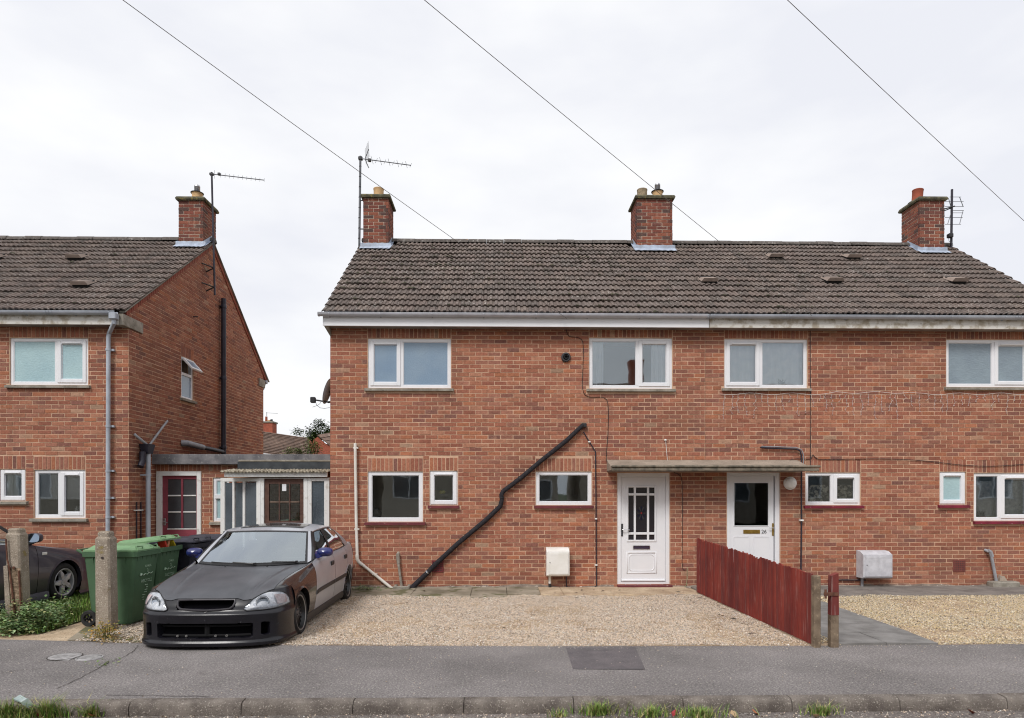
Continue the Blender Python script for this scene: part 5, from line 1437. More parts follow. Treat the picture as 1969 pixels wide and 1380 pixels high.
# concrete strips along the house fronts
FX0 = on_z(1340, 1139, 0); FX1 = on_z(1567, 1243, 0)    # line of the fence
def fence_x(y): return FX0.x + (FX1.x-FX0.x)*(y-FX0.y)/(FX1.y-FX0.y)
wp_ = thing('wall_path', (0, D, 0), 'mossy concrete strip along the foot of the brick wall', 'path'); struct(wp_); del wp_['category']
xcut = [XA0-0.9] + [on_z(p, 1145, 0).x for p in (790, 905, 975, 1040, 1085)] + [fence_x(11.2)-0.05]
for i, (a, b) in enumerate(zip(xcut, xcut[1:])):
    y0 = 10.72 + (0.12, 0.0, -0.1, 0.2, 0.12, 0.1)[i]
    m = MB(); m.bbox(a+0.003, b-0.003, y0, D-0.008, -0.05, 0.022 + RNG.uniform(-0.004, 0.006), 0.008); m.build('concrete_slab', M['path' if i < 4 else 'soil'], wp_)
x = fence_x(11)+0.06
while x < 11.5:
    m = MB(); m.bbox(x+0.003, x+1.15-0.003, 10.62, D-0.008, -0.05, 0.02 + RNG.uniform(-0.003, 0.004), 0.008); m.build('concrete_slab', M['path_grey'], wp_); x += 1.15
sp_ = thing('slab_path', (4.3, 9, 0), 'grey paving slab path beside the red fence', 'path'); struct(sp_); del sp_['category']
for r in range(6):
    for cc in range(2):
        x0 = 3.80 + cc*0.605 + 0.02*r; y0 = edge_y(4.2) + 0.02 + r*0.55
        t = RNG.uniform(-0.008, 0.010, 4)
        m = MB(); m.hexa([(x0, y0, -0.03), (x0+0.595, y0, -0.03), (x0+0.605, y0+0.54, -0.03), (x0+0.01, y0+0.54, -0.03),
                          (x0, y0, 0.018+t[0]), (x0+0.595, y0, 0.018+t[1]), (x0+0.605, y0+0.54, 0.018+t[2]), (x0+0.01, y0+0.54, 0.018+t[3])]); m.build('paving_slab', M['slab'], sp_)
# concrete ramp by the post and the lawn
m = MB(); q = [on_z(*p, 0.003) for p in ((128, 1231), (300, 1237), (300, 1160), (228, 1160))]; m.quad(*q); struct(m.build('drive_edge', M['path']))
m = MB(); m.grid([[(x, edge_y(x)+0.35, 0.002 + 0.02*mnoise.noise(Vector((x, 0, 0)))), (x, 9.5, 0.01), (x, D-0.01, 0.01)] for x in np.linspace(-13, -5.62, 24)], flip=True); struct(m.build('lawn_ground', M['lawn_soil']))

def numpy_mesh(name, V, Fc, C, mt, parent=None, **props):
    """V (n,3), Fc (m,3) triangles, C (n,3) point colours"""
    me = bpy.data.meshes.new(name)
    me.vertices.add(len(V)); me.vertices.foreach_set('co', V.astype(np.float32).ravel())
    me.loops.add(len(Fc)*3); me.loops.foreach_set('vertex_index', Fc.astype(np.int32).ravel())
    me.polygons.add(len(Fc)); me.polygons.foreach_set('loop_start', np.arange(0, len(Fc)*3, 3, dtype=np.int32)); me.polygons.foreach_set('loop_total', np.full(len(Fc), 3, dtype=np.int32))
    at = me.color_attributes.new('col', 'FLOAT_COLOR', 'POINT')
    at.data.foreach_set('color', np.hstack([C, np.ones((len(C), 1))]).astype(np.float32).ravel())
    me.materials.append(mt); me.update(calc_edges=True); me.validate()
    return link(name, me, parent, **props)
def rand_rot(n):
    q = RNG.normal(size=(n, 4)); q /= np.linalg.norm(q, axis=1)[:, None]; w, x, y, z = q.T
    return np.stack([np.stack([1-2*(y*y+z*z), 2*(x*y-z*w), 2*(x*z+y*w)], 1), np.stack([2*(x*y+z*w), 1-2*(x*x+z*z), 2*(y*z-x*w)], 1), np.stack([2*(x*z-y*w), 2*(y*z+x*w), 1-2*(x*x+y*y)], 1)], 1)
OCT_V = np.array([(1,0,0), (-1,0,0), (0,1,0), (0,-1,0), (0,0,1), (0,0,-1)], float)
OCT_F = np.array([(0,2,4), (2,1,4), (1,3,4), (3,0,4), (2,0,5), (1,2,5), (3,1,5), (0,3,5)])
def stones(name, pts, rmin, rmax, cols, wts, zoff=0.0):
    n = len(pts); s = RNG.uniform(rmin, rmax, n)[:, None]*np.stack([RNG.uniform(0.9, 1.5, n), RNG.uniform(0.7, 1.1, n), RNG.uniform(0.5, 0.8, n)], 1)
    R = rand_rot(n)
    base = OCT_V[None]*s[:, None, :]*RNG.uniform(0.8, 1.15, (n, 6, 1))
    V = np.einsum('nij,nkj->nki', R, base); V[:, :, 2] *= 0.75
    V += pts[:, None, :]
    ci = RNG.choice(len(cols), size=n, p=np.array(wts)/sum(wts))
    C = np.array(cols)[ci]*RNG.uniform(0.84, 1.16, (n, 1))
    C = np.repeat(np.clip(C, 0, 0.9)[:, None, :], 6, 1).reshape(-1, 3)
    Fc = (OCT_F[None] + 6*np.arange(n)[:, None, None]).reshape(-1, 3)
    return numpy_mesh(name, V.reshape(-1, 3), Fc, C, M['attr'], kind='stuff')
def scatter(n, x0, x1, y0, y1, ok, dens=None):
    out = []; tot = 0
    while tot < n:
        k = int((n-tot)*1.7)+64
        x, y = RNG.uniform(x0, x1, k), RNG.uniform(y0, y1, k)
        m_ = np.array([ok(a, b) for a, b in zip(x, y)])
        out.append(np.stack([x[m_], y[m_]], 1)); tot += m_.sum()
    return np.concatenate(out)[:n]
GC_A = [lin(*c) for c in ((226, 210, 192), (218, 200, 180), (230, 219, 206), (206, 190, 172), (192, 182, 174), (172, 158, 144), (218, 196, 172), (240, 235, 228), (138, 126, 114))]
GW_A = [6, 5, 4, 4, 3, 2.6, 3, 1.3, 1.9]
GC_B = [lin(*c) for c in ((224, 208, 178), (214, 194, 158), (232, 222, 204), (196, 178, 150), (180, 170, 158), (152, 138, 118), (216, 196, 150), (240, 234, 222), (112, 98, 82))]
en = lambda x: 0.06*mnoise.noise(Vector((x*1.3, 4.4, 0))) + 0.03*mnoise.noise(Vector((x*7, 1.4, 0)))
okA = lambda x, y: edge_y(x) - 0.015 + 0.03*mnoise.noise(Vector((x*5, 0.7, 3))) < y < 10.80 + 2*en(x) and x < fence_x(y) - 0.03 and x > -4.95
pA = scatter(125000, -4.95, 3.6, 7.2, 11.0, okA)
kA = np.array([mnoise.noise(Vector((x*0.9, y*0.9, 5))) + 0.6*mnoise.noise(Vector((x*2.3, y*2.3, 7))) for x, y in pA])
pA = pA[(kA < 0.32) | (RNG.random(len(pA)) < 0.35)]
zA = np.array([0.006 + 0.018*mnoise.noise(Vector((x*1.2, y*1.2, 0))) + 0.010*mnoise.noise(Vector((x*4, y*4, 0))) for x, y in pA]) + RNG.uniform(-0.006, 0.010, len(pA))
stones('gravel', np.column_stack([pA, zA]), 0.0055, 0.0125, GC_A, GW_A)
okB = lambda x, y: edge_y(x) + 0.0 + 0.03*mnoise.noise(Vector((x*5, 0.7, 3))) < y < 10.66 + en(x) and ((x > 5.02 + 0.06*mnoise.noise(Vector((y*2, 1, 1)))) or (fence_x(y)+0.08 < x < 3.86))
pB = scatter(76000, 3.3, 10.5, 7.1, 10.9, okB)
kB = np.array([mnoise.noise(Vector((x*0.8, y*1.1, 2))) + 0.6*mnoise.noise(Vector((x*2.3, y*2.3, 1))) for x, y in pB])
pB = pB[(kB < 0.05) | (RNG.random(len(pB)) < 0.30)]
zB = np.array([0.008 + 0.02*mnoise.noise(Vector((x*1.2, y*1.2, 9))) for x, y in pB]) + RNG.uniform(-0.006, 0.010, len(pB))
stones('gravel', np.column_stack([pB, zB]), 0.0055, 0.0125, GC_B, GW_A)
# loose chippings strayed on to the footway and in the gutter
pS = scatter(1100, -7.5, 7.5, 5.5, 7.4, lambda x, y: y < edge_y(x) and RNG.random() < 0.06 + 0.9*max(0, 1-(edge_y(x)-y)/0.22))
stones('stray_chippings', np.column_stack([pS, np.full(len(pS), 0.004)]), 0.003, 0.008, [tuple(x*0.72 for x in c) for c in GC_A], GW_A)
pS = scatter(1500, -6, 6, 5.0, 5.35, lambda x, y: RNG.random() < 0.2 + 0.8*max(0, 1-(5.35-y)/0.15))
stones('gutter_grit', np.column_stack([pS, np.full(len(pS), -0.101)]), 0.003, 0.010, GC_A + [lin(96, 80, 66)], GW_A + [9])

# ------------------------------------------------------------------ grass and weeds
def blades(name, pts, hmin, hmax, cols, parent=None, w=0.004, lean=0.5, **props):
    n = len(pts); h = RNG.uniform(hmin, hmax, n); a = RNG.uniform(0, 2*math.pi, n); ln = RNG.uniform(0.1, lean, n)*h
    d = np.stack([np.cos(a), np.sin(a), np.zeros(n)], 1); s = np.stack([-np.sin(a), np.cos(a), np.zeros(n)], 1)*w
    b = pts; mid = b + d*(ln*0.35)[:, None] + np.array([0, 0, 1])*(h*0.6)[:, None]; tip = b + d*ln[:, None] + np.array([0, 0, 1])*h[:, None]
    V = np.stack([b-s, b+s, mid-s*0.8, mid+s*0.8, tip], 1).reshape(-1, 3)
    Fc = (np.array([(0,1,3), (0,3,2), (2,3,4)])[None] + 5*np.arange(n)[:, None, None]).reshape(-1, 3)
    C = np.array(cols)[RNG.integers(0, len(cols), n)]*RNG.uniform(0.75, 1.3, (n, 1)); C = np.repeat(C, 5, 0)
    return numpy_mesh(name, V, Fc, C, M['leaf'], parent, **props)
GR = [lin(*c) for c in ((92, 126, 48), (106, 142, 58), (78, 110, 44), (122, 148, 72), (140, 150, 90))]
pg = scatter(15000, -9.2, -5.63, 7.7, 11.5, lambda x, y: y > edge_y(x)+0.3 and not (x < -7.05 and y < 10.6 and x > -8.4 and RNG.random() < 0.6))
blades('lawn_grass', np.column_stack([pg, np.zeros(len(pg))]), 0.03, 0.10, GR, kind='stuff')
def leaf_cloud(name, C0, n, rad3, size, cols, parent=None, droop=0.4, shape=None, **props):
    """many small folded leaves through a volume"""
    V, Fc, C = [], [], []
    for i in range(n):
        p = shape() if shape else Vector(C0) + Vector((RNG.normal()*rad3[0]*0.5, RNG.normal()*rad3[1]*0.5, abs(RNG.normal())*rad3[2]*0.6))
        a = RNG.uniform(0, 6.283); s = size*RNG.uniform(0.5, 1.3)
        d = Vector((math.cos(a), math.sin(a), RNG.uniform(-droop, 0.6))).normalized(); t = d.cross(Vector((0, 0, 1))).normalized(); u = t.cross(d)
        b = len(V)
        V += [p, p + d*s*0.45 + t*s*0.30 + u*s*0.10, p + d*s, p + d*s*0.45 - t*s*0.30 + u*s*0.10, p + d*s*0.5 - u*s*0.02]
        Fc += [(b, b+1, b+4), (b+1, b+2, b+4), (b, b+4, b+3), (b+4, b+2, b+3)]
        c = np.array(cols[int(RNG.integers(0, len(cols)))])*RNG.uniform(0.7, 1.3); C += [c]*5
    return numpy_mesh(name, np.array([tuple(v) for v in V]), np.array(Fc), np.array(C), M['leaf'], parent, **props)
WG = [lin(*c) for c in ((108, 134, 84), (126, 152, 102), (92, 118, 72), (146, 166, 124), (116, 142, 80), (104, 130, 92), (150, 150, 104))]
M['stem'] = mat('green_stem', lin(96, 108, 64), None, rough=0.8)
def weed(label, c, n, r, hgt, size, cols=WG, stems=14, name='weed_clump', cat='weeds'):
    o = thing(name, c, label, cat)
    m = MB(); tips = []
    for k in range(stems):
        a, q = RNG.uniform(0, 6.28), RNG.uniform(0, 1)**0.6; b = Vector(c) + Vector((math.cos(a)*q*r[0]*0.7, math.sin(a)*q*r[1]*0.7, 0))
        t = b + Vector((RNG.normal()*0.05, RNG.normal()*0.05, hgt*RNG.uniform(0.5, 1.0)*(1.1-0.6*q))); m.tube([b, (b+t)/2 + Vector((RNG.normal()*0.015, RNG.normal()*0.015, 0)), t], 0.004, 4); tips.append((b, t))
    m.build('stem', M['stem'], o, kind='stuff')
    def sh():
        b, t = tips[int(RNG.integers(0, len(tips)))]; f = RNG.uniform(0.05, 1.02); p = b + (t-b)*f; s = 0.085*(1.15-f*0.7)
        return p + Vector((RNG.normal()*s, RNG.normal()*s, RNG.normal()*0.02))
    leaf_cloud('foliage', c, n, r, size, cols, o, shape=sh, kind='stuff')
    return o
weed('bushy green weeds spreading round the broken concrete post', on_z(62, 1208, 0), 2300, (0.62, 0.5), 0.46, 0.050, stems=46)
weed('low green weeds at the foot of the broken post beside the pavement', on_z(18, 1216, 0), 900, (0.45, 0.3), 0.24, 0.05, stems=20)
weed('tall thin weeds in front of the dark car front wheel', on_z(105, 1185, 0), 700, (0.4, 0.35), 0.42, 0.045, stems=16)
weed('yellowing weed at the foot of the whole concrete post', on_z(203, 1228, 0), 420, (0.22, 0.16), 0.30, 0.036, [lin(*c) for c in ((172, 146, 66), (150, 132, 60), (178, 132, 62), (118, 116, 58))], stems=12)
weed('dry brown weed straggling on the pavement edge by the post', on_z(240, 1233, 0), 160, (0.3, 0.1), 0.07, 0.03, [lin(*c) for c in ((132, 112, 70), (112, 104, 60), (150, 126, 80))], stems=7)
weed('thin line of weeds along the wall foot behind the parked car', on_z(706, 1136, 0), 260, (0.45, 0.05), 0.10, 0.035, WG, stems=12)
def tuft(label, px, py, n, rx, h, z=-0.1, y=None):
    c = on_z(px, py, z); c.y = min(c.y, 5.34) if z < -0.05 else c.y
    o = thing('grass_tuft', c, label, 'grass tuft', 'grass tufts along the kerb')
    n = int(n*0.8); a, q = RNG.uniform(0, 6.28, n), np.abs(RNG.normal(0, 0.5, n))
    P = np.stack([c.x + np.cos(a)*q*rx, np.minimum(c.y + np.sin(a)*q*rx*0.3, 5.345), np.full(n, z)], 1)
    blades('blades', P, h*0.3, h*1.05, GR + [lin(160, 152, 96), lin(136, 146, 78), lin(170, 158, 116)], o, 0.0032, 1.5, kind='stuff')
tuft('bushy green grass tuft at the kerb with a torn plastic sleeve on it', 28, 1372, 420, 0.20, 0.15)
tuft('wide spreading green grass tuft left of the small kerb tuft', 98, 1374, 480, 0.24, 0.16)
tuft('small isolated green grass tuft against the kerb below the parked car', 190, 1370, 200, 0.10, 0.13)
tuft('tiny grass tuft at the kerb left of the flat star-shaped tuft', 1075, 1378, 90, 0.09, 0.07)
tuft('flat star-shaped grass tuft against the kerb below the asphalt patch', 1148, 1374, 330, 0.20, 0.12)
tuft('grass tuft beside the red scrap of litter in the gutter', 1250, 1377, 260, 0.18, 0.10)
tuft('long low run of kerb grass right of the red litter scrap', 1345, 1378, 420, 0.30, 0.09)
tuft('grass tuft with dead stalks against the kerb below the fence end', 1582, 1374, 220, 0.15, 0.11)
q = on_z(200, 1279, 0); weed('tiny green weed growing from the crack in the pavement', q, 40, (0.04, 0.03), 0.03, 0.03, GR, 4)
M['clear_pl'] = mat('milky_plastic', lin(166, 178, 176), lin(120, 140, 138), 14, 0.25, 0.6)
m = MB(); P = [on_z(32, 1343, 0.012), on_z(47, 1350, 0.02), on_z(60, 1360, -0.03)]
for a, b in zip(P, P[1:]):
    d = Vector((0.018, 0.012, 0.008)); m.hexa([a-d, a+d, b+d*.8, b-d*.8, a-d+Vector((0, 0, .012)), a+d+Vector((0, 0, .022)), b+d*.8+Vector((0, 0, .02)), b-d*.8+Vector((0, 0, .01))])
tag(m.build('plastic_sleeve', M['clear_pl']), 'torn milky plastic sleeve lying in the kerb grass', 'litter')
LC = {'rusty brown': lin(112, 58, 44), 'orange': lin(178, 112, 72), 'pale tan': lin(176, 150, 116), 'red': lin(150, 50, 56)}
for (px, py, cn, lab) in ((108, 1362, 'rusty brown', 'rusty brown curled dead leaf between the left kerb tufts'), (120, 1357, 'rusty brown', 'small rusty dead leaf propped on the kerb grass'), (206, 1360, 'orange', 'orange fallen leaf beside the small isolated kerb tuft'),
                          (1297, 1372, 'red', 'red scrap of litter between two kerb grass tufts'), (1410, 1374, 'pale tan', 'pale tan scrap of litter in the gutter right of the red scrap'), (1452, 1371, 'orange', 'orange-brown leaf in the gutter right of the pale scrap'), (1570, 1378, 'pale tan', 'pale scrap of paper in the gutter below the fence end'), (1868, 1370, 'rusty brown', 'brown dead leaves lying in the gutter near the road end')):
    c = on_z(px, py, -0.09); c.y = min(c.y, 5.32); m = MB(); s = 0.035
    if 'leaf' in lab or 'leaves' in lab:
        M[cn] = M.get(cn) or mat(cn.replace(' ', '_')+'_leaf', LC[cn], None, rough=0.8)
    else: M[cn] = M.get(cn) or mat(cn.replace(' ', '_')+'_scrap', LC[cn], None, rough=0.6)
    pts = [(0, -1, 0), (0.6, -0.3, .3), (0.7, 0.4, .5), (0, 1.1, .4), (-0.7, 0.4, .2), (-0.6, -0.3, .4)]
    n = 6; R_ = Matrix.Rotation(RNG.uniform(0, 6), 4, 'Z') @ Matrix.Rotation(0.5, 4, 'X')
    top = [tuple(c + R_ @ Vector(p)*s) for p in pts]; m.v += top + [tuple(c + R_ @ Vector((0, 0.1, 0.0))*s)] + [tuple(Vector(t) - Vector((0, 0, 0.002))) for t in top]
    for i in range(6): m.f.append((i, (i+1) % 6, 6)); m.m.append(0); m.c.append(None); m.f.append((7+i, 7+(i+1) % 6, (i+1) % 6, i)); m.m.append(0); m.c.append(None)
    tag(m.build('dead_leaf' if 'lea' in lab else 'litter', M[cn]), lab, 'leaf' if 'lea' in lab else 'litter')

# ------------------------------------------------------------------ fence
M['fence'] = mat('weathered_red_stain', lin(134, 62, 54), lin(108, 52, 48), 18, 0.85, 0.2, bump=0.5, bscale=40, speck=[(34, 0.62, lin(150, 118, 112), 0.55)])
M['fence2'] = mat('faded_red_stain', lin(126, 58, 52), lin(96, 46, 46), 14, 0.88, 0.2, bump=0.5, bscale=40, speck=[(28, 0.57, lin(146, 124, 120), 0.6)])
M['fence3'] = mat('dark_red_stain', lin(126, 52, 46), lin(98, 44, 42), 12, 0.88, 0.2, bump=0.5, bscale=40, speck=[(30, 0.62, lin(140, 116, 112), 0.5)])
M['fence4'] = mat('bright_red_stain', lin(140, 66, 56), lin(116, 54, 50), 16, 0.85, 0.2, bump=0.5, bscale=40, speck=[(36, 0.64, lin(166, 140, 130), 0.6)])
M['old_wood'] = mat('bare_grey_wood', lin(136, 120, 102), lin(104, 90, 76), 9, 0.9, 0.2, bump=0.6, bscale=30, speck=[(24, 0.6, lin(158, 140, 118), 0.6)])
def mat_stain(name, c1, c2, c3):
    m, nt, out = nodes_of(name); P = coords(nt)
    mp = nt.nodes.new('ShaderNodeMapping'); mp.inputs['Scale'].default_value = (26, 26, 1.6); nt.links.new(P, mp.inputs['Vector'])
    n = noise_node(nt, mp.outputs['Vector'], 1.6, 5, 0.7); n2 = noise_node(nt, P, 2.2, 4, 0.6)
    col = mixc(nt, ramp(nt, n2.outputs['Fac'], [(0.35, 0.0), (0.65, 1.0)]).outputs['Color'], c1, c2)
    col = mixc(nt, ramp(nt, n.outputs['Fac'], [(0.56, 0.0), (0.70, 0.75)]).outputs['Color'], col, c3)
    col = mixc(nt, ramp(nt, n.outputs['Fac'], [(0.30, 0.55), (0.42, 0.0)]).outputs['Color'], col, tuple(x*0.4 for x in c1))
    principled(nt, out, col, 0.88, 0.2, 0, (n.outputs['Fac'], 0.5, 0.004)); return m
M['fence'] = mat_stain('weathered_red_stain_a', lin(138, 60, 52), lin(116, 52, 48), lin(160, 122, 114))
M['fence2'] = mat_stain('weathered_red_stain_b', lin(128, 62, 56), lin(108, 54, 52), lin(152, 128, 122))
M['fence3'] = mat_stain('weathered_red_stain_c', lin(124, 54, 48), lin(104, 48, 46), lin(150, 112, 104))
M['fence4'] = mat_stain('weathered_red_stain_d', lin(146, 66, 56), lin(122, 56, 50), lin(166, 124, 112))
fe = thing('picket_fence', FX1, 'weathered red vertical board fence dividing the two gravel front gardens', 'fence')
d = (FX1 - FX0); Lf = d.length - 0.03; d.normalize(); nrm = Vector((d.y, -d.x, 0)); nrm = nrm if nrm.x < 0 else -nrm
nb = 56; pit = Lf/nb
Mf = Matrix(((d.x, nrm.x, 0, FX0.x), (d.y, nrm.y, 0, FX0.y), (0, 0, 1, 0), (0, 0, 0, 1)))
for i in range(nb):
    s = (i+0.5)*pit; f = s/Lf
    h = 0.93 - 0.13*f + RNG.uniform(-0.007, 0.007) - (0.02 if RNG.random() < 0.10 else 0)
    ln = (0.0 if f < 0.45 else (f-0.45)*0.07)*RNG.uniform(0.8, 1.1) + RNG.normal()*0.003
    w = pit*0.995 - 0.003 - (0.008 if f > 0.5 and RNG.random() < 0.25 else 0)
    T = Mf @ Matrix.Translation((s, RNG.uniform(-0.004, 0.004), 0.012)) @ Matrix.Rotation(-ln, 4, 'Y') @ Matrix.Rotation(RNG.normal()*0.03 + 0.11, 4, 'Z')
    m = MB(); t = RNG.uniform(-0.012, 0.012)
    m.hexa([T @ Vector(p) for p in ((-w/2, -0.008, 0), (w/2, -0.008, 0), (w/2, 0.008, 0), (-w/2, 0.008, 0), (-w/2, -0.008, h+t), (w/2, -0.008, h-t), (w/2, 0.008, h-t), (-w/2, 0.008, h+t))])
    m.build('board', M[('fence', 'fence2', 'fence3', 'fence4')[int(RNG.integers(0, 4))]], fe)
for z in (0.2, 0.68):
    m = MB(); m.hexa([Mf @ Vector(p) for p in ((0, -0.05, z-0.03), (Lf, -0.05, z-0.03-0.1*(z > .5)), (Lf, -0.015, z-0.03-0.1*(z > .5)), (0, -0.015, z-0.03), (0, -0.05, z+0.04), (Lf, -0.05, z+0.04-0.1*(z > .5)), (Lf, -0.015, z+0.04-0.1*(z > .5)), (0, -0.015, z+0.04))]); m.build('rail', M['fence2'], fe)
for s in (0.05, Lf*0.5): 
    m = MB(); m.bbox(s-0.04, s+0.04, -0.135, -0.052, -0.02, 0.8, 0.006, M=Mf); m.build('post', M['old_wood'], fe)
m = MB(); m.bbox(Lf+0.01, Lf+0.085, -0.04, 0.035, -0.02, 0.80, 0.006, M=Mf); m.build('post', M['old_wood'], fe)
c = Mf @ Vector((Lf+0.05, -0.20, 0))
gp = thing('gate_post', c, 'short bare wooden gate post with red upper half and rusty hinge at the fence end', 'gate post')
a = c
m = MB(); m.bbox(a.x-0.045, a.x+0.045, a.y-0.04, a.y+0.04, -0.02, 0.36, 0.006); m.build('foot', M['old_wood'], gp)
m = MB(); m.hexa([(a.x-0.043, a.y-0.04, 0.361), (a.x+0.045, a.y-0.04, 0.361), (a.x+0.045, a.y+0.04, 0.361), (a.x-0.043, a.y+0.04, 0.361), (a.x-0.036, a.y-0.04, 0.80), (a.x+0.04, a.y-0.04, 0.83), (a.x+0.04, a.y+0.04, 0.83), (a.x-0.036, a.y+0.04, 0.80)]); m.build('upper_post', M['fence2'], gp)
M['rust'] = mat('rusty_iron', lin(116, 78, 62), lin(84, 56, 46), 20, 0.85, 0.3)
for z in (0.60,):
    m = MB(); m.box(a.x-0.13, a.x+0.03, a.y-0.052, a.y-0.041, z-0.018, z+0.018); m.tube([(a.x-0.11, a.y-0.046, z-0.05), (a.x-0.11, a.y-0.046, z+0.05)], 0.013, 8); m.build('hinge', M['rust'], gp)

# ------------------------------------------------------------------ concrete posts
M['agg'] = mat('exposed_aggregate_concrete', lin(170, 158, 144), lin(142, 130, 116), 5, 0.95, 0.2, bump=1.0, bscale=90, bdist=0.012, speck=[(55, 0.60, lin(206, 196, 180), 0.75), (5, 0.62, lin(140, 124, 70), 0.7), (70, 0.63, lin(92, 80, 68), 0.7)])
M['spall'] = mat('broken_concrete', lin(160, 140, 118), lin(122, 104, 86), 14, 0.95, 0.2, bump=1.0, bscale=40, bdist=0.03)
def conc_post(label, base, w, h, lean, cap_w, cap_h, name='concrete_post'):
    o = thing(name, base, label, 'post')
    def ring(wd, z, ch=0.22):
        a = wd/2; c = a*(1-2*ch*0.5); off = Vector((lean[0]*z, lean[1]*z, z)) + base
        return [off + Vector(p) for p in ((-c, -a, 0), (c, -a, 0), (a, -c, 0), (a, c, 0), (c, a, 0), (-c, a, 0), (-a, c, 0), (-a, -c, 0))]
    m = MB(); zs = [-0.03] + list(np.linspace(0.05, h-cap_h, 14)); R_ = [ring(w*(1.06-0.05*z/h)*(1+0.012*mnoise.noise(Vector((z*9, w*40, 0)))), z) for z in zs]
    R_.append(ring(w*0.9, h-cap_h+0.02)); R_.append(ring(cap_w, h-cap_h+0.03)); R_.append(ring(cap_w, h-0.02)); R_.append(ring(cap_w*0.86, h))
    n0 = len(m.v)
    for r in R_: m.v += [tuple(p) for p in r]
    for i in range(len(R_)-1):
        for k in range(8): a, b = n0+i*8+k, n0+i*8+(k+1) % 8; m.f.append((a, b, b+8, a+8)); m.m.append(0); m.c.append(None)
    m.f.append(tuple(range(n0+(len(R_)-1)*8, n0+len(R_)*8))); m.m.append(0); m.c.append(None)
    m.build('shaft', M['agg'], o); return o
b2 = on_z(206, 1214, 0)
o = conc_post('whole thick concrete post with stepped top beside the green bins', b2, 0.178, 1.25, (-0.012, 0), 0.138, 0.095)
m = MB(); q = on_y(197, 1072, b2.y-0.092); m.tube([q, q - Vector((0, 0.012, 0))], 0.014, 8); m.build('fixing_hole', M['cover_gap'], o)
b1 = on_z(38, 1204, 0)
o = conc_post('broken thick concrete post split open with rusty bars showing, among weeds', b1, 0.178, 1.27, (-0.03, 0), 0.145, 0.085)
yfp = b1.y - 0.094
pt = lambda px, py, dy=0.0: on_y(px, py, yfp - dy)
m = MB()
rows = []
for j in range(15):
    t = j/14; py = 1092 + t*92
    rows.append([tuple(pt(17 + 22*i/6 + t*8*(1 if i else 0.4), py, 0.004 + 0.02*abs(mnoise.noise(Vector((i*1.3, j*0.9, 3)))))) for i in range(7)])
m.grid(rows, flip=True); m.build('spalled_face', M['spall'], o)
m = MB(); A = [pt(8, 1088), pt(15.5, 1086), pt(24, 1196), pt(13, 1199)]; m.hexa([p + Vector((0, 0.16, 0)) for p in A] + [p - Vector((0, 0.015, 0)) for p in A]); m.build('split_piece', M['agg'], o)
for P in (((11.5, 1036), (14, 1075), (17, 1087), (23, 1130), (29, 1188)), ((36, 1097), (38, 1130), (41.5, 1184))):
    m = MB(); m.tube([pt(*p, 0.024) for p in P], 0.010, 7); m.build('reinforcing_bar', M['rust'], o)
for p in ((17.5, 1091), (26, 1091)): m = MB(); m.tube([pt(*p, 0.0), pt(*p, 0.03)], 0.016, 8); m.build('bolt', M['rust'], o)

# dead leaves and twigs blown on to the gravel by the fence and wall
pl_ = scatter(46, -1.5, 3.3, 7.6, 11.2, lambda x, y: x < fence_x(y)-0.08 and (fence_x(y)-x < 0.7 or y > 10.3 or RNG.random() < 0.12))
V_, F_, C_ = [], [], []
for (x, y) in pl_:
    a = RNG.uniform(0, 6.28); L_, w_ = RNG.uniform(0.02, 0.07), RNG.uniform(0.006, 0.018); dx, dy = math.cos(a), math.sin(a); z = 0.034
    b = len(V_); V_ += [(x-dx*L_, y-dy*L_, z), (x-dy*w_, y+dx*w_, z+0.012), (x+dx*L_, y+dy*L_, z+0.006), (x+dy*w_, y-dx*w_, z+0.003)]; F_ += [(b, b+3, b+1), (b+1, b+3, b+2)]
    C_ += [np.array(lin(*[(74, 56, 44), (98, 72, 52), (62, 54, 46)][int(RNG.integers(0, 3))]))]*4
numpy_mesh('leaf_litter', np.array(V_), np.array(F_), np.array(C_), M['leaf'], kind='stuff')

# ------------------------------------------------------------------ wheelie bins
M['bin_green'] = mat('green_bin_plastic', lin(78, 108, 80), lin(70, 98, 72), 4, 0.5, 0.4, bump=0.15, bscale=300)
M['bin_lid'] = mat('faded_green_lid', lin(122, 156, 116), lin(108, 142, 104), 6, 0.5, 0.4)
M['bin_black'] = mat('dark_bin_plastic', lin(34, 34, 42), lin(44, 44, 52), 5, 0.45, 0.4)
M['bin_black_lid'] = mat('dusty_dark_lid', lin(58, 58, 68), lin(46, 46, 54), 6, 0.5, 0.4)
M['bin_print'] = mat('white_print', lin(205, 215, 205), lin(130, 165, 130), 120, 0.6, 0.3, lo=0.42, hi=0.5)
M['tyre'] = mat('black_rubber', (0.018, 0.018, 0.019), (0.03, 0.03, 0.03), 12, 0.8, 0.3)
def ring8(x0, x1, y0, y1, z, c): return [(x0+c, y0, z), (x1-c, y0, z), (x1, y0+c, z), (x1, y1-c, z), (x1-c, y1, z), (x0+c, y1, z), (x0, y1-c, z), (x0, y0+c, z)]
def loft8(m, rings, cap0=True, cap1=True):
    n0 = len(m.v)
    for r in rings: m.v += r
    for i in range(len(rings)-1):
        for k in range(8): a, b = n0+i*8+k, n0+i*8+(k+1) % 8; m.f.append((a, b, b+8, a+8)); m.m.append(0); m.c.append(None)
    if cap0: m.f.append(tuple(range(n0+7, n0-1, -1))); m.m.append(0); m.c.append(None)
    if cap1: e = n0+(len(rings)-1)*8; m.f.append(tuple(range(e, e+8))); m.m.append(0); m.c.append(None)
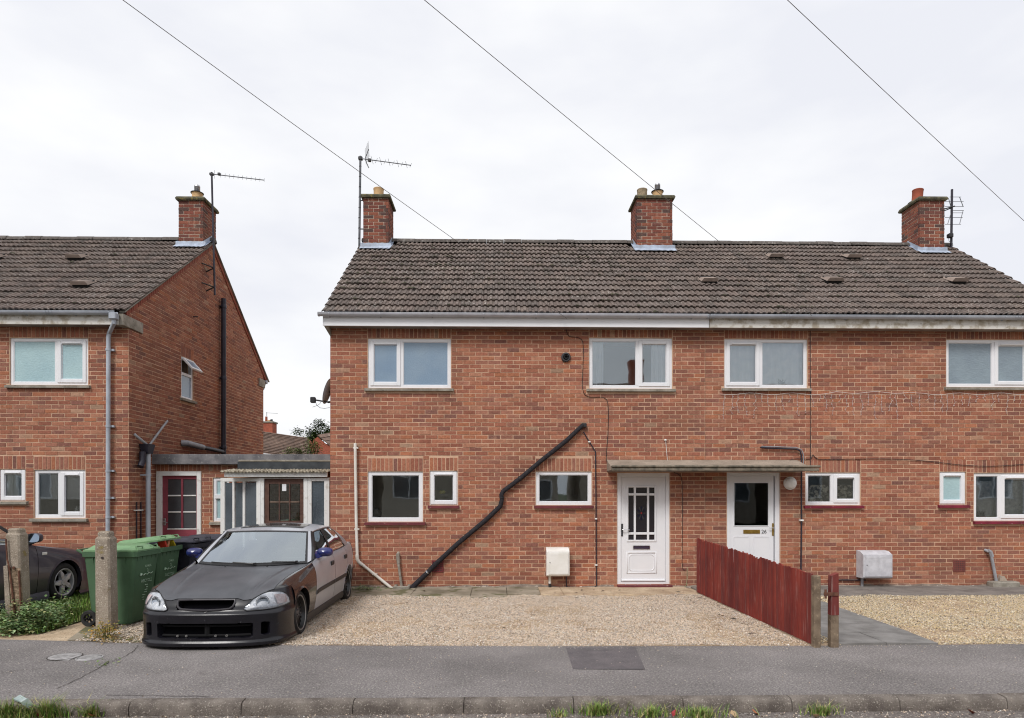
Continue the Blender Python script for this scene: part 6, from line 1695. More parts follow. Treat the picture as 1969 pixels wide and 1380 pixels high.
def wheelie_bin(label, cx, cy, rz, body, lid, lid_open=0.0, printed=False, group='wheelie bins by the drive', scale=1.0):
    """local +x is the front; handle and wheels at -x"""
    o = thing('wheelie_bin', (cx, cy, 0.0), label, 'bin', group, world_parts=False, rotz=rz); o.scale = (scale, scale, scale)
    m = MB(); loft8(m, [ring8(-0.24, 0.25, -0.22, 0.22, 0.035, 0.03), ring8(-0.26, 0.255, -0.225, 0.225, 0.06, 0.035), ring8(-0.33, 0.345, -0.272, 0.272, 0.90, 0.03)], True, False)
    m.build('body', M[body], o)
    m = MB(); loft8(m, [ring8(-0.335, 0.352, -0.279, 0.279, 0.895, 0.03), ring8(-0.35, 0.375, -0.292, 0.292, 0.905, 0.03), ring8(-0.35, 0.378, -0.295, 0.295, 0.965, 0.03), ring8(-0.33, 0.355, -0.27, 0.27, 0.966, 0.03)], False, False)
    for k in range(-2, 3): m.hexa([(0.33, k*0.1-0.005, 0.80), (0.33, k*0.1+0.005, 0.80), (0.352, k*0.1+0.005, 0.895), (0.352, k*0.1-0.005, 0.895), (0.33, k*0.1-0.005, 0.895), (0.33, k*0.1+0.005, 0.895), (0.33, k*0.1+.005, 0.897), (0.33, k*0.1-.005, 0.897)])
    for s in (-1, 1):
        for xx in (-0.2, 0.1, 0.22): m.hexa([(xx-0.006, s*0.262, 0.78), (xx+0.006, s*0.262, 0.78), (xx+0.006, s*0.285, 0.897), (xx-0.006, s*0.285, 0.897), (xx-0.006, s*0.25, 0.78), (xx+0.006, s*0.25, 0.78), (xx+0.006, s*0.25, 0.897), (xx-0.006, s*0.25, 0.897)])
    m.build('rim', M[body], o)
    T = Matrix.Translation((-0.345, 0, 0.968)) @ Matrix.Rotation(-lid_open, 4, 'Y') @ Matrix.Translation((0.345, 0, 0))
    m = MB(); loft8(m, [ring8(-0.35, 0.372, -0.288, 0.288, 0.0, 0.04), ring8(-0.35, 0.374, -0.29, 0.29, 0.022, 0.04), ring8(-0.32, 0.33, -0.25, 0.25, 0.034, 0.05), ring8(-0.28, 0.285, -0.20, 0.20, 0.072, 0.05), ring8(-0.25, 0.255, -0.17, 0.17, 0.078, 0.05)])
    m.v = [tuple(T @ Vector(p)) for p in m.v]; ld = m.build('lid', M[lid], o, smooth=25)
    m = MB()
    for s in (-1, 1): m.tube([T @ Vector(p) for p in ((0.36, s*0.16-0.06, 0.020), (0.335, s*0.16-0.065, 0.062), (0.335, s*0.16+0.065, 0.062), (0.36, s*0.16+0.06, 0.020))], 0.011, 6)
    m.build('lid_grip', M[lid], ld, smooth=50)
    m = MB(); m.tube([(-0.355, -0.22, 0.94), (-0.44, -0.22, 0.985), (-0.44, 0.22, 0.985), (-0.355, 0.22, 0.94)], 0.017, 8); m.build('handle', M[body], o, smooth=40)
    m = MB(); m.tube([(-0.275, -0.25, 0.115), (-0.275, 0.25, 0.115)], 0.012, 8); m.build('axle', M['dark_metal'], o)
    for s in (-1, 1):
        Tw = Matrix.Translation((-0.275, s*0.235, 0.105)) @ Matrix.Rotation(rad(90), 4, 'X')
        m = MB(); m.lathe([(0.062, -0.024), (0.095, -0.026), (0.105, -0.014), (0.105, 0.014), (0.095, 0.026), (0.062, 0.024)], Tw, 26); w = m.build('wheel', M['tyre'], o, smooth=40)
        m = MB(); m.lathe([(0.062, -0.022), (0.055, -0.01), (0.055, 0.01), (0.062, 0.022)], Tw, 26); m.lathe([(0.02, -0.028), (0.02, 0.028)], Tw, 10)
        for k in range(6):
            a = k*math.pi/3; m.box(0.018, 0.058, -0.006, 0.006, -0.012, 0.012, M=Tw @ Matrix.Rotation(a, 4, 'Z'))
        m.build('rim', M['black_pl'], w)
    if printed:
        Tp = lambda z, y=0.0: Matrix.Translation((0.262 + (z-0.06)/0.84*0.09 + 0.0035, y, z)) @ Matrix.Rotation(rad(-6.1), 4, 'Y') @ Matrix.Rotation(rad(90), 4, 'Z') @ Matrix.Rotation(rad(90), 4, 'X')
        for s, sz, z in (('RECYCLE', 0.058, 0.565), ('2', 0.06, 0.70), ('CARDS', 0.042, 0.76)):
            link('lettering', text_mesh(s, sz, Tp(z, 0.03), 0.0008), o).data.materials.append(M['bin_print'])
        m = MB(); P = [(-0.13, 0.0), (-0.10, 0.02), (-0.08, -0.005), (-0.05, 0.014), (0.0, 0.0), (0.04, 0.02), (0.08, 0.004), (0.12, 0.018)]
        T2 = Tp(0.645, 0.03)
        for (a, b) in zip(P, P[1:]): m.tube([T2 @ Vector((a[0], a[1], 0.0)), T2 @ Vector((b[0], b[1], 0.0))], 0.006, 4)
        m.tube([T2 @ Vector((-0.15, 0.0, 0)), T2 @ Vector((-0.135, 0.03, 0))], 0.013, 4)
        m.build('logo_mark', M['bin_print'], o)
        m = MB()
        for k in range(7): z = 0.51-0.032*k; q = Tp(z, 0.02+0.02*RNG.normal()); w = 0.012+0.02*RNG.random(); m.box(-w, w, -0.006, 0.004, -0.001, 0.001, M=q)
        m.build('worn_print', M['bin_print'], o)
    return o
wheelie_bin('green wheelie bin with its lid shut, right behind the whole concrete post', -5.01, 8.66, rad(-3), 'bin_green', 'bin_lid', 0.0, True)
b2_ = wheelie_bin('green wheelie bin with its lid propped up by rubbish', -5.03, 9.30, rad(-2), 'bin_green', 'bin_lid', 0.13, True)
wheelie_bin('dark wheelie bin nearest the green bins', -4.86, 9.95, rad(-6), 'bin_black', 'bin_black_lid', 0.02, False)
wheelie_bin('dark wheelie bin furthest back by the porch', -4.70, 10.62, rad(-4), 'bin_black', 'bin_black_lid', 0.0, False)
RB = [('red', lin(190, 52, 34), (0.30, -0.14, 0.99), (0.10, 0.05, 0.16), 0.5), ('white and orange', lin(222, 150, 110), (0.28, 0.0, 0.985), (0.07, 0.04, 0.15), -0.3), ('yellow', lin(200, 180, 40), (0.30, 0.10, 0.99), (0.09, 0.03, 0.13), 0.7), ('brown', lin(120, 84, 64), (0.22, 0.18, 0.975), (0.12, 0.09, 0.10), 0.2)]
for (cn, cc, p, s, r) in RB:
    Mx = Matrix.Translation(b2_.location + Vector(p)) @ Matrix.Rotation(r, 4, 'X') @ Matrix.Rotation(0.4*r, 4, 'Z')
    m = MB(); m.bbox(-s[0]/2, s[0]/2, -s[1]/2, s[1]/2, -s[2]/2, s[2]/2, 0.004, M=Mx)
    tag(m.build('carton', mat(cn.replace(' ', '_')+'_carton', cc, None, rough=0.6)), '%s carton sticking out of the propped-open green bin' % cn, 'carton', 'rubbish in the open bin')

# ------------------------------------------------------------------ aerials, dish and overhead wires
def rod(m, a, b, r, n=6): m.tube([a, b], r, n)
def yagi(o, A, B, els, reflector=None, er=0.004):
    """boom from A to B with cross elements (fraction, half length, direction)"""
    m = MB(); rod(m, A, B, 0.011, 8); m.build('boom', M['alu'], o)
    for (f, hl, dr) in els:
        c = A + (B-A)*f; d = Vector(dr).normalized()*hl; m = MB(); rod(m, c-d, c+d, er, 5); m.build('element', M['alu'], o)
# left house aerial, held off the chimney breast
Yp = on_x(412, 560, XL1+0.10).y; Yp = 14.72
top, bot = on_y(407, 331, Yp), on_y(413, 567, Yp)
o = thing('tv_aerial', bot, 'long aerial on a dark pole fixed to the left house gable chimney', 'aerial')
m = MB(); rod(m, bot, top, 0.021, 10); m.build('pole', M['navy_pl'], o, smooth=50)
tip = on_y(508, 346, Yp - 0.2)
A = on_y(404, 334, Yp)
yagi(o, A, tip, [(0.08, 0.10, (0.0, .1, 1))] + [(0.20 + 0.08*i, 0.055 - 0.0012*i, (0.0, 0.12, 1)) for i in range(11)])
q = A + (tip-A)*0.17; m = MB(); m.bbox(q.x-0.03, q.x+0.03, q.y-0.03, q.y+0.03, q.z-0.01, q.z+0.045, 0.008); m.build('dipole_box', M['black_pl'], o)
q = on_y(407, 334, Yp); m = MB(); m.bbox(q.x-0.045, q.x+0.045, q.y-0.03, q.y+0.03, q.z-0.035, q.z+0.02, 0.008); m.build('clamp', M['black_pl'], o)
for py in (515, 552):
    q = on_y(412, py, Yp); m = MB(); rod(m, q, Vector((XL1, q.y+0.02, q.z-0.08)), 0.014); rod(m, q + Vector((0, 0, 0.0)), Vector((XL1, q.y-0.2, q.z+0.04)), 0.014); m.build('bracket', M['black_pl'], o)
# aerial beside the left chimney of the pair
Yp = 14.62
top, bot = on_y(693, 300, Yp), on_y(690.5, 478, Yp)
o = thing('tv_aerial', bot, 'tall grey pole aerial with fan reflector left of the buff-potted chimney', 'aerial')
m = MB(); rod(m, bot - Vector((0, 0, 0.3)), top, 0.025, 10); m.build('pole', M['alu'], o, smooth=50)
A, B = on_y(690, 304, Yp), on_y(790, 317.5, Yp-0.35)
els = []
for i in range(10): els.append((0.26 + 0.082*i, 0.085 - 0.002*i, (0.25, 0.5, 1 if i % 2 else -1)))
yagi(o, A, B, els)
for s in (1, -1):
    p0 = A + (B-A)*0.12; p1 = p0 + Vector((0.09, -0.03, s*0.21))
    m = MB(); rod(m, p0, p1, 0.009); m.build('reflector_arm', M['alu'], o)
    for k in range(6):
        c = p0 + (p1-p0)*(k+1)/6.0; m = MB(); rod(m, c + Vector((0.02, -0.16, 0.09*s)), c - Vector((0.02, -0.16, 0.09*s)), 0.003, 4); m.build('reflector_rod', M['alu'], o)
q = A + (B-A)*0.21; m = MB(); m.bbox(q.x-0.035, q.x+0.035, q.y-0.03, q.y+0.03, q.z-0.045, q.z+0.02, 0.008); m.build('dipole_box', M['black_pl'], o)
q = on_y(693, 304, Yp); m = MB(); m.bbox(q.x-0.045, q.x+0.05, q.y-0.04, q.y+0.04, q.z-0.04, q.z+0.03, 0.01); m.build('clamp', M['black_pl'], o)
for i in range(1, 9):
    q = top + (bot-top)*(i/9.0); m = MB(); m.lathe([(0.028, -0.008), (0.028, 0.008)], Matrix.Translation(q), 10); m.build('cable_tie', M['black_pl'], o)
for py in (385, 440):
    q = on_y(691.5, py, Yp); m = MB(); rod(m, q, Vector((cx0, q.y, q.z)), 0.013); m.build('bracket', M['alu'], o)
# aerial by the right chimney
Yp = 14.62
top, bot = on_y(1830.5, 364, Yp), on_y(1829, 476, Yp)
o = thing('tv_aerial', bot, 'short dark pole aerial with grid of rods beside the terracotta-potted chimney', 'aerial')
m = MB(); rod(m, bot - Vector((0, 0, 0.15)), top, 0.026, 10); m.build('pole', M['navy_pl'], o, smooth=50)
for (py, xa, xb) in ((378.5, 1826, 1848), (387.5, 1817, 1853), (397, 1817, 1853), (404.5, 1832, 1853), (409, 1830, 1852), (418, 1817, 1851), (431, 1817, 1848)):
    m = MB(); rod(m, on_y(xa, py, Yp+0.1), on_y(xb, py, Yp-0.1), 0.006, 5); m.build('element', M['alu'], o)
for (a, b) in (((1845, 378), (1852, 397)), ((1852, 404), (1845, 431)), ((1824, 381), (1829, 400)), ((1830, 405), (1822, 431))):
    m = MB(); rod(m, on_y(*a, Yp), on_y(*b, Yp), 0.008, 5); m.build('spreader', M['alu'], o)
q = on_y(1827, 453, Yp-0.04); m = MB(); m.bbox(q.x-0.055, q.x+0.05, q.y-0.05, q.y+0.05, q.z-0.045, q.z+0.045, 0.01); m.build('junction_box', M['black_pl'], o)
m = MB(); rod(m, Vector((cr1, 14.62, on_y(1816, 405, Yp).z)), on_y(1836, 396, Yp-0.03), 0.014); rod(m, Vector((cr1, 14.62, on_y(1816, 410, Yp).z)), on_y(1831, 399, Yp), 0.012); m.build('bracket', M['black_pl'], o)
m = MB(); m.tube([on_y(p[0], p[1], Yp-0.05) for p in ((1824, 457), (1825, 464), (1832, 468), (1831, 473))], 0.006, 5); m.build('loose_cable', M['alu'], o)
# satellite dish, seen edge on
M['dish'] = mat('grey_dish_paint', lin(176, 176, 178), lin(150, 150, 154), 5, 0.55, 0.4)
c = on_y(628, 753, D + 0.22)
o = thing('satellite_dish', c, 'grey satellite dish seen edge-on at the corner of the brick wall', 'dish')
T = Matrix.Translation(c + Vector((0.05, 0, 0))) @ Matrix.Rotation(rad(1), 4, 'Z') @ Matrix.Rotation(rad(-74), 4, 'Y')
m = MB(); R0 = 0.24; m.lathe([(R0*f, 0.30*(f*R0)**2*2.2) for f in np.linspace(0.001, 1, 9)], T, 36); m.lathe([(R0*f, 0.30*(f*R0)**2*2.2-0.006) for f in np.linspace(1, 0.001, 9)], T, 36); m.build('reflector', M['dish'], o, smooth=60)
L0 = on_y(602, 768, D + 0.12); arm0 = on_y(631, 773, D + 0.16)
m = MB(); rod(m, arm0, L0, 0.014, 8); m.build('arm', M['black_pl'], o)
m = MB(); m.bbox(L0.x-0.045, L0.x+0.045, L0.y-0.04, L0.y+0.04, L0.z-0.06, L0.z+0.045, 0.012); m.build('receiver', M['black_pl'], o)
m = MB(); rod(m, arm0, Vector((XA0-0.0, D+0.25, arm0.z+0.02)), 0.02); rod(m, c + Vector((.03, 0, 0)), Vector((XA0, D+0.25, c.z)), 0.022); m.build('bracket', M['black_pl'], o)
m = MB(); m.tube([on_y(p[0], p[1], D+0.1) for p in ((607, 773), (609, 779), (616, 784), (624, 785), (634, 783.5))], 0.004, 5); m.tube([on_y(p[0], p[1], D+0.1) for p in ((601, 782.5), (610, 779.5), (615, 776), (618, 771))], 0.0035, 5); m.build('cable', M['black_pl'], o)
# overhead wires to the opposite poles
def wire(label, p_house, Yh, p_pole, Yq, sag=0.04):
    a, b = on_y(*p_house, Yh), on_y(*p_pole, Yq); P = []
    for i in range(25):
        t = i/24; P.append(a + (b-a)*t - Vector((0, 0, sag*4*t*(1-t))))
    tag(MB().tube(P, 0.0036, 6).build('overhead_wire', M['wire'], None, smooth=60), label, 'wire', 'telephone wires overhead')
M['wire'] = mat('grey_wire', lin(104, 100, 98), None, rough=0.6)
wire('overhead wire crossing the sky in front of the buff-potted chimney', (1090, 612), D-0.26, (-180, -306), 5.0)
wire('overhead wire crossing in front of the central two-pot chimney', (1568, 612), D-0.26, (330, -405), 5.0)
wire('overhead wire in the sky above the terracotta-potted chimney', (2180, 617), D-0.26, (1000, -487), 5.0)

# ------------------------------------------------------------------ icicle lights
M['ice_wire'] = mat('translucent_grey_wire', lin(200, 192, 190), None, rough=0.5)
o = thing('icicle_lights', on_y(1680, 757, D-0.03), 'string of white icicle lights hanging under the upstairs windows of number 26', 'lights')
main = [(1384, 757)] + [(1384 + i*14, 757 + (1.8*math.sin(i*1.1)) - (2.5 if 15 < i < 27 else 0)) for i in range(1, 43)]
m = MB(); m.tube([on_y(p[0], p[1], D-0.02) for p in main], 0.0030, 5); m.build('wire', M['white_pl'], o)
x = 1392
while x < 1969:
    L_ = RNG.choice([14, 22, 34, 44, 54])*RNG.uniform(0.8, 1.1); n = max(3, int(L_/6)); P = [(x, 757)]
    for k in range(1, n+1): P.append((x + RNG.normal()*1.6 + 0.02*k, 757 + L_*k/n))
    m = MB(); Q = [on_y(p[0], p[1], D-0.018) for p in P]; m.tube(Q, 0.0022, 4)
    for q in Q[1:]:
        s = RNG.choice([-1, 1]); m.tube([q, q + Vector((0.022*s, -0.006, RNG.uniform(-0.02, 0.012)))], 0.0032, 4)
    m.build('strand', M['ice_wire'], o)
    x += RNG.uniform(11, 17)

# ------------------------------------------------------------------ curtains and things in the windows
def curtain(label, px0, py0, px1, py1, mt, Y=D+0.088, folds=9, amp=0.016, name='net_curtain', cat='curtain'):
    a, b = on_y(px0, py1, Y), on_y(px1, py0, Y); n = 60; rows = []
    for i in range(n+1):
        x = a.x + (b.x-a.x)*i/n; y = Y + amp*math.sin(i/n*folds*6.283) + 0.5*amp*mnoise.noise(Vector((x*9, py0, 0)))
        rows.append([(x, y, a.z), (x + 0.01*math.sin(i), y*0.999+0.001*Y, (a.z+b.z)/2), (x, Y + 0.6*(y-Y), b.z)])
    m = MB(); m.grid(rows); tag(m.build(name, M[mt], None, smooth=60), label, cat)
curtain('pale curtain gathered at the left of the clear upstairs bedroom window', 1139, 650, 1160, 745, 'curtain_blue', folds=3)
curtain('pale curtain hanging at the right of the clear upstairs bedroom window', 1252, 650, 1290, 745, 'curtain_blue', folds=4)
curtain('pale blue net curtain across the upstairs window over the icicle lights', 1396, 654, 1552, 744, 'net', D+0.155, folds=11)
curtain('patterned lace half curtain in the low window right of the wall light', 1552, 932, 1652, 970, 'lace', folds=8)
curtain('grey net curtain in the ground-floor window at the far right', 1876, 925, 1990, 1000, 'net_grey', D+0.15, folds=7)
curtain('pale net curtain in the tiny ground-floor window of the left house', -2, 905, 48, 960, 'net', folds=5)
a, b = on_y(76, 958, D+0.16), on_y(164, 905, D+0.16)
m = MB(); m.box(a.x, b.x, D+0.088, D+0.094, a.z, b.z); m.bbox(a.x, b.x, D+0.082, D+0.10, a.z-0.02, a.z+0.0, 0.004); tag(m.build('roller_blind', M['ivory'], None), 'pale roller blind half lowered in the left house window', 'blind')
def on_sill(name, label, cat, px, py, prof, mt, Y=D+0.16, n=16):
    c = on_y(px, py, Y); m = MB(); m.lathe(prof, Matrix.Translation(c), n); o = tag(m.build(name, M[mt], None, smooth=50), label, cat); return c
M['vase'] = mat('mottled_grey_glaze', lin(150, 146, 144), lin(116, 112, 112), 30, 0.3, 0.5)
on_sill('vase', 'round grey vase inside the larger ground-floor window', 'vase', 724, 996, [(0.0, 0.0), (0.06, 0.0), (0.105, 0.06), (0.10, 0.11), (0.05, 0.15), (0.04, 0.18), (0.05, 0.19), (0.04, 0.185)], 'vase')
M['yellow_card'] = mat('yellow_packet', lin(196, 190, 50), lin(150, 150, 60), 20, 0.5)
c = on_y(851, 946, D+0.2); m = MB(); m.bbox(c.x-0.055, c.x+0.055, c.y-0.03, c.y+0.03, c.z-0.03, c.z+0.03, 0.015); tag(m.build('packet', M['yellow_card']), 'yellow packet on a shelf inside the small ground-floor window', 'packet')
a = on_y(851, 951, D+0.2); m = MB(); m.box(a.x-0.24, a.x+0.16, a.y-0.05, a.y+0.08, a.z-0.012, a.z); m.box(a.x-0.2, a.x-0.19, a.y-0.04, a.y+0.07, a.z-0.2, a.z-0.012); tag(m.build('shelf', M['room']), 'narrow shelf inside the small ground-floor window', 'shelf')
on_sill('soap_bottle', 'white pump soap bottle inside the left house kitchen window', 'bottle', 148, 984, [(0, 0), (0.035, 0), (0.035, 0.06), (0.012, 0.075), (0.01, 0.105), (0.02, 0.11), (0.0, 0.115)], 'white_pl')
M['pot_wh'] = M['white_pl']
c = on_sill('plant_pot', 'white oval plant pot with spiky plant inside the net-curtained upstairs window', 'plant pot', 1504, 744, [(0, 0), (0.075, 0), (0.085, 0.045), (0.075, 0.05), (0, 0.045)], 'white_pl', D+0.13)
o = thing('spiky_plant', c + Vector((0, 0, 0.04)), 'spiky green plant growing in the white oval pot upstairs', 'plant')
blades('leaf', np.array([(c.x+RNG.normal()*0.03, c.y+RNG.normal()*0.015, c.z+0.04) for _ in range(40)]), 0.06, 0.13, [lin(90, 110, 90), lin(70, 92, 74)], o, 0.006, 1.2, kind='stuff')
for (px, cc, lab) in ((1888, lin(196, 92, 60), 'orange'), (1906, lin(206, 196, 120), 'pale yellow')):
    M[lab] = mat(lab.replace(' ', '_')+'_pot', cc, None, rough=0.5)
    c = on_sill('plant_pot', '%s pot on the sill inside the ground-floor window at the far right' % lab, 'plant pot', px, 1000, [(0, 0), (0.05, 0), (0.065, 0.07), (0.0, 0.07)], lab, D+0.12)
c = on_y(1886, 992, D+0.12); o = thing('house_plant', c, 'dark leafy house plant over the orange pot', 'plant')
blades('leaf', np.array([(c.x+RNG.normal()*0.03, c.y, c.z) for _ in range(50)]), 0.05, 0.11, [lin(36, 52, 40), lin(50, 64, 46)], o, 0.009, 1.4, kind='stuff')
for (px, cc, h_, lab) in ((721, lin(196, 120, 110), 0.12, 'pink bottle with blue cap'), (730, lin(214, 226, 232), 0.06, 'small white tub')):
    M[lab] = mat(lab.replace(' ', '_'), cc, None, rough=0.4)
m = MB(); c = on_y(1270, 746, D+0.12)

# ------------------------------------------------------------------ what shows in the gap between the houses
M['far_brick'] = mat('distant_red_brick', lin(164, 92, 72), lin(138, 78, 64), 6, 0.9, 0.2)
M['opposite_render'] = mat('pale_pebbledash', lin(188, 178, 164), lin(166, 154, 140), 4, 0.9, 0.2)  # pale pebble-dash, lightened so the houses mirror brighter in the panes
M['far_tile'] = mat('distant_brown_tiles', lin(128, 106, 94), lin(104, 88, 80), 2.5, 0.92, 0.2, speck=[(2.0, 0.62, lin(158, 140, 126), 0.5)])
M['far_white'] = mat('distant_white_gutter', lin(214, 214, 216), None, rough=0.6)
def roof_rows(par, P00, P10, P11, P01, n, mt):
    """stepped tile courses between eaves P00-P10 and ridge P01-P11"""
    for i in range(n):
        f0, f1 = i/n, (i+1)/n; up = (Vector(P01)-Vector(P00)).normalized()
        a, b = P00 + (P01-P00)*f0, P10 + (P11-P10)*f0; c_, d_ = P10 + (P11-P10)*f1, P00 + (P01-P00)*f1
        nn = (b-a).cross(d_-a).normalized(); nn = nn if nn.z > 0 else -nn
        m = MB(); m.hexa([a, b, c_, d_, a + nn*0.07, b + nn*0.07, c_ + nn*0.015, d_ + nn*0.015]); m.build('tile_course', M[mt], par)
Yb = 44.0
e0, e1 = on_y(430, 862, Yb), on_y(600, 885, Yb+9)
r0, r1 = on_y(430, 818.5, Yb+3), on_y(592, 842, Yb+12)
o = thing('terrace_house', (e0.x, Yb, 0), 'distant brown-tiled house roof with brick chimney seen between the two houses', 'house')
m = MB(); m.quad((e0.x, e0.y+0.3, 0), (e1.x, e1.y+0.3, 0), e1 + Vector((0, .3, 0)), e0 + Vector((0, .3, 0))); m.quad((e0.x, e0.y+6.5, 0), (e1.x, e1.y+6.5, 0), e1 + Vector((0, 6.5, 0)), e0 + Vector((0, 6.5, 0)))
m.tri(e1 + Vector((0, .3, 0)), e1 + Vector((0, 6.5, 0)), r1); m.quad((e1.x, e1.y+0.3, 0), (e1.x, e1.y+6.5, 0), e1 + Vector((0, 6.5, 0)), e1 + Vector((0, .3, 0))); m.build('wall', M['far_brick'], o)
m = MB(); m.quad(e0, e1, r1, r0); m.quad(r0, r1, e1 + Vector((0, 6.8, 0)), e0 + Vector((0, 6.8, 0))); rf = m.build('roof', M['far_tile'], o)
roof_rows(rf, e0, e1, r1, r0, 15, 'far_tile')
m = MB(); m.tube([e0 + Vector((0, -.1, -.02)), e1 + Vector((0, -.1, -.02))], 0.07, 8); m.build('gutter', M['far_white'], o)
c = on_y(516, 832, Yb+8.4); w = (on_y(528, 832, Yb+8.4).x - on_y(504, 832, Yb+8.4).x)/2; zt = on_y(516, 811.5, Yb+8.4).z
m = MB(); m.box(c.x-w, c.x+w, c.y-0.5, c.y+0.5, c.z-1.2, zt-0.1); ch = m.build('chimney', M['far_brick'], o)
m = MB(); m.bbox(c.x-w-0.08, c.x+w+0.08, c.y-0.58, c.y+0.58, zt-0.1, zt+0.03, 0.02); m.build('cap', M['concrete'], ch)
for (dx, h_, mt, r) in ((-0.16, 0.42, 'pot_red', 0.10), (0.05, 0.14, 'pot_buff', 0.14), (0.26, 0.2, 'black_pl', 0.10)):
    m = MB(); m.lathe([(r, 0), (r*.9, h_), (0, h_)], Matrix.Translation((c.x+dx, c.y, zt+0.03)), 12); m.build('pot', M[mt], ch, smooth=50)
a0 = on_y(513, 800, Yb+4); m = MB()
rod(m, a0, on_y(513, 792, Yb+4), 0.02); rod(m, on_y(512, 793.5, Yb+4), on_y(534, 794.5, Yb+4), 0.015)
tag(m.build('tv_aerial', M['alu']), 'tiny aerial on the distant brick chimney', 'aerial')
Yb = 62.0
o = thing('gable_house', (on_y(620, 870, Yb).x, Yb, 0), 'distant orange brick gable end beside the corner of the main house', 'house')
p = lambda px, py, dy=0: on_y(px, py, Yb+dy)
apex, lft, rgt = p(609, 840), p(601, 848), p(650, 878)
m = MB(); gl_, gr_ = p(602, 846), p(634, 871)
pts = [Vector((gl_.x, Yb, 0)), Vector((gr_.x+1.5, Yb, 0)), p(634, 868) + Vector((1.5, 0, -0.9)), p(611, 839.5), gl_]
n = len(m.v); m.v += [tuple(q) for q in pts]; m.f.append((0, 1, 2, 3, 4)); m.m.append(0); m.c.append(None)
m.quad(pts[0], pts[4], pts[4] + Vector((0, 8, 0)), pts[0] + Vector((0, 8, 0))); m.build('wall', M['far_brick'], o)
m = MB(); up = pts[3]; m.quad(up + Vector((0, -.2, .12)), pts[2] + Vector((0.2, -.2, 0.1)), pts[2] + Vector((3.2, 8, 1.3)), up + Vector((2.2, 8, 1.6))); rf = m.build('roof', M['far_tile'], o)
roof_rows(rf, pts[2] + Vector((0.2, -.2, .13)), pts[2] + Vector((3.2, 8, 1.33)), up + Vector((2.2, 8, 1.63)), up + Vector((0, -.2, .15)), 8, 'far_tile')
c = p(624, 832); m = MB(); m.box(c.x-0.35, c.x+0.35, c.y+3, c.y+3.8, c.z-2, c.z+0.3); m.lathe([(0.12, 0.3), (0.12, 0.75), (0, .75)], Matrix.Translation(c + Vector((-0.1, 3.4, 0))), 10); m.build('chimney', M['far_brick'], rf)
DG = [lin(*q) for q in ((66, 84, 48), (84, 100, 60), (54, 70, 42), (98, 112, 72))]
def far_tree(label, c, rx, rz, n, size, cols, trunk_h):
    o = thing('tree', (c.x, c.y, 0), label, 'tree', None)
    m = MB(); m.tube([(c.x, c.y, 0), (c.x+0.1, c.y, trunk_h*0.6), (c.x, c.y, c.z+rz*0.3)], [0.22, 0.16, 0.05], 8)
    for k in range(7): a = k*0.9; m.tube([(c.x, c.y, trunk_h*0.7 + 0.1*k), (c.x+math.cos(a)*rx*0.6, c.y+math.sin(a)*rx*0.6, c.z+rz*0.2*math.sin(k*2))], [0.07, 0.02], 6)
    m.build('trunk', M['old_wood'], o)
    cl = [Vector((RNG.normal()*rx*0.5, RNG.normal()*rx*0.5, RNG.normal()*rz*0.42)) for _ in range(16)]
    def sh():
        q = cl[int(RNG.integers(0, len(cl)))]; return c + q + Vector((RNG.normal(), RNG.normal(), RNG.normal()*0.8))*rx*0.17
    leaf_cloud('crown', c, n, None, size, cols, o, shape=sh, kind='stuff'); return o
far_tree('distant green tree rising behind the small orange gable', on_y(603, 842, 72), 1.9, 1.3, 2600, 0.30, DG, 4)
far_tree('distant dark tree behind the gable at the wall corner', on_y(630, 838, 76), 1.7, 1.0, 1800, 0.30, DG, 4)
# self-seeded plants growing behind the flat roof edge
BG = [lin(*q) for q in ((96, 122, 62), (112, 136, 72), (80, 106, 54), (140, 144, 96))]
for (px, pyt, n, lab) in ((556, 856, 150, 'thin self-seeded plant on the flat roof, furthest left of three'), (577, 852, 190, 'thin self-seeded plant on the flat roof, between two others'), (601, 835, 520, 'tall bushy self-seeded plant on the flat roof nearest the wall corner')):
    b = on_y(px, 873, 13.0); t = on_y(px, pyt, 13.0)
    w = (0.10 if n < 300 else 0.17)
    weed(lab, b, n, (w, w), t.z-b.z+0.02, 0.042, BG, 9 if n < 300 else 20, name='roof_plant', cat='plant')
# houses across the road, seen in the window glass
def street_house(x0, x1, label):
    Y = -13.0; o = thing('brick_house', ((x0+x1)/2, Y, 0), label, 'house', 'houses across the road, mirrored in the glass')
    m = MB(); m.box(x0, x1, Y-7, Y, 0, 4.9); m.build('wall', M['opposite_render'], o)
    m = MB(); m.prism([(Y+0.3, 4.85), (Y-3.5, 8.5), (Y-7.3, 4.85)], 'x', x0-0.1, x1+0.1); rf = m.build('roof', M['far_tile'], o)
    m = MB(); xm = x0+3.9; m.box(xm-0.45, xm+0.45, Y-3.9, Y-3.2, 7.6, 9.9); m.build('chimney', M['far_brick'], rf)
    for (xa, za, w, h_) in ((x0+0.6, 1.40, 2.0, 1.35), (x1-2.0, 1.2, 1.6, 1.3), (x0+1.0, 3.4, 1.5, 1.0), (x1-2.5, 3.4, 1.5, 1.0)):
        m = MB(); frame_bars(m, xa, xa+w, za, za+h_, 0.08, Y+0.002, Y+0.05); m.box(xa+w*.45, xa+w*.45+0.08, Y+0.003, Y+0.049, za+.081, za+h_-.081); wd = m.build('window', M['upvc'], o)
        m = MB(); m.box(xa+.081, xa+w-.081, Y+0.003, Y+0.01, za+.081, za+h_-.081); m.build('pane', M['porch_glass'], wd)
street_house(-27.5, -17.6, 'pebble-dashed house across the road, furthest left of those mirrored in the windows')
street_house(15.8, 25.6, 'pebble-dashed house across the road, second from right of those mirrored in the windows')
street_house(26.8, 37.0, 'pebble-dashed house across the road, furthest right of those mirrored in the windows')
street_house(-16.5, -7.6, 'pebble-dashed house across the road, second from left of those mirrored in the windows')
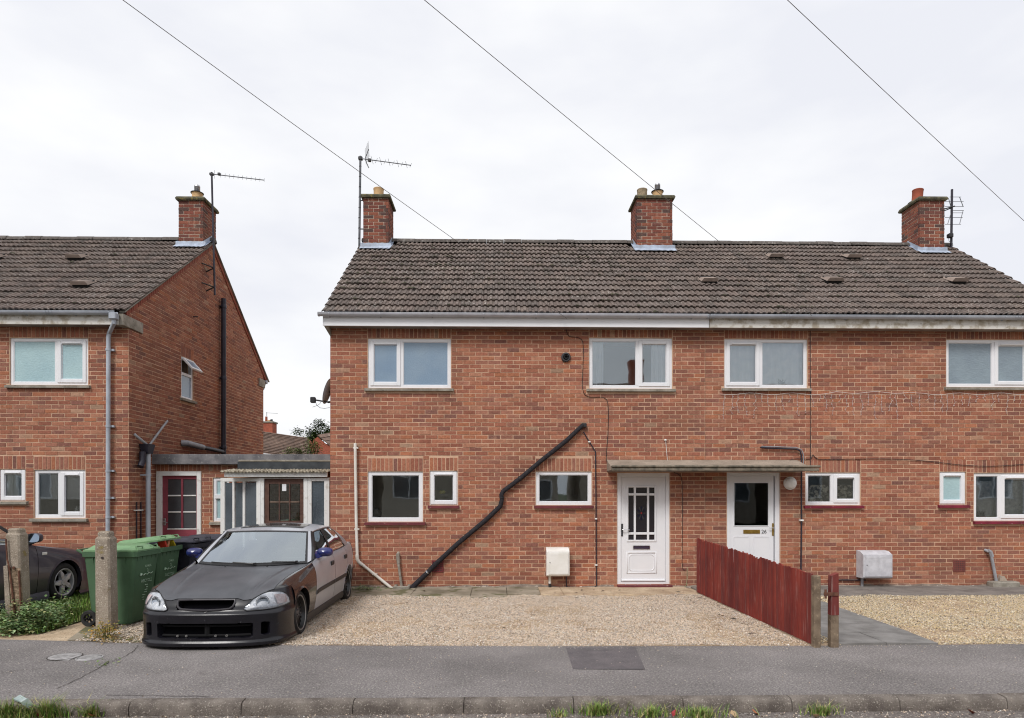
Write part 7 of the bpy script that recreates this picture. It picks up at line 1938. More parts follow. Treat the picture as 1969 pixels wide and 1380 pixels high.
street_house(-6.6, 3.4, 'pebble-dashed house across the road, third from left of those mirrored in the windows')
street_house(4.6, 14.6, 'pebble-dashed house across the road, third from right of those mirrored in the windows')

# ================================================================== CARS
def spl(pts):
    """smooth curve through (x, y) pairs"""
    X = np.array([p[0] for p in pts], float); Y = np.array([p[1] for p in pts], float)
    d = np.diff(Y)/np.diff(X); mm_ = np.zeros(len(X)); mm_[0], mm_[-1] = d[0], d[-1]
    for i in range(1, len(X)-1): mm_[i] = 0 if d[i-1]*d[i] <= 0 else 2*d[i-1]*d[i]/(d[i-1]+d[i])
    def f(x):
        x = min(max(x, X[0]), X[-1]); i = int(min(max(np.searchsorted(X, x)-1, 0), len(X)-2)); h = X[i+1]-X[i]; t = (x-X[i])/h
        return float((2*t**3-3*t*t+1)*Y[i] + (t**3-2*t*t+t)*h*mm_[i] + (-2*t**3+3*t*t)*Y[i+1] + (t**3-t*t)*h*mm_[i+1])
    return f
def smooth01(t): t = min(max(t, 0.0), 1.0); return t*t*(3-2*t)
def car_mat(name, c1, c2=None, rough=0.4, metal=0.0, coat=0.0, scale=5, speck=None, bump=0.0, bscale=60):
    return mat(name, c1, c2, scale, rough, 0.5, metal, bump, bscale, 0.003, coat, kind='Object', speck=speck)
M['carbon'] = car_mat('matt_charcoal_bonnet', lin(70, 72, 77), lin(82, 83, 88), 0.42, scale=4, speck=[(60, 0.66, lin(96, 96, 98), 0.25)], bump=0.15, bscale=260)
M['bumper_blk'] = car_mat('dull_black_bumper', lin(17, 17, 23), lin(25, 24, 31), 0.27, coat=0.0, scale=7, speck=[(26, 0.69, lin(98, 96, 100), 0.35)])
M['gloss_blk'] = car_mat('gloss_black_paint', lin(26, 25, 27), None, 0.25, coat=0.8)
M['silver'] = car_mat('warm_silver_paint', lin(176, 178, 184), lin(166, 168, 176), 0.4, metal=0.15, coat=0.5, scale=3)
M['trim_blk'] = car_mat('satin_black_trim', (0.02, 0.02, 0.022), None, 0.5)
M['void'] = mat('dark_void', (0.004, 0.004, 0.005), None, rough=1.0, spec=0.0)
M['void2'] = mat('near_black', (0.009, 0.009, 0.010), None, rough=0.8, spec=0.2)  # near-black for the bars inside the intake
M['mirror_gl'] = mat('dim_mirror_glass', (0.30, 0.34, 0.40), None, rough=0.08, metal=1.0)
M['grille_rim'] = car_mat('grey_grille_rim', lin(66, 64, 68), None, 0.4)
M['blue'] = car_mat('deep_blue_mirror', lin(30, 40, 104), lin(24, 32, 88), 0.3, coat=0.5)
M['windscreen'] = mat_glass('windscreen_glass', tint=(0.62, 0.70, 0.70), refl=2.4, base=0.28)
M['car_glass'] = mat_glass('car_side_glass', tint=(0.50, 0.54, 0.54), refl=1.6, base=0.04)
M['lens'] = mat_glass('clear_lens', tint=(0.96, 0.97, 0.98), refl=1.0, base=0.03)
def mat_reflector():
    m, nt, out = nodes_of('faceted_bright_reflector')
    P = coords(nt, 'Object'); v = nt.nodes.new('ShaderNodeTexVoronoi'); v.inputs['Scale'].default_value = 34
    nt.links.new(P, v.inputs['Vector'])
    col = ramp(nt, v.outputs['Color'], [(0.0, lin(186, 190, 200)), (1.0, lin(250, 250, 252))]).outputs['Color']  # near-white facet tones stand in for chrome's reflections
    principled(nt, out, col, 0.25, 0.5, 0.15, (v.outputs['Distance'], 0.5, 0.008)); return m
M['reflector'] = mat_reflector()
M['indicator'] = car_mat('pale_pink_indicator', lin(232, 214, 212), lin(210, 178, 176), 0.3, scale=30)
M['tail_red'] = car_mat('tail_light_red', lin(110, 40, 40), None, 0.25, coat=0.6)
M['rim_blk'] = car_mat('black_alloy', (0.012, 0.012, 0.013), None, 0.35)
M['rim_lip'] = car_mat('worn_polished_lip', lin(150, 148, 146), None, 0.4, metal=0.4)
M['rim_silver'] = car_mat('silver_alloy', lin(196, 196, 200), lin(150, 150, 154), 0.35, metal=0.3, scale=6)
M['grey_met'] = car_mat('dark_plum_grey_paint', lin(74, 71, 82), lin(66, 63, 74), 0.35, metal=0.3, coat=0.6, scale=2)
M['seat'] = car_mat('dark_seat_cloth', (0.03, 0.03, 0.034), None, 0.9)
M['grey_pl2'] = car_mat('grey_sill_plastic', lin(92, 92, 104), None, 0.55)

def wheel_parts(o, cx, cy, cz, R, r_rim, w, side, camber, style):
    """wheel in the car's own space; side=+1 faces +x"""
    T = Matrix.Translation((cx, cy, cz)) @ Matrix.Rotation(side*camber, 4, 'Y') @ Matrix.Rotation(side*rad(90), 4, 'Y')
    m = MB(); h = w/2
    m.lathe([(r_rim, h-0.012), (r_rim+0.012, h-0.002), (r_rim+(R-r_rim)*.5, h+0.002), (R-0.018, h-0.010), (R-0.004, h-0.032), (R, h-0.05), (R, -h+0.05), (R-0.004, -h+0.03), (R-0.02, -h+0.01), (r_rim, -h)], T, 48)
    wh = m.build('wheel', M['tyre'], o, smooth=35)
    m = MB(); 
    if style == 'mesh':
        m.lathe([(r_rim+0.004, h-0.010), (r_rim-0.004, h-0.006), (r_rim-0.012, h-0.012)], T, 48); m.build('rim_lip', M['rim_lip'], wh, smooth=50)
        m = MB(); m.lathe([(r_rim-0.012, h-0.013), (r_rim-0.026, h-0.06), (r_rim-0.034, h-0.075)], T, 48); m.build('barrel', M['rim_blk'], wh, smooth=50)
        hub_h = h-0.055
        for k in range(10):
            a = k*2*math.pi/10; q = T @ Matrix.Rotation(a, 4, 'Z'); mm = MB(); r1 = r_rim-0.026
            for s in (-1, 1):
                mm.hexa([q @ Vector(p) for p in ((0.05, s*0.010-0.006, hub_h-0.012), (r1, s*0.030-0.006, h-0.072), (r1, s*0.030+0.006, h-0.072), (0.05, s*0.010+0.006, hub_h-0.012), (0.05, s*0.010-0.005, hub_h+0.008), (r1, s*0.030-0.005, h-0.05), (r1, s*0.030+0.005, h-0.05), (0.05, s*0.010+0.005, hub_h+0.008))])
            mm.build('spoke', M['rim_blk'], wh)
        mm = MB(); mm.lathe([(0.07, hub_h-0.01), (0.062, hub_h+0.012), (0.03, hub_h+0.016), (0.0, hub_h+0.016)], T, 24)
        for k in range(5): a = k*2*math.pi/5; c = T @ Vector((0.045*math.cos(a), 0.045*math.sin(a), hub_h+0.01)); d = (T.to_3x3() @ Vector((0, 0, 1))); mm.tube([c, c + d*0.02], 0.008, 6)
        mm.build('hub', M['dark_metal'], wh, smooth=40)
    else:
        m.lathe([(r_rim+0.004, h-0.010), (r_rim-0.004, h-0.004), (r_rim-0.02, h-0.012), (r_rim-0.024, h-0.07)], T, 48); m.build('rim', M['rim_silver'], wh, smooth=50)
        for k in range(5):
            a = k*2*math.pi/5 + 0.35; q = T @ Matrix.Rotation(a, 4, 'Z'); mm = MB(); r1 = r_rim-0.02
            mm.hexa([q @ Vector(p) for p in ((0.04, -0.045, h-0.06), (r1, -0.018, h-0.05), (r1, 0.018, h-0.05), (0.04, 0.045, h-0.06), (0.04, -0.030, h-0.012), (r1*.62, -0.036, h-0.006), (r1*.62, 0.036, h-0.006), (0.04, 0.030, h-0.012))])
            mm.hexa([q @ Vector(p) for p in ((r1*.62, -0.038, h-0.05), (r1, -0.016, h-0.05), (r1, 0.016, h-0.05), (r1*.62, 0.038, h-0.05), (r1*.62, -0.036, h-0.006), (r1, -0.012, h-0.016), (r1, 0.012, h-0.016), (r1*.62, 0.036, h-0.006))])
            mm.build('spoke', M['rim_silver'], wh)
        mm = MB(); mm.lathe([(0.06, h-0.03), (0.055, h-0.004), (0.0, h-0.002)], T, 24); mm.build('hub', M['rim_silver'], wh, smooth=40)
    mm = MB(); mm.lathe([(0.0, h-0.10), (r_rim*0.72, h-0.10)], T, 28); mm.lathe([(r_rim*.98, -h+0.01), (0.0, -h+0.01)], T, 28); mm.build('brake_disc', M['void'], wh)
    return wh

def build_car(o, kx, ky, kz, ax, wheel, cols, style, rear):
    """o: root, in car space x across, y backwards from the nose, z up; k*: scale on the base shape; ax=(front axle y, rear axle y)"""
    S = lambda x, y, z: Vector((x*kx, y*ky, z*kz))
    R, r_rim, tw, cz, Ra, camber, xout = wheel
    # ---- plan of the nose: arc length from the centre line to the wheel arch
    PL = [(0.0, 0.0), (0.25, 0.008), (0.45, 0.035), (0.60, 0.085), (0.70, 0.155), (0.765, 0.235), (0.805, 0.33), (0.828, 0.43), (0.838, 0.53), (0.843, 0.62)]
    fxp, fyp = [], []
    acc = [0.0]
    for a, b in zip(PL, PL[1:]): acc.append(acc[-1] + math.hypot(b[0]-a[0], b[1]-a[1]))
    sx, sy = spl(list(zip(acc, [p[0] for p in PL]))), spl(list(zip(acc, [p[1] for p in PL])))
    SMAX = acc[-1]
    sb = spl([(0.03, -0.002), (0.075, -0.014), (0.105, 0.004), (0.14, 0.006), (0.30, 0.0), (0.385, -0.004), (0.405, 0.012), (0.425, 0.032), (0.48, 0.055), (0.55, 0.105), (0.60, 0.16), (0.66, 0.24)])
    ztop = spl([(0.0, 0.556), (0.34, 0.552), (0.42, 0.534), (0.50, 0.540), (0.62, 0.575), (0.80, 0.618), (0.95, 0.636), (1.25, 0.655)])
    def nose(s, z, off=0.0):
        """s signed arc length; off outward"""
        a = abs(s); x, y = sx(a), sy(a); e = 0.004
        tx, ty = sx(min(a+e, SMAX)) - sx(max(a-e, 0)), sy(min(a+e, SMAX)) - sy(max(a-e, 0)); l = math.hypot(tx, ty) or 1
        nx, ny = ty/l, -tx/l                      # outward
        b = sb(z); w = 1 - 0.75*smooth01((a-0.65)/0.45)
        if b > 0: b *= w
        x, y = x + nx*(off-b), y + ny*(off-b)
        return S(math.copysign(x, s) if a > 1e-9 else 0.0, y, z)
    # bumper and nose panel
    ns, nz = 150, 60
    rr = lambda x, z, x0, x1, z0, z1, r=0.02: (max(x0+r-x, 0, x-(x1-r)), max(z0+r-z, 0, z-(z1-r)))
    def opening(x, z):
        a = abs(x)
        if style == 'mesh':
            d = rr(a, z, -1, 0.515, 0.135, 0.292, 0.035)
            if math.hypot(*d) < 0.035: return 1
            d = rr(a, z, 0.60, 0.675, 0.155, 0.292, 0.02)
            if math.hypot(*d) < 0.02: return 2
        else:
            d = rr(a, z, -1, 0.42, 0.16, 0.27, 0.02)
            if math.hypot(*d) < 0.02: return 1
        x0 = 0.315 - 0.45*max(0, 0.475-z)
        if a < x0 and 0.442 < z < 0.536: return 3
        return 0
    LO = spl([(0.0, 0.440), (0.06, 0.426), (0.5, 0.430), (0.8, 0.442), (1.0, 0.462)])
    UP = spl([(0.0, 0.455), (0.06, 0.494), (0.17, 0.545), (0.38, 0.588), (0.62, 0.606), (0.82, 0.600), (0.93, 0.574), (1.0, 0.515)])
    def lampcut(s, z):
        u = (abs(s)-0.425)/(1.02-0.425)
        return 4 if 0.02 < u < 0.98 and LO(u)+0.003 < z < UP(u)-0.003 else 0
    ss = np.linspace(-SMAX, SMAX, ns+1); P, Om = [], []
    for s in ss:
        row, om = [], []
        zt = ztop(abs(s)) - 0.006
        for j in range(nz+1):
            z = 0.042 + (zt-0.042)*j/nz; q = sx(abs(s))
            k = opening(q, z); row.append((nose(s, z, -0.09 if k else 0.0), z, s)); om.append(k or lampcut(s, z))
        P.append(row); Om.append(om)
    def emit(name, mt, keep, sm=45):
        m = MB(); idx = {}
        for i in range(ns):
            for j in range(nz):
                if not keep(i, j): continue
                q = []
                for (a, b) in ((i, j), (i+1, j), (i+1, j+1), (i, j+1)):
                    if (a, b) not in idx: idx[(a, b)] = len(m.v); m.v.append(tuple(P[a][b][0]))
                    q.append(idx[(a, b)])
                m.f.append(tuple(q)); m.m.append(0); m.c.append(None)
        return m.build(name, mt, o, smooth=sm) if m.f else None
    inside = lambda i, j: min(Om[i][j], Om[i+1][j], Om[i][j+1], Om[i+1][j+1])
    arch = lambda i, j: math.hypot(P[i][j][0].y - ax[0], P[i][j][0].z - cz) < Ra and abs(ss[i]) > 0.9
    zsplit = 0.405
    bump = emit('front_bumper', cols['bumper'], lambda i, j: not inside(i, j) and P[i][j][1] < zsplit and not (arch(i, j) or arch(i+1, j)))
    emit('nose_panel', cols['nose'], lambda i, j: not inside(i, j) and P[i][j][1] >= zsplit and not (arch(i, j) and arch(i+1, j)))
    emit('air_intake', M['void'], lambda i, j: inside(i, j) in (1, 2))
    emit('grille_mesh', M['void'], lambda i, j: inside(i, j) == 3)
    # grille surround
    gz0, gz1 = 0.440, 0.540
    loop = [(-0.315, gz1), (-0.15, gz1+0.004), (0.15, gz1+0.004), (0.315, gz1), (0.322, 0.515), (0.305, 0.475), (0.27, 0.450), (0.16, 0.440), (0, 0.434), (-0.16, 0.440), (-0.27, 0.450), (-0.305, 0.475), (-0.322, 0.515)]
    m = MB(); pts = [nose(x*1.0, z, 0.004) for x, z in loop]; m.tube(pts + pts[:2], 0.0125*kz, 6, caps=False); m.build('grille_surround', M['grille_rim'], o, smooth=60)
    for k in range(0 if style == 'mesh' else 3):
        z = 0.47 + 0.03*k; m = MB(); m.tube([nose(x, z, -0.05) for x in np.linspace(-0.29, 0.29, 9)], 0.006, 4); m.build('grille_bar', M['trim_blk'], o)
    if style == 'mesh':
        m = MB(); m.tube([nose(x, 0.155, -0.055) for x in np.linspace(-0.5, 0.5, 13)], 0.014, 6); m.build('intake_bar', M['void2'], o, smooth=60)
        for x in (-0.30, -0.20, 0.12, 0.24): 
            c = nose(x, 0.155, -0.03); m = MB(); m.lathe([(0.012, -0.01), (0.012, 0.006), (0.006, 0.006)], Matrix.Translation(c) @ Matrix.Rotation(rad(90), 4, 'X'), 8); m.build('intake_bolt', M['rim_lip'], o)
        m = MB(); m.tube([nose(x, 0.26, -0.06) for x in np.linspace(-0.5, 0.5, 13)], 0.012, 6); m.tube([nose(0.02, 0.15, -0.07), nose(0.02, 0.28, -0.07)], 0.03, 6); m.build('crash_bar', M['void2'], o)
        m = MB(); c = nose(0.02, 0.415, 0.008); m.tube([c + Vector((-0.012, 0, -0.004)), c + Vector((0.012, 0, 0.008))], 0.004, 5); m.build('badge_stub', M['rim_lip'], o)
    # headlights: reflector bowl behind a clear lens
    lo, up = LO, UP
    for sg in (-1, 1):
        g0, g1 = 0.425, 1.02
        def lp(u, v, off):
            s = g0 + (g1-g0)*u; return nose(sg*s, lo(u) + (up(u)-lo(u))*v, off)
        nu, nv = 28, 10
        m = MB(); m.grid([[lp(i/nu, j/nv, 0.006 - 0.022*math.sin(math.pi*j/nv)*min(1, 6*min(i/nu, 1-i/nu))) for j in range(nv+1)] for i in range(nu+1)], flip=(sg < 0)); hl = m.build('headlight', M['reflector'], o, smooth=50)
        m = MB(); m.grid([[lp(i/nu, j/nv, 0.008 + 0.012*math.sin(math.pi*min(max(j/nv, 0.0), 1))**0.5*min(1, 8*min(i/nu, 1-i/nu))) for j in range(nv+1)] for i in range(nu+1)], flip=(sg < 0)); m.build('lens', M['lens'], hl, smooth=50)
        edge = [lp(u, 0, 0.007) for u in np.linspace(0, 1, 20)] + [lp(u, 1, 0.007) for u in np.linspace(1, 0, 24)]
        m = MB(); m.tube(edge + edge[:2], 0.006, 5, caps=False); m.build('seal', M['trim_blk'], hl, smooth=60)
        c = lp(0.36, 0.48, 0.0); nrm_ = (lp(0.36, 0.48, 0.05) - c).normalized()
        Tq = Matrix.Translation(c - nrm_*0.004) @ nrm_.to_track_quat('Z', 'Y').to_matrix().to_4x4()
        m = MB(); m.lathe([(0.066*kz, 0.004), (0.058*kz, -0.008), (0.03, -0.016), (0.0, -0.018)], Tq, 26); m.build('lamp_bowl', M['chrome'], hl, smooth=60)
        m = MB(); m.lathe([(0.068*kz, 0.003), (0.070*kz, 0.006), (0.073*kz, 0.003)], Tq, 26); m.build('bowl_ring', M['trim_blk'], hl, smooth=60)
        m = MB(); m.grid([[lp(0.66 + 0.26*i/8, 0.2 + 0.62*j/6, 0.009) for j in range(7)] for i in range(9)], flip=(sg < 0)); m.build('indicator', M['indicator'], hl, smooth=60)
    # ---- bonnet
    cow = lambda p: S(0.735*p, 1.30 + 0.22*p*p, 0.775 + 0.012*p*p)
    hs = 0.865                                                    # arc length at the bonnet corner
    def hoodp(p, q):
        a, b = nose(p*hs, ztop(abs(p)*hs) + 0.002, 0.004), cow(p)
        t = q; c = a + (b-a)*t; c.z += kz*(0.055*math.sin(math.pi*min(1, t**0.62))*(1-0.35*p*p))
        # two raised swage lines fanning outwards
        l = 0.50 + 0.30*t; d = abs(abs(p)-l); c.z += kz*0.011*math.exp(-(d/0.022)**2)*min(1, 5*t)*min(1, 6*(1-t))
        c.z += kz*0.012*(1 if abs(p) < l else math.exp(-((abs(p)-l)/0.06)**2))*min(1, 4*t)*min(1, 5*(1-t)) 
        return c
    npq, nq = 110, 34
    G = [[hoodp(-1 + 2*i/npq, j/nq) for j in range(nq+1)] for i in range(npq+1)]
    m = MB(); m.grid(G); 
    lip = [[g[0], g[0] + Vector((0, 0.012, -0.014*kz))] for g in G]; m.grid(lip, flip=True)
    m.build('bonnet', cols['hood'], o, smooth=40)
    if style == 'mesh':
        for (p, q) in ((-0.36, 0.95), (0.36, 0.95)): c = hoodp(p, q); m = MB(); m.lathe([(0.012, 0.0), (0.010, 0.008), (0, 0.01)], Matrix.Translation(c), 8); m.build('washer_jet', M['trim_blk'], o)
    # ---- sides
    W = spl([(0.40, 0.822), (0.62, 0.843), (0.85, 0.852), (1.4, 0.850), (2.4, 0.852), (3.3, 0.850), (3.8, 0.825), (4.2, 0.745), (4.36, 0.66)])
    ZT = spl([(0.40, 0.632), (0.62, 0.655), (0.85, 0.690), (1.2, 0.752), (1.50, 0.806), (1.62, 0.838), (2.0, 0.846), (3.0, 0.852), (3.6, 0.872), (4.2, 0.880), (4.36, 0.86)])
    sh = spl([(0.0, 0.945), (0.12, 0.968), (0.35, 0.992), (0.55, 1.0), (0.75, 0.994), (0.9, 0.968), (1.0, 0.925)])
    zb = 0.155
    shelf = spl([(0.4, 0.0), (1.4, 0.0), (1.65, 0.0), (4.36, 0.0)])
    D1, D2, D3 = rear['doors']
    ycols = sorted(set([round(v, 4) for v in np.arange(0.55, 4.361, 0.035)] + [v + e for v in (D1, D2, D3) for e in (-0.0045, 0.0045)]))
    nt_ = 24
    aw = [(ax[0]/ky, Ra), (ax[1]/ky, Ra)]
    def sidep(y, t, sg, off=0.0):
        zt = ZT(y); z = zb + (zt-zb)*t
        return S(sg*(W(y)*sh(t)+off), y, z)
    gv = {}
    for sg in (-1, 1):
        V, dist = {}, {}
        for i, y in enumerate(ycols):
            for j in range(nt_+1):
                t = j/nt_; p = sidep(y, t, sg)
                dd = min(math.hypot(p.y-a*ky, p.z-cz) - r for a, r in aw)
                V[i, j], dist[i, j] = p, dd
        def snapped(i, j):
            p = V[i, j]
            if dist[i, j] >= 0: return p
            a, r = min(aw, key=lambda q: abs(p.y-q[0]*ky)); dy, dz = p.y-a*ky, p.z-cz; l = math.hypot(dy, dz) or 1
            y2, z2 = (a*ky + dy/l*r), cz + dz/l*r; t = min(max((z2/kz-zb)/(ZT(y2/ky)-zb), 0), 1)
            return Vector((sg*W(y2/ky)*sh(t)*kx, y2, z2))
        zones = [('front_wing', cols['wing'], 0.0, D1), ('front_door', cols['door'], D1, D2), ('rear_door', cols['door'], D2, D3), ('rear_quarter', cols['door'], D3, 9)]
        made = {}
        for (nm, mt, ya, yb) in zones:
            m = MB(); idx = {}
            for i in range(len(ycols)-1):
                yc = (ycols[i]+ycols[i+1])/2
                if not (ya < yc < yb) or any(abs(yc-v) < 0.004 for v in (D1, D2, D3)): continue
                for j in range(nt_):
                    dc = [dist[i, j], dist[i+1, j], dist[i+1, j+1], dist[i, j+1]]
                    if sum(dc)/4 < 0 or max(dc) < 0.004: continue
                    q = []
                    for kk in ((i, j), (i+1, j), (i+1, j+1), (i, j+1)):
                        if kk not in idx: idx[kk] = len(m.v); m.v.append(tuple(snapped(*kk)))
                        q.append(idx[kk])
                    m.f.append(tuple(q if sg > 0 else q[::-1])); m.m.append(0); m.c.append(None)
            if m.f: made[nm] = m.build(nm, mt, o, smooth=50)
        # wing top between side and bonnet
        m = MB(); rows = []
        outer = [nose(sg*s_, ztop(s_)-0.007) for s_ in np.linspace(0.87, SMAX-0.02, 24)]
        outer += [sidep(y_, 1.0, sg) for y_ in np.arange(max(0.60, outer[-1].y/ky+0.03), 1.60, 0.04)]
        oy = [p_.y for p_ in outer]
        def outer_at(yy):
            i_ = int(min(max(np.searchsorted(oy, yy)-1, 0), len(oy)-2)); t_ = min(max((yy-oy[i_])/max(oy[i_+1]-oy[i_], 1e-6), 0), 1); return outer[i_] + (outer[i_+1]-outer[i_])*t_
        for q in np.linspace(0.0, 1.0, 44)**1.5:
            h = hoodp(sg*1.0, q); h2 = h + Vector((sg*0.004, 0, -0.002)); e2 = outer_at(h.y + 0.05*min(1, q*4))
            rows.append([h2 + (e2-h2)*k/5 + Vector((0, 0, 0.010*kz*min(1, q*6)*math.sin(math.pi*k/5))) for k in range(6)])
        m.grid(rows, flip=(sg > 0)); m.build('wing_top', cols['wing'], o, smooth=60)
        # sills, side mouldings, handles
        m = MB(); ya, yb = aw[0][0]+Ra/ky*0.93, aw[1][0]-Ra/ky*0.93
        rows = []
        for y in np.linspace(ya, yb, 20): rows.append([S(sg*W(y)*0.90, y, 0.075), S(sg*W(y)*0.955, y, 0.085), S(sg*W(y)*0.972, y, 0.125), S(sg*W(y)*0.962, y, 0.185), S(sg*W(y)*0.94, y, 0.19)])
        m.grid(rows, flip=(sg > 0)); m.build('side_skirt', cols['skirt'], o, smooth=40)
        if cols.get('moulding'):
            m = MB()
            for (ya, yb) in ((D1+0.02, D2-0.015), (D2+0.015, min(D3, aw[1][0]-Ra/ky)+0.12)):
                rows = [[sidep(y, t, sg, e) for (t, e) in ((0.345, 0.0), (0.355, 0.010), (0.425, 0.010), (0.435, 0.0))] for y in np.linspace(ya, yb, 10)]; m.grid(rows, flip=(sg > 0))
            m.build('side_moulding', cols['moulding'], o, smooth=30)
        for (yh, par_) in ((D2-0.17, 'front_door'), (D3-0.13, 'rear_door')):
            if par_ in made:
                c = sidep(yh, 0.80, sg, 0.004); m = MB(); m.bbox(c.x-0.014, c.x+0.014, c.y-0.075, c.y+0.075, c.z-0.032*kz, c.z+0.032*kz, 0.010); m.build('door_handle', cols['handle'], made[par_])
        # arch lips and liners
        for (a, r) in aw:
            m = MB(); rows = []
            for th in np.linspace(rad(-28), rad(208), 40):
                y2, z2 = a*ky + math.cos(th)*r, cz + math.sin(th)*r
                if z2 < zb*kz*0.8: continue
                t = min(max((z2/kz-zb)/(ZT(y2/ky)-zb), 0), 1); x = W(y2/ky)*sh(t)*kx
                yo, zo = a*ky + math.cos(th)*(r+0.022), cz + math.sin(th)*(r+0.022)
                to = min(max((zo/kz-zb)/(ZT(yo/ky)-zb), 0), 1)
                rows.append([(sg*(W(yo/ky)*sh(to)*kx+0.001), yo, zo), (sg*(x+0.010), y2, z2), (sg*(x-0.02), y2, z2-0.004), (sg*(x-0.05), y2, z2)])
            m.grid(rows, flip=(sg < 0)); m.build('arch_lip', cols['wing'] if a < 2 else cols['door'], o, smooth=40)
            m = MB(); m.grid([[(sg*xx, a*ky + math.cos(th)*(r+0.004), cz + math.sin(th)*(r+0.004)) for xx in (0.42*kx, 0.80*kx)] for th in np.linspace(rad(-30), rad(210), 24)], flip=(sg < 0)); m.build('arch_liner', M['void'], o)
        gv[sg] = made
    # ---- glasshouse
    yr1, yr2, yb2, zh2 = rear['header'], rear['base'], rear['belt_end'], rear['base_z']
    roof_x = 0.615
    wb = lambda a: S(0.735*a, 1.315 + 0.215*a*a, 0.780 + 0.020*a*a)
    wt = lambda a: S(0.585*a, 2.00 + 0.085*a*a, 1.200 - 0.020*a*a)
    na = 24
    m = MB(); m.grid([[wb(a) + (wt(a)-wb(a))*v + Vector((0, -0.006*math.sin(math.pi*v)*(1-a*a*.5), 0.006*kz*math.sin(math.pi*v)*(1-0.4*a*a))) for v in np.linspace(0, 1, 14)] for a in np.linspace(-0.965, 0.965, na+1)]); ws = m.build('windscreen', M['windscreen'], o, smooth=60)
    for (aa, bb) in (((-0.965, 0.965), 't'),): pass
    m = MB(); 
    inn = lambda a, v: wb(a) + (wt(a)-wb(a))*v + Vector((0, -0.006*math.sin(math.pi*v)*(1-a*a*.5) + 0.001, 0.006*kz*math.sin(math.pi*v)*(1-0.4*a*a) + 0.003))
    m.grid([[inn(a, v) for v in (0.0, 0.03, 0.055)] for a in np.linspace(-0.965, 0.965, na+1)]); m.grid([[inn(a, v) for v in (0.955, 1.0)] for a in np.linspace(-0.965, 0.965, na+1)])
    for s in (-1, 1): m.grid([[inn(s*a, v) for v in np.linspace(0, 1, 12)] for a in (0.93, 0.975)], flip=(s < 0))
    m.build('windscreen_seal', M['trim_blk'], ws, smooth=60)
    # cowl and wipers
    m = MB(); m.grid([[cow(p) + Vector((0, -0.01, -0.012)), wb(p) + Vector((0, 0.02, 0.002))] for p in np.linspace(-1, 1, 17)]); m.build('scuttle', M['trim_blk'], o)
    for (p0, p1, p2) in ((0.12, -0.28, -0.70), (0.80, 0.40, 0.02)):
        m = MB(); a = inn(p0, 0.02) + Vector((0, -0.012, 0.012)); b = inn(p1, 0.055) + Vector((0, -0.015, 0.02)); m.tube([a, b], [0.012, 0.007], 6)
        m.tube([inn(p, 0.045) + Vector((0, -0.012, 0.012)) for p in np.linspace(p2, p0-0.05, 9)], 0.006, 5); m.lathe([(0.02, 0), (0.02, 0.018), (0, 0.02)], Matrix.Translation(a), 10); m.build('wiper', M['trim_blk'], o)
    # roof
    rz = spl([(2.02, 1.178), (2.35, 1.205), (2.75, 1.214), (3.05, 1.202), (max(3.4, yr1+.1), 1.17 if yr1 < 3.4 else 1.16)])
    rc = spl([(2.02, 1.198), (2.35, 1.252), (2.75, 1.272), (3.05, 1.262), (max(3.4, yr1+.1), 1.225)])
    rx = spl([(2.02, 0.588), (2.4, 0.612), (2.9, 0.612), (max(3.4, yr1+.1), 0.575)])
    def roofp(p, y):
        return S(rx(y)*p, y + 0.07*p*p*(1 if y < 2.3 else (2.6-y)/0.3 if y < 2.6 else 0), rz(y) + (rc(y)-rz(y))*(1-abs(p)**2.3))
    ys = np.linspace(2.03, yr1, 22)
    m = MB(); m.grid([[roofp(p, y) for y in ys] for p in np.linspace(-1, 1, 25)]); rf = m.build('roof', cols['roof'], o, smooth=60)
    if rear.get('sunroof'):
        y0, y1 = 2.24, 2.66; m = MB(); m.grid([[roofp(p, y) + Vector((0, 0, 0.004)) for y in np.linspace(y0, y1, 8)] for p in np.linspace(-0.72, 0.72, 15)]); m.build('sunroof', M['gloss_blk'], rf, smooth=60)
        m = MB(); m.tube([roofp(p, y0-0.006) + Vector((0, 0, 0.005)) for p in np.linspace(-0.73, 0.73, 12)], 0.007, 5); m.build('sunroof_seal', M['trim_blk'], rf)
    # pillars and side glass; side surface leans in from the belt to the roof rail
    def rail(y): return S(rx(min(max(y, 2.03), yr1)), y, 0) 
    def sg_pt(sg, y, v):
        """v=0 belt, v=1 roof rail"""
        zb_ = ZT(y) - 0.004; xb = W(y)*sh(1.0) - 0.012
        zt_ = rz(min(max(y, 2.03), yr1)); xt = rx(min(max(y, 2.03), yr1)) + 0.012
        bow = 0.018*math.sin(math.pi*v)
        return S(sg*(xb + (xt-xb)*v + bow), y, zb_ + (zt_-zb_)*v)
    yA0, yA1 = 1.60, 2.12                      # A pillar foot and head
    yC0, yC1 = yb2, yr1 - 0.02
    edgeA = lambda v: yA0 + (yA1-yA0)*v
    edgeC = lambda v: yC0 + (yC1-yC0)*v**1.15
    def strip(sg, f0, f1, v0, v1, name, mt, par=None, off=0.0, n=12, k=6):
        m = MB(); rows = []
        for a in np.linspace(0, 1, k+1):
            row = []
            for v in np.linspace(v0, v1, n+1):
                y = f0(v) + (f1(v)-f0(v))*a; p = sg_pt(sg, y, v); p.x += sg*off; row.append(p)
            rows.append(row)
        m.grid(rows, flip=(sg > 0)); return m.build(name, mt, par or o, smooth=60)
    c_ = lambda y: (lambda v: y)
    yB = D2
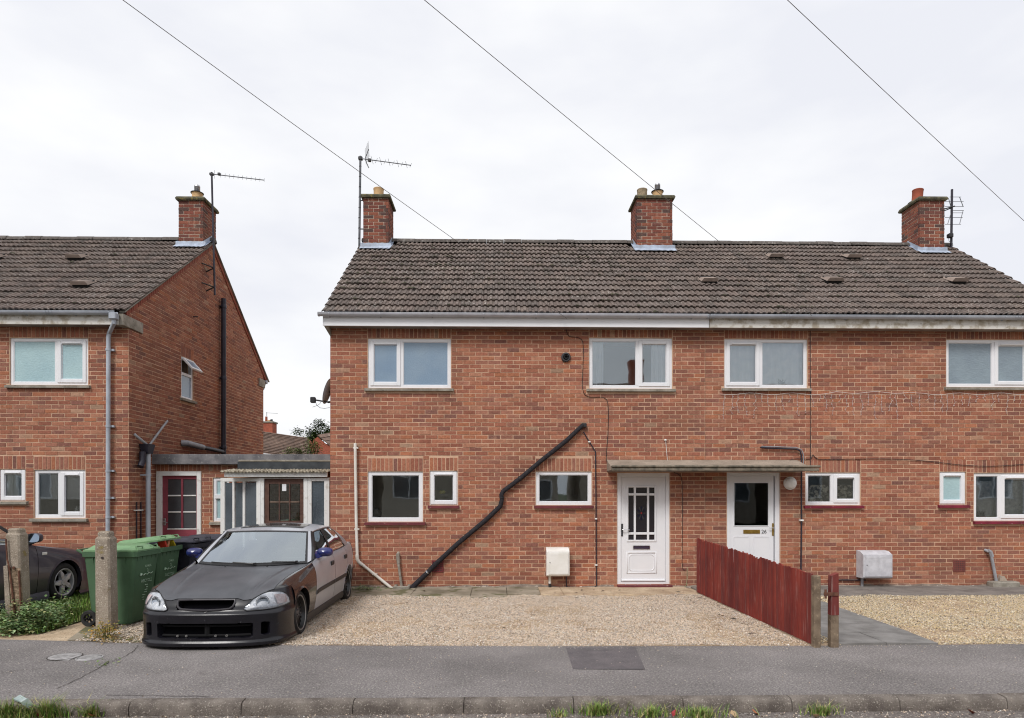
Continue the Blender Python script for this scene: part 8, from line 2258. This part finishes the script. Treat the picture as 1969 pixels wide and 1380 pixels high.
    for sg in (-1, 1):
        # A pillar: from the windscreen edge back to the door frame
        m = MB(); vv = np.linspace(0, 1, 12); e0 = [inn(sg*0.97, v) for v in vv]; e2 = [sg_pt(sg, edgeA(v), v) + Vector((sg*0.004, 0, 0.008*(1-v))) for v in vv]; e1 = [a + (b-a)*0.52 + Vector((sg*0.004, -0.004, 0.004)) for a, b in zip(e0, e2)]
        m.grid([e0, e1], flip=(sg > 0)); m.build('windscreen_pillar', cols['roof'], o, smooth=60)
        m = MB(); m.grid([e1, e2, [sg_pt(sg, edgeA(v)+0.036, v) for v in vv]], flip=(sg > 0)); m.build('pillar_trim', M['trim_blk'], o, smooth=60)
        strip(sg, lambda v: edgeA(v)+0.036, lambda v: edgeA(v)+0.075, 0.0, 0.97, 'door_frame', M['trim_blk'], off=0.002, k=2)
        strip(sg, lambda v: edgeA(v)+0.076, c_(yB-0.05), 0.03, 0.93, 'front_side_window', M['car_glass'], off=-0.004)
        strip(sg, c_(yB-0.05), c_(yB+0.045), 0.0, 0.97, 'door_pillar', M['trim_blk'], off=0.002, k=2)
        strip(sg, c_(yB+0.045), lambda v: min(edgeC(v)-0.05, rear['win_end'] + (0.03-0.30*v)), 0.03, 0.93, 'rear_side_window', M['car_glass'], off=-0.004)
        strip(sg, lambda v: min(edgeC(v)-0.05, rear['win_end'] + (0.03-0.30*v)), lambda v: min(edgeC(v)-0.02, rear['win_end'] + (0.03-0.30*v)+0.035), 0.0, 0.97, 'window_frame', M['trim_blk'], off=0.002, k=2)
        strip(sg, lambda v: min(edgeC(v)-0.02, rear['win_end'] + (0.03-0.30*v)+0.035), edgeC, 0.0, 1.0, 'rear_pillar', cols['roof'], off=0.003, k=4)
        # rails over and under the side glass
        strip(sg, lambda v: edgeA(1)+0.02, lambda v: yr1-0.03, 0.93, 0.965, 'upper_window_trim', M['trim_blk'], off=0.004, n=2, k=14)
        m = MB(); m.grid([[sg_pt(sg, y, 0.962) + Vector((sg*0.004, 0, 0)), sg_pt(sg, y, 0.985) + Vector((sg*0.010, 0, 0.004)), roofp(sg, y) + Vector((0, 0, 0.003)), roofp(sg*0.95, y) + Vector((0, 0, 0.001))] for y in np.linspace(2.08, yr1, 20)], flip=(sg < 0)); m.build('roof_rail', cols['roof'], o, smooth=60)
        m = MB(); m.grid([[sidep(y, 1.0, sg), sidep(y, 1.0, sg) + Vector((-sg*0.010, 0, 0.006*kz)), sg_pt(sg, y, 0.035) + Vector((sg*0.002, 0, 0))] for y in np.linspace(yA0-0.02, rear['win_end']+0.06, 24)], flip=(sg > 0)); m.build('window_ledge', M['trim_blk'], o, smooth=40)
        # mirror on its stalk
        c = sg_pt(sg, rear.get('mirror_y', 1.80), 0.10) + Vector((sg*0.115*kx, -0.03, 0.045*kz)); m = MB(); n0 = 0
        T = Matrix.Translation(c)
        prof = [(-0.075, 0.02), (-0.062, 0.62), (-0.03, 0.92), (0.0, 1.0), (0.04, 0.99), (0.055, 0.92)]
        rows = []
        for (dy, k) in prof: rows.append([T @ Vector((0.105*k*math.copysign(abs(math.cos(t))**0.75, math.cos(t)), dy, 0.062*kz*k*math.copysign(abs(math.sin(t))**0.75, math.sin(t)))) for t in np.linspace(0, 2*math.pi, 25)])
        m.grid(rows); mi = m.build('door_mirror', cols['mirror'], o, smooth=60)
        m = MB(); n = len(m.v); m.v += [tuple(p + Vector((0, -0.004, 0))) for p in rows[-1][:-1]]; m.f.append(tuple(range(24))); m.m.append(0); m.c.append(None); m.build('mirror_glass', M['mirror_gl'], mi)
        m = MB(); b0 = sg_pt(sg, rear.get('mirror_y', 1.80)-0.04, 0.02); m.hexa([b0 + Vector((-sg*0.01, -0.06, -0.02)), b0 + Vector((sg*0.10, -0.03, 0.02)), b0 + Vector((sg*0.10, 0.03, 0.02)), b0 + Vector((-sg*0.01, 0.07, -0.02)), b0 + Vector((-sg*0.02, -0.05, 0.06)), b0 + Vector((sg*0.09, -0.03, 0.05)), b0 + Vector((sg*0.09, 0.03, 0.05)), b0 + Vector((-sg*0.02, 0.07, 0.09))]); m.build('mirror_stalk', cols['stalk'], mi)
    # ---- rear screen, boot and tail
    bx = W(3.75)*0.78
    rb = lambda a: S(0.70*a, yr2 - 0.10*a*a, zh2)
    rt = lambda a: roofp(a, yr1)
    m = MB(); m.grid([[rt(a) + (rb(a)-rt(a))*v + Vector((0, 0.03*math.sin(math.pi*v), 0.018*math.sin(math.pi*v))) for v in np.linspace(0, 1, 9)] for a in np.linspace(-0.97, 0.97, 17)]); m.build('rear_screen', M['car_glass'], o, smooth=60)
    m = MB(); rows = []
    for a in np.linspace(-1, 1, 17):
        w_ = W(4.2)*sh(1.0)
        rows.append([rb(a), S(0.74*a, min(yr2+0.12, 4.1), zh2-0.01), S(0.72*a, 4.18 - 0.05*a*a, zh2-0.02), S(0.72*a, 4.26 - 0.07*a*a, zh2-0.06), S(0.73*a, 4.33 - 0.1*a*a, 0.60), S(0.75*a, 4.36 - 0.12*a*a, 0.45)])
    m.grid(rows); m.build('boot_lid', cols['roof'], o, smooth=50)
    for sg in (-1, 1):
        m = MB(); m.grid([[rb(sg), sidep(yb2, 1.0, sg)], [S(sg*0.74, min(yr2+0.12, 4.1), zh2-0.01), sidep(4.0, 1.0, sg)], [S(sg*0.72, 4.13, zh2-0.02), sidep(4.2, 1.0, sg)], [S(sg*0.72, 4.19, zh2-0.06), sidep(4.3, 0.95, sg)]], flip=(sg > 0)); m.build('rear_wing_top', cols['door'], o, smooth=60)
        m = MB(); m.grid([[sidep(y, t, sg, 0.006) for t in np.linspace(0.68, 0.93, 6)] for y in np.linspace(4.08, 4.35, 8)], flip=(sg > 0)); m.build('tail_light', M['tail_red'], o, smooth=60)
    m = MB(); rows = []
    for a in np.linspace(-1, 1, 25): rows.append([S(0.72*a, 4.38 - 0.16*a**4, 0.46), S(0.74*a, 4.42 - 0.18*a**4, 0.40), S(0.74*a, 4.42 - 0.18*a**4, 0.24), S(0.71*a, 4.38 - 0.16*a**4, 0.15)])
    m.grid(rows); m.build('rear_bumper', cols['rear_bumper'], o, smooth=50)
    for sg in (-1, 1):
        m = MB(); m.grid([[sidep(y, t, sg, 0.010) for t in np.linspace(0.0, 0.42, 6)] for y in np.linspace(aw[1][0]+Ra/ky+0.01, 4.34, 8)], flip=(sg > 0)); m.build('rear_bumper_corner', cols['rear_bumper'], o, smooth=50)
    # ---- inside and underneath
    m = MB(); p = [S(-0.62, 0.42, 0.13), S(0.62, 0.42, 0.13), S(0.62, 4.1, 0.13), S(-0.62, 4.1, 0.13)]; q = [v + Vector((0, 0, 0.30*kz)) for v in p]; m.hexa(p + q); m.build('floor_pan', M['void'], o)
    m = MB(); m.grid([[S(x, 1.22, 0.42), S(x, 1.30, 0.74), S(x, 1.75, 0.80), S(x, 1.95, 0.76), S(x, 1.98, 0.45)] for x in (-0.74, -0.3, 0.3, 0.74)]); m.build('dashboard', M['seat'], o, smooth=40)
    for x in (-0.36, 0.36):
        m = MB(); m.bbox(*[v*k for v, k in zip((x-0.24, x+0.24), (kx, kx))], 2.30*ky, 2.80*ky, 0.42*kz, 0.60*kz, 0.05); st = m.build('seat', M['seat'], o)
        m = MB(); T = Matrix.Translation((x*kx, 2.78*ky, 0.56*kz)) @ Matrix.Rotation(rad(-18), 4, 'X'); m.bbox(-0.23, 0.23, -0.07, 0.07, 0, 0.46, 0.05, M=T); m.bbox(-0.12, 0.12, -0.05, 0.05, 0.465, 0.60, 0.04, M=T); m.build('seat_back', M['seat'], st)
    T = Matrix.Translation(S(0.36, 2.08, 0.80)) @ Matrix.Rotation(rad(-62), 4, 'X')
    m = MB(); m.tube([T @ Vector((0.17*math.cos(t), 0.17*math.sin(t), 0)) for t in np.linspace(0, 6.2832, 25)], 0.015, 6, caps=False); m.tube([T @ Vector((-0.16, 0, 0)), T @ Vector((0.16, 0, 0))], 0.02, 6); m.build('steering_wheel', M['trim_blk'], o, smooth=60)
    q = inn(0.0, 0.86) + Vector((0, 0.10, -0.03)); m = MB(); m.bbox(q.x-0.11, q.x+0.11, q.y-0.012, q.y+0.012, q.z-0.03, q.z+0.03, 0.01); m.build('interior_mirror', M['trim_blk'], o)
    # ---- wheels
    for a in ax:
        for sg in (-1, 1): wheel_parts(o, sg*(xout-tw/2), a, cz, R, r_rim, tw, sg, camber, style)
    return gv, sidep, sg_pt, nose

# the lowered saloon: found from where its two near wheels touch the ground
Fw, Rw = on_z(577, 1219, 0), on_z(667, 1152, 0)
Yc = (Rw-Fw); wb_len = Yc.length; Yc.normalize(); rz1 = math.atan2(-Yc.x, Yc.y)
Xc = Vector((Yc.y, -Yc.x, 0)); ky1 = wb_len/2.62
O1 = Fw - Xc*0.815 - Yc*(0.82*ky1)
car1 = thing('parked_car', (O1.x, O1.y, 0.0), 'lowered patchwork saloon with black bonnet and wings and silver doors parked on the gravel', 'car', 'cars parked by the houses', world_parts=False, rotz=rz1)
cols1 = dict(hood=M['carbon'], bumper=M['bumper_blk'], nose=M['bumper_blk'], wing=M['gloss_blk'], door=M['silver'], roof=M['silver'], skirt=M['trim_blk'], moulding=M['trim_blk'], handle=M['trim_blk'], mirror=M['blue'], stalk=M['blue'], rear_bumper=M['bumper_blk'])
build_car(car1, 1.0, ky1, 1.0, (0.82*ky1, (0.82+2.62)*ky1), (0.272, 0.212, 0.19, 0.262, 0.305, rad(-4), 0.832), cols1, 'mesh',
          dict(doors=(1.46, 2.50, 3.34), header=3.12, base=3.72, belt_end=3.78, base_z=0.905, win_end=3.42, sunroof=True))
# the dark hatchback by the left house, nose to the wall
Cw = on_z(125, 1156, 0)
rz2 = rad(180-3)
X2 = Vector((math.cos(rz2), math.sin(rz2), 0)); Y2 = Vector((-math.sin(rz2), math.cos(rz2), 0))
O2 = Cw + X2*0.845 - Y2*0.92
car2 = thing('parked_car', (O2.x, O2.y, 0.0), 'dark plum-grey hatchback with five-spoke wheels nosed up to the left house', 'car', 'cars parked by the houses', world_parts=False, rotz=rz2)
cols2 = dict(hood=M['grey_met'], bumper=M['grey_met'], nose=M['grey_met'], wing=M['grey_met'], door=M['grey_met'], roof=M['grey_met'], skirt=M['grey_pl2'], moulding=None, handle=M['grey_met'], mirror=M['grey_met'], stalk=M['trim_blk'], rear_bumper=M['grey_met'])
r2 = build_car(car2, 1.02, 1.0, 1.16, (0.92, 0.92+2.62), (0.308, 0.215, 0.20, 0.308, 0.352, 0.0, 0.845), cols2, 'five',
               dict(doors=(1.50, 2.55, 3.25), header=3.55, base=4.12, belt_end=4.05, base_z=0.90, win_end=3.80, mirror_y=1.62))
c = r2[1](1.36, 0.86, -1, 0.004); m = MB(); m.bbox(c.x-0.008, c.x+0.004, c.y-0.05, c.y+0.05, c.z-0.02, c.z+0.02, 0.004); m.build('side_repeater', M['white_pl'], car2)
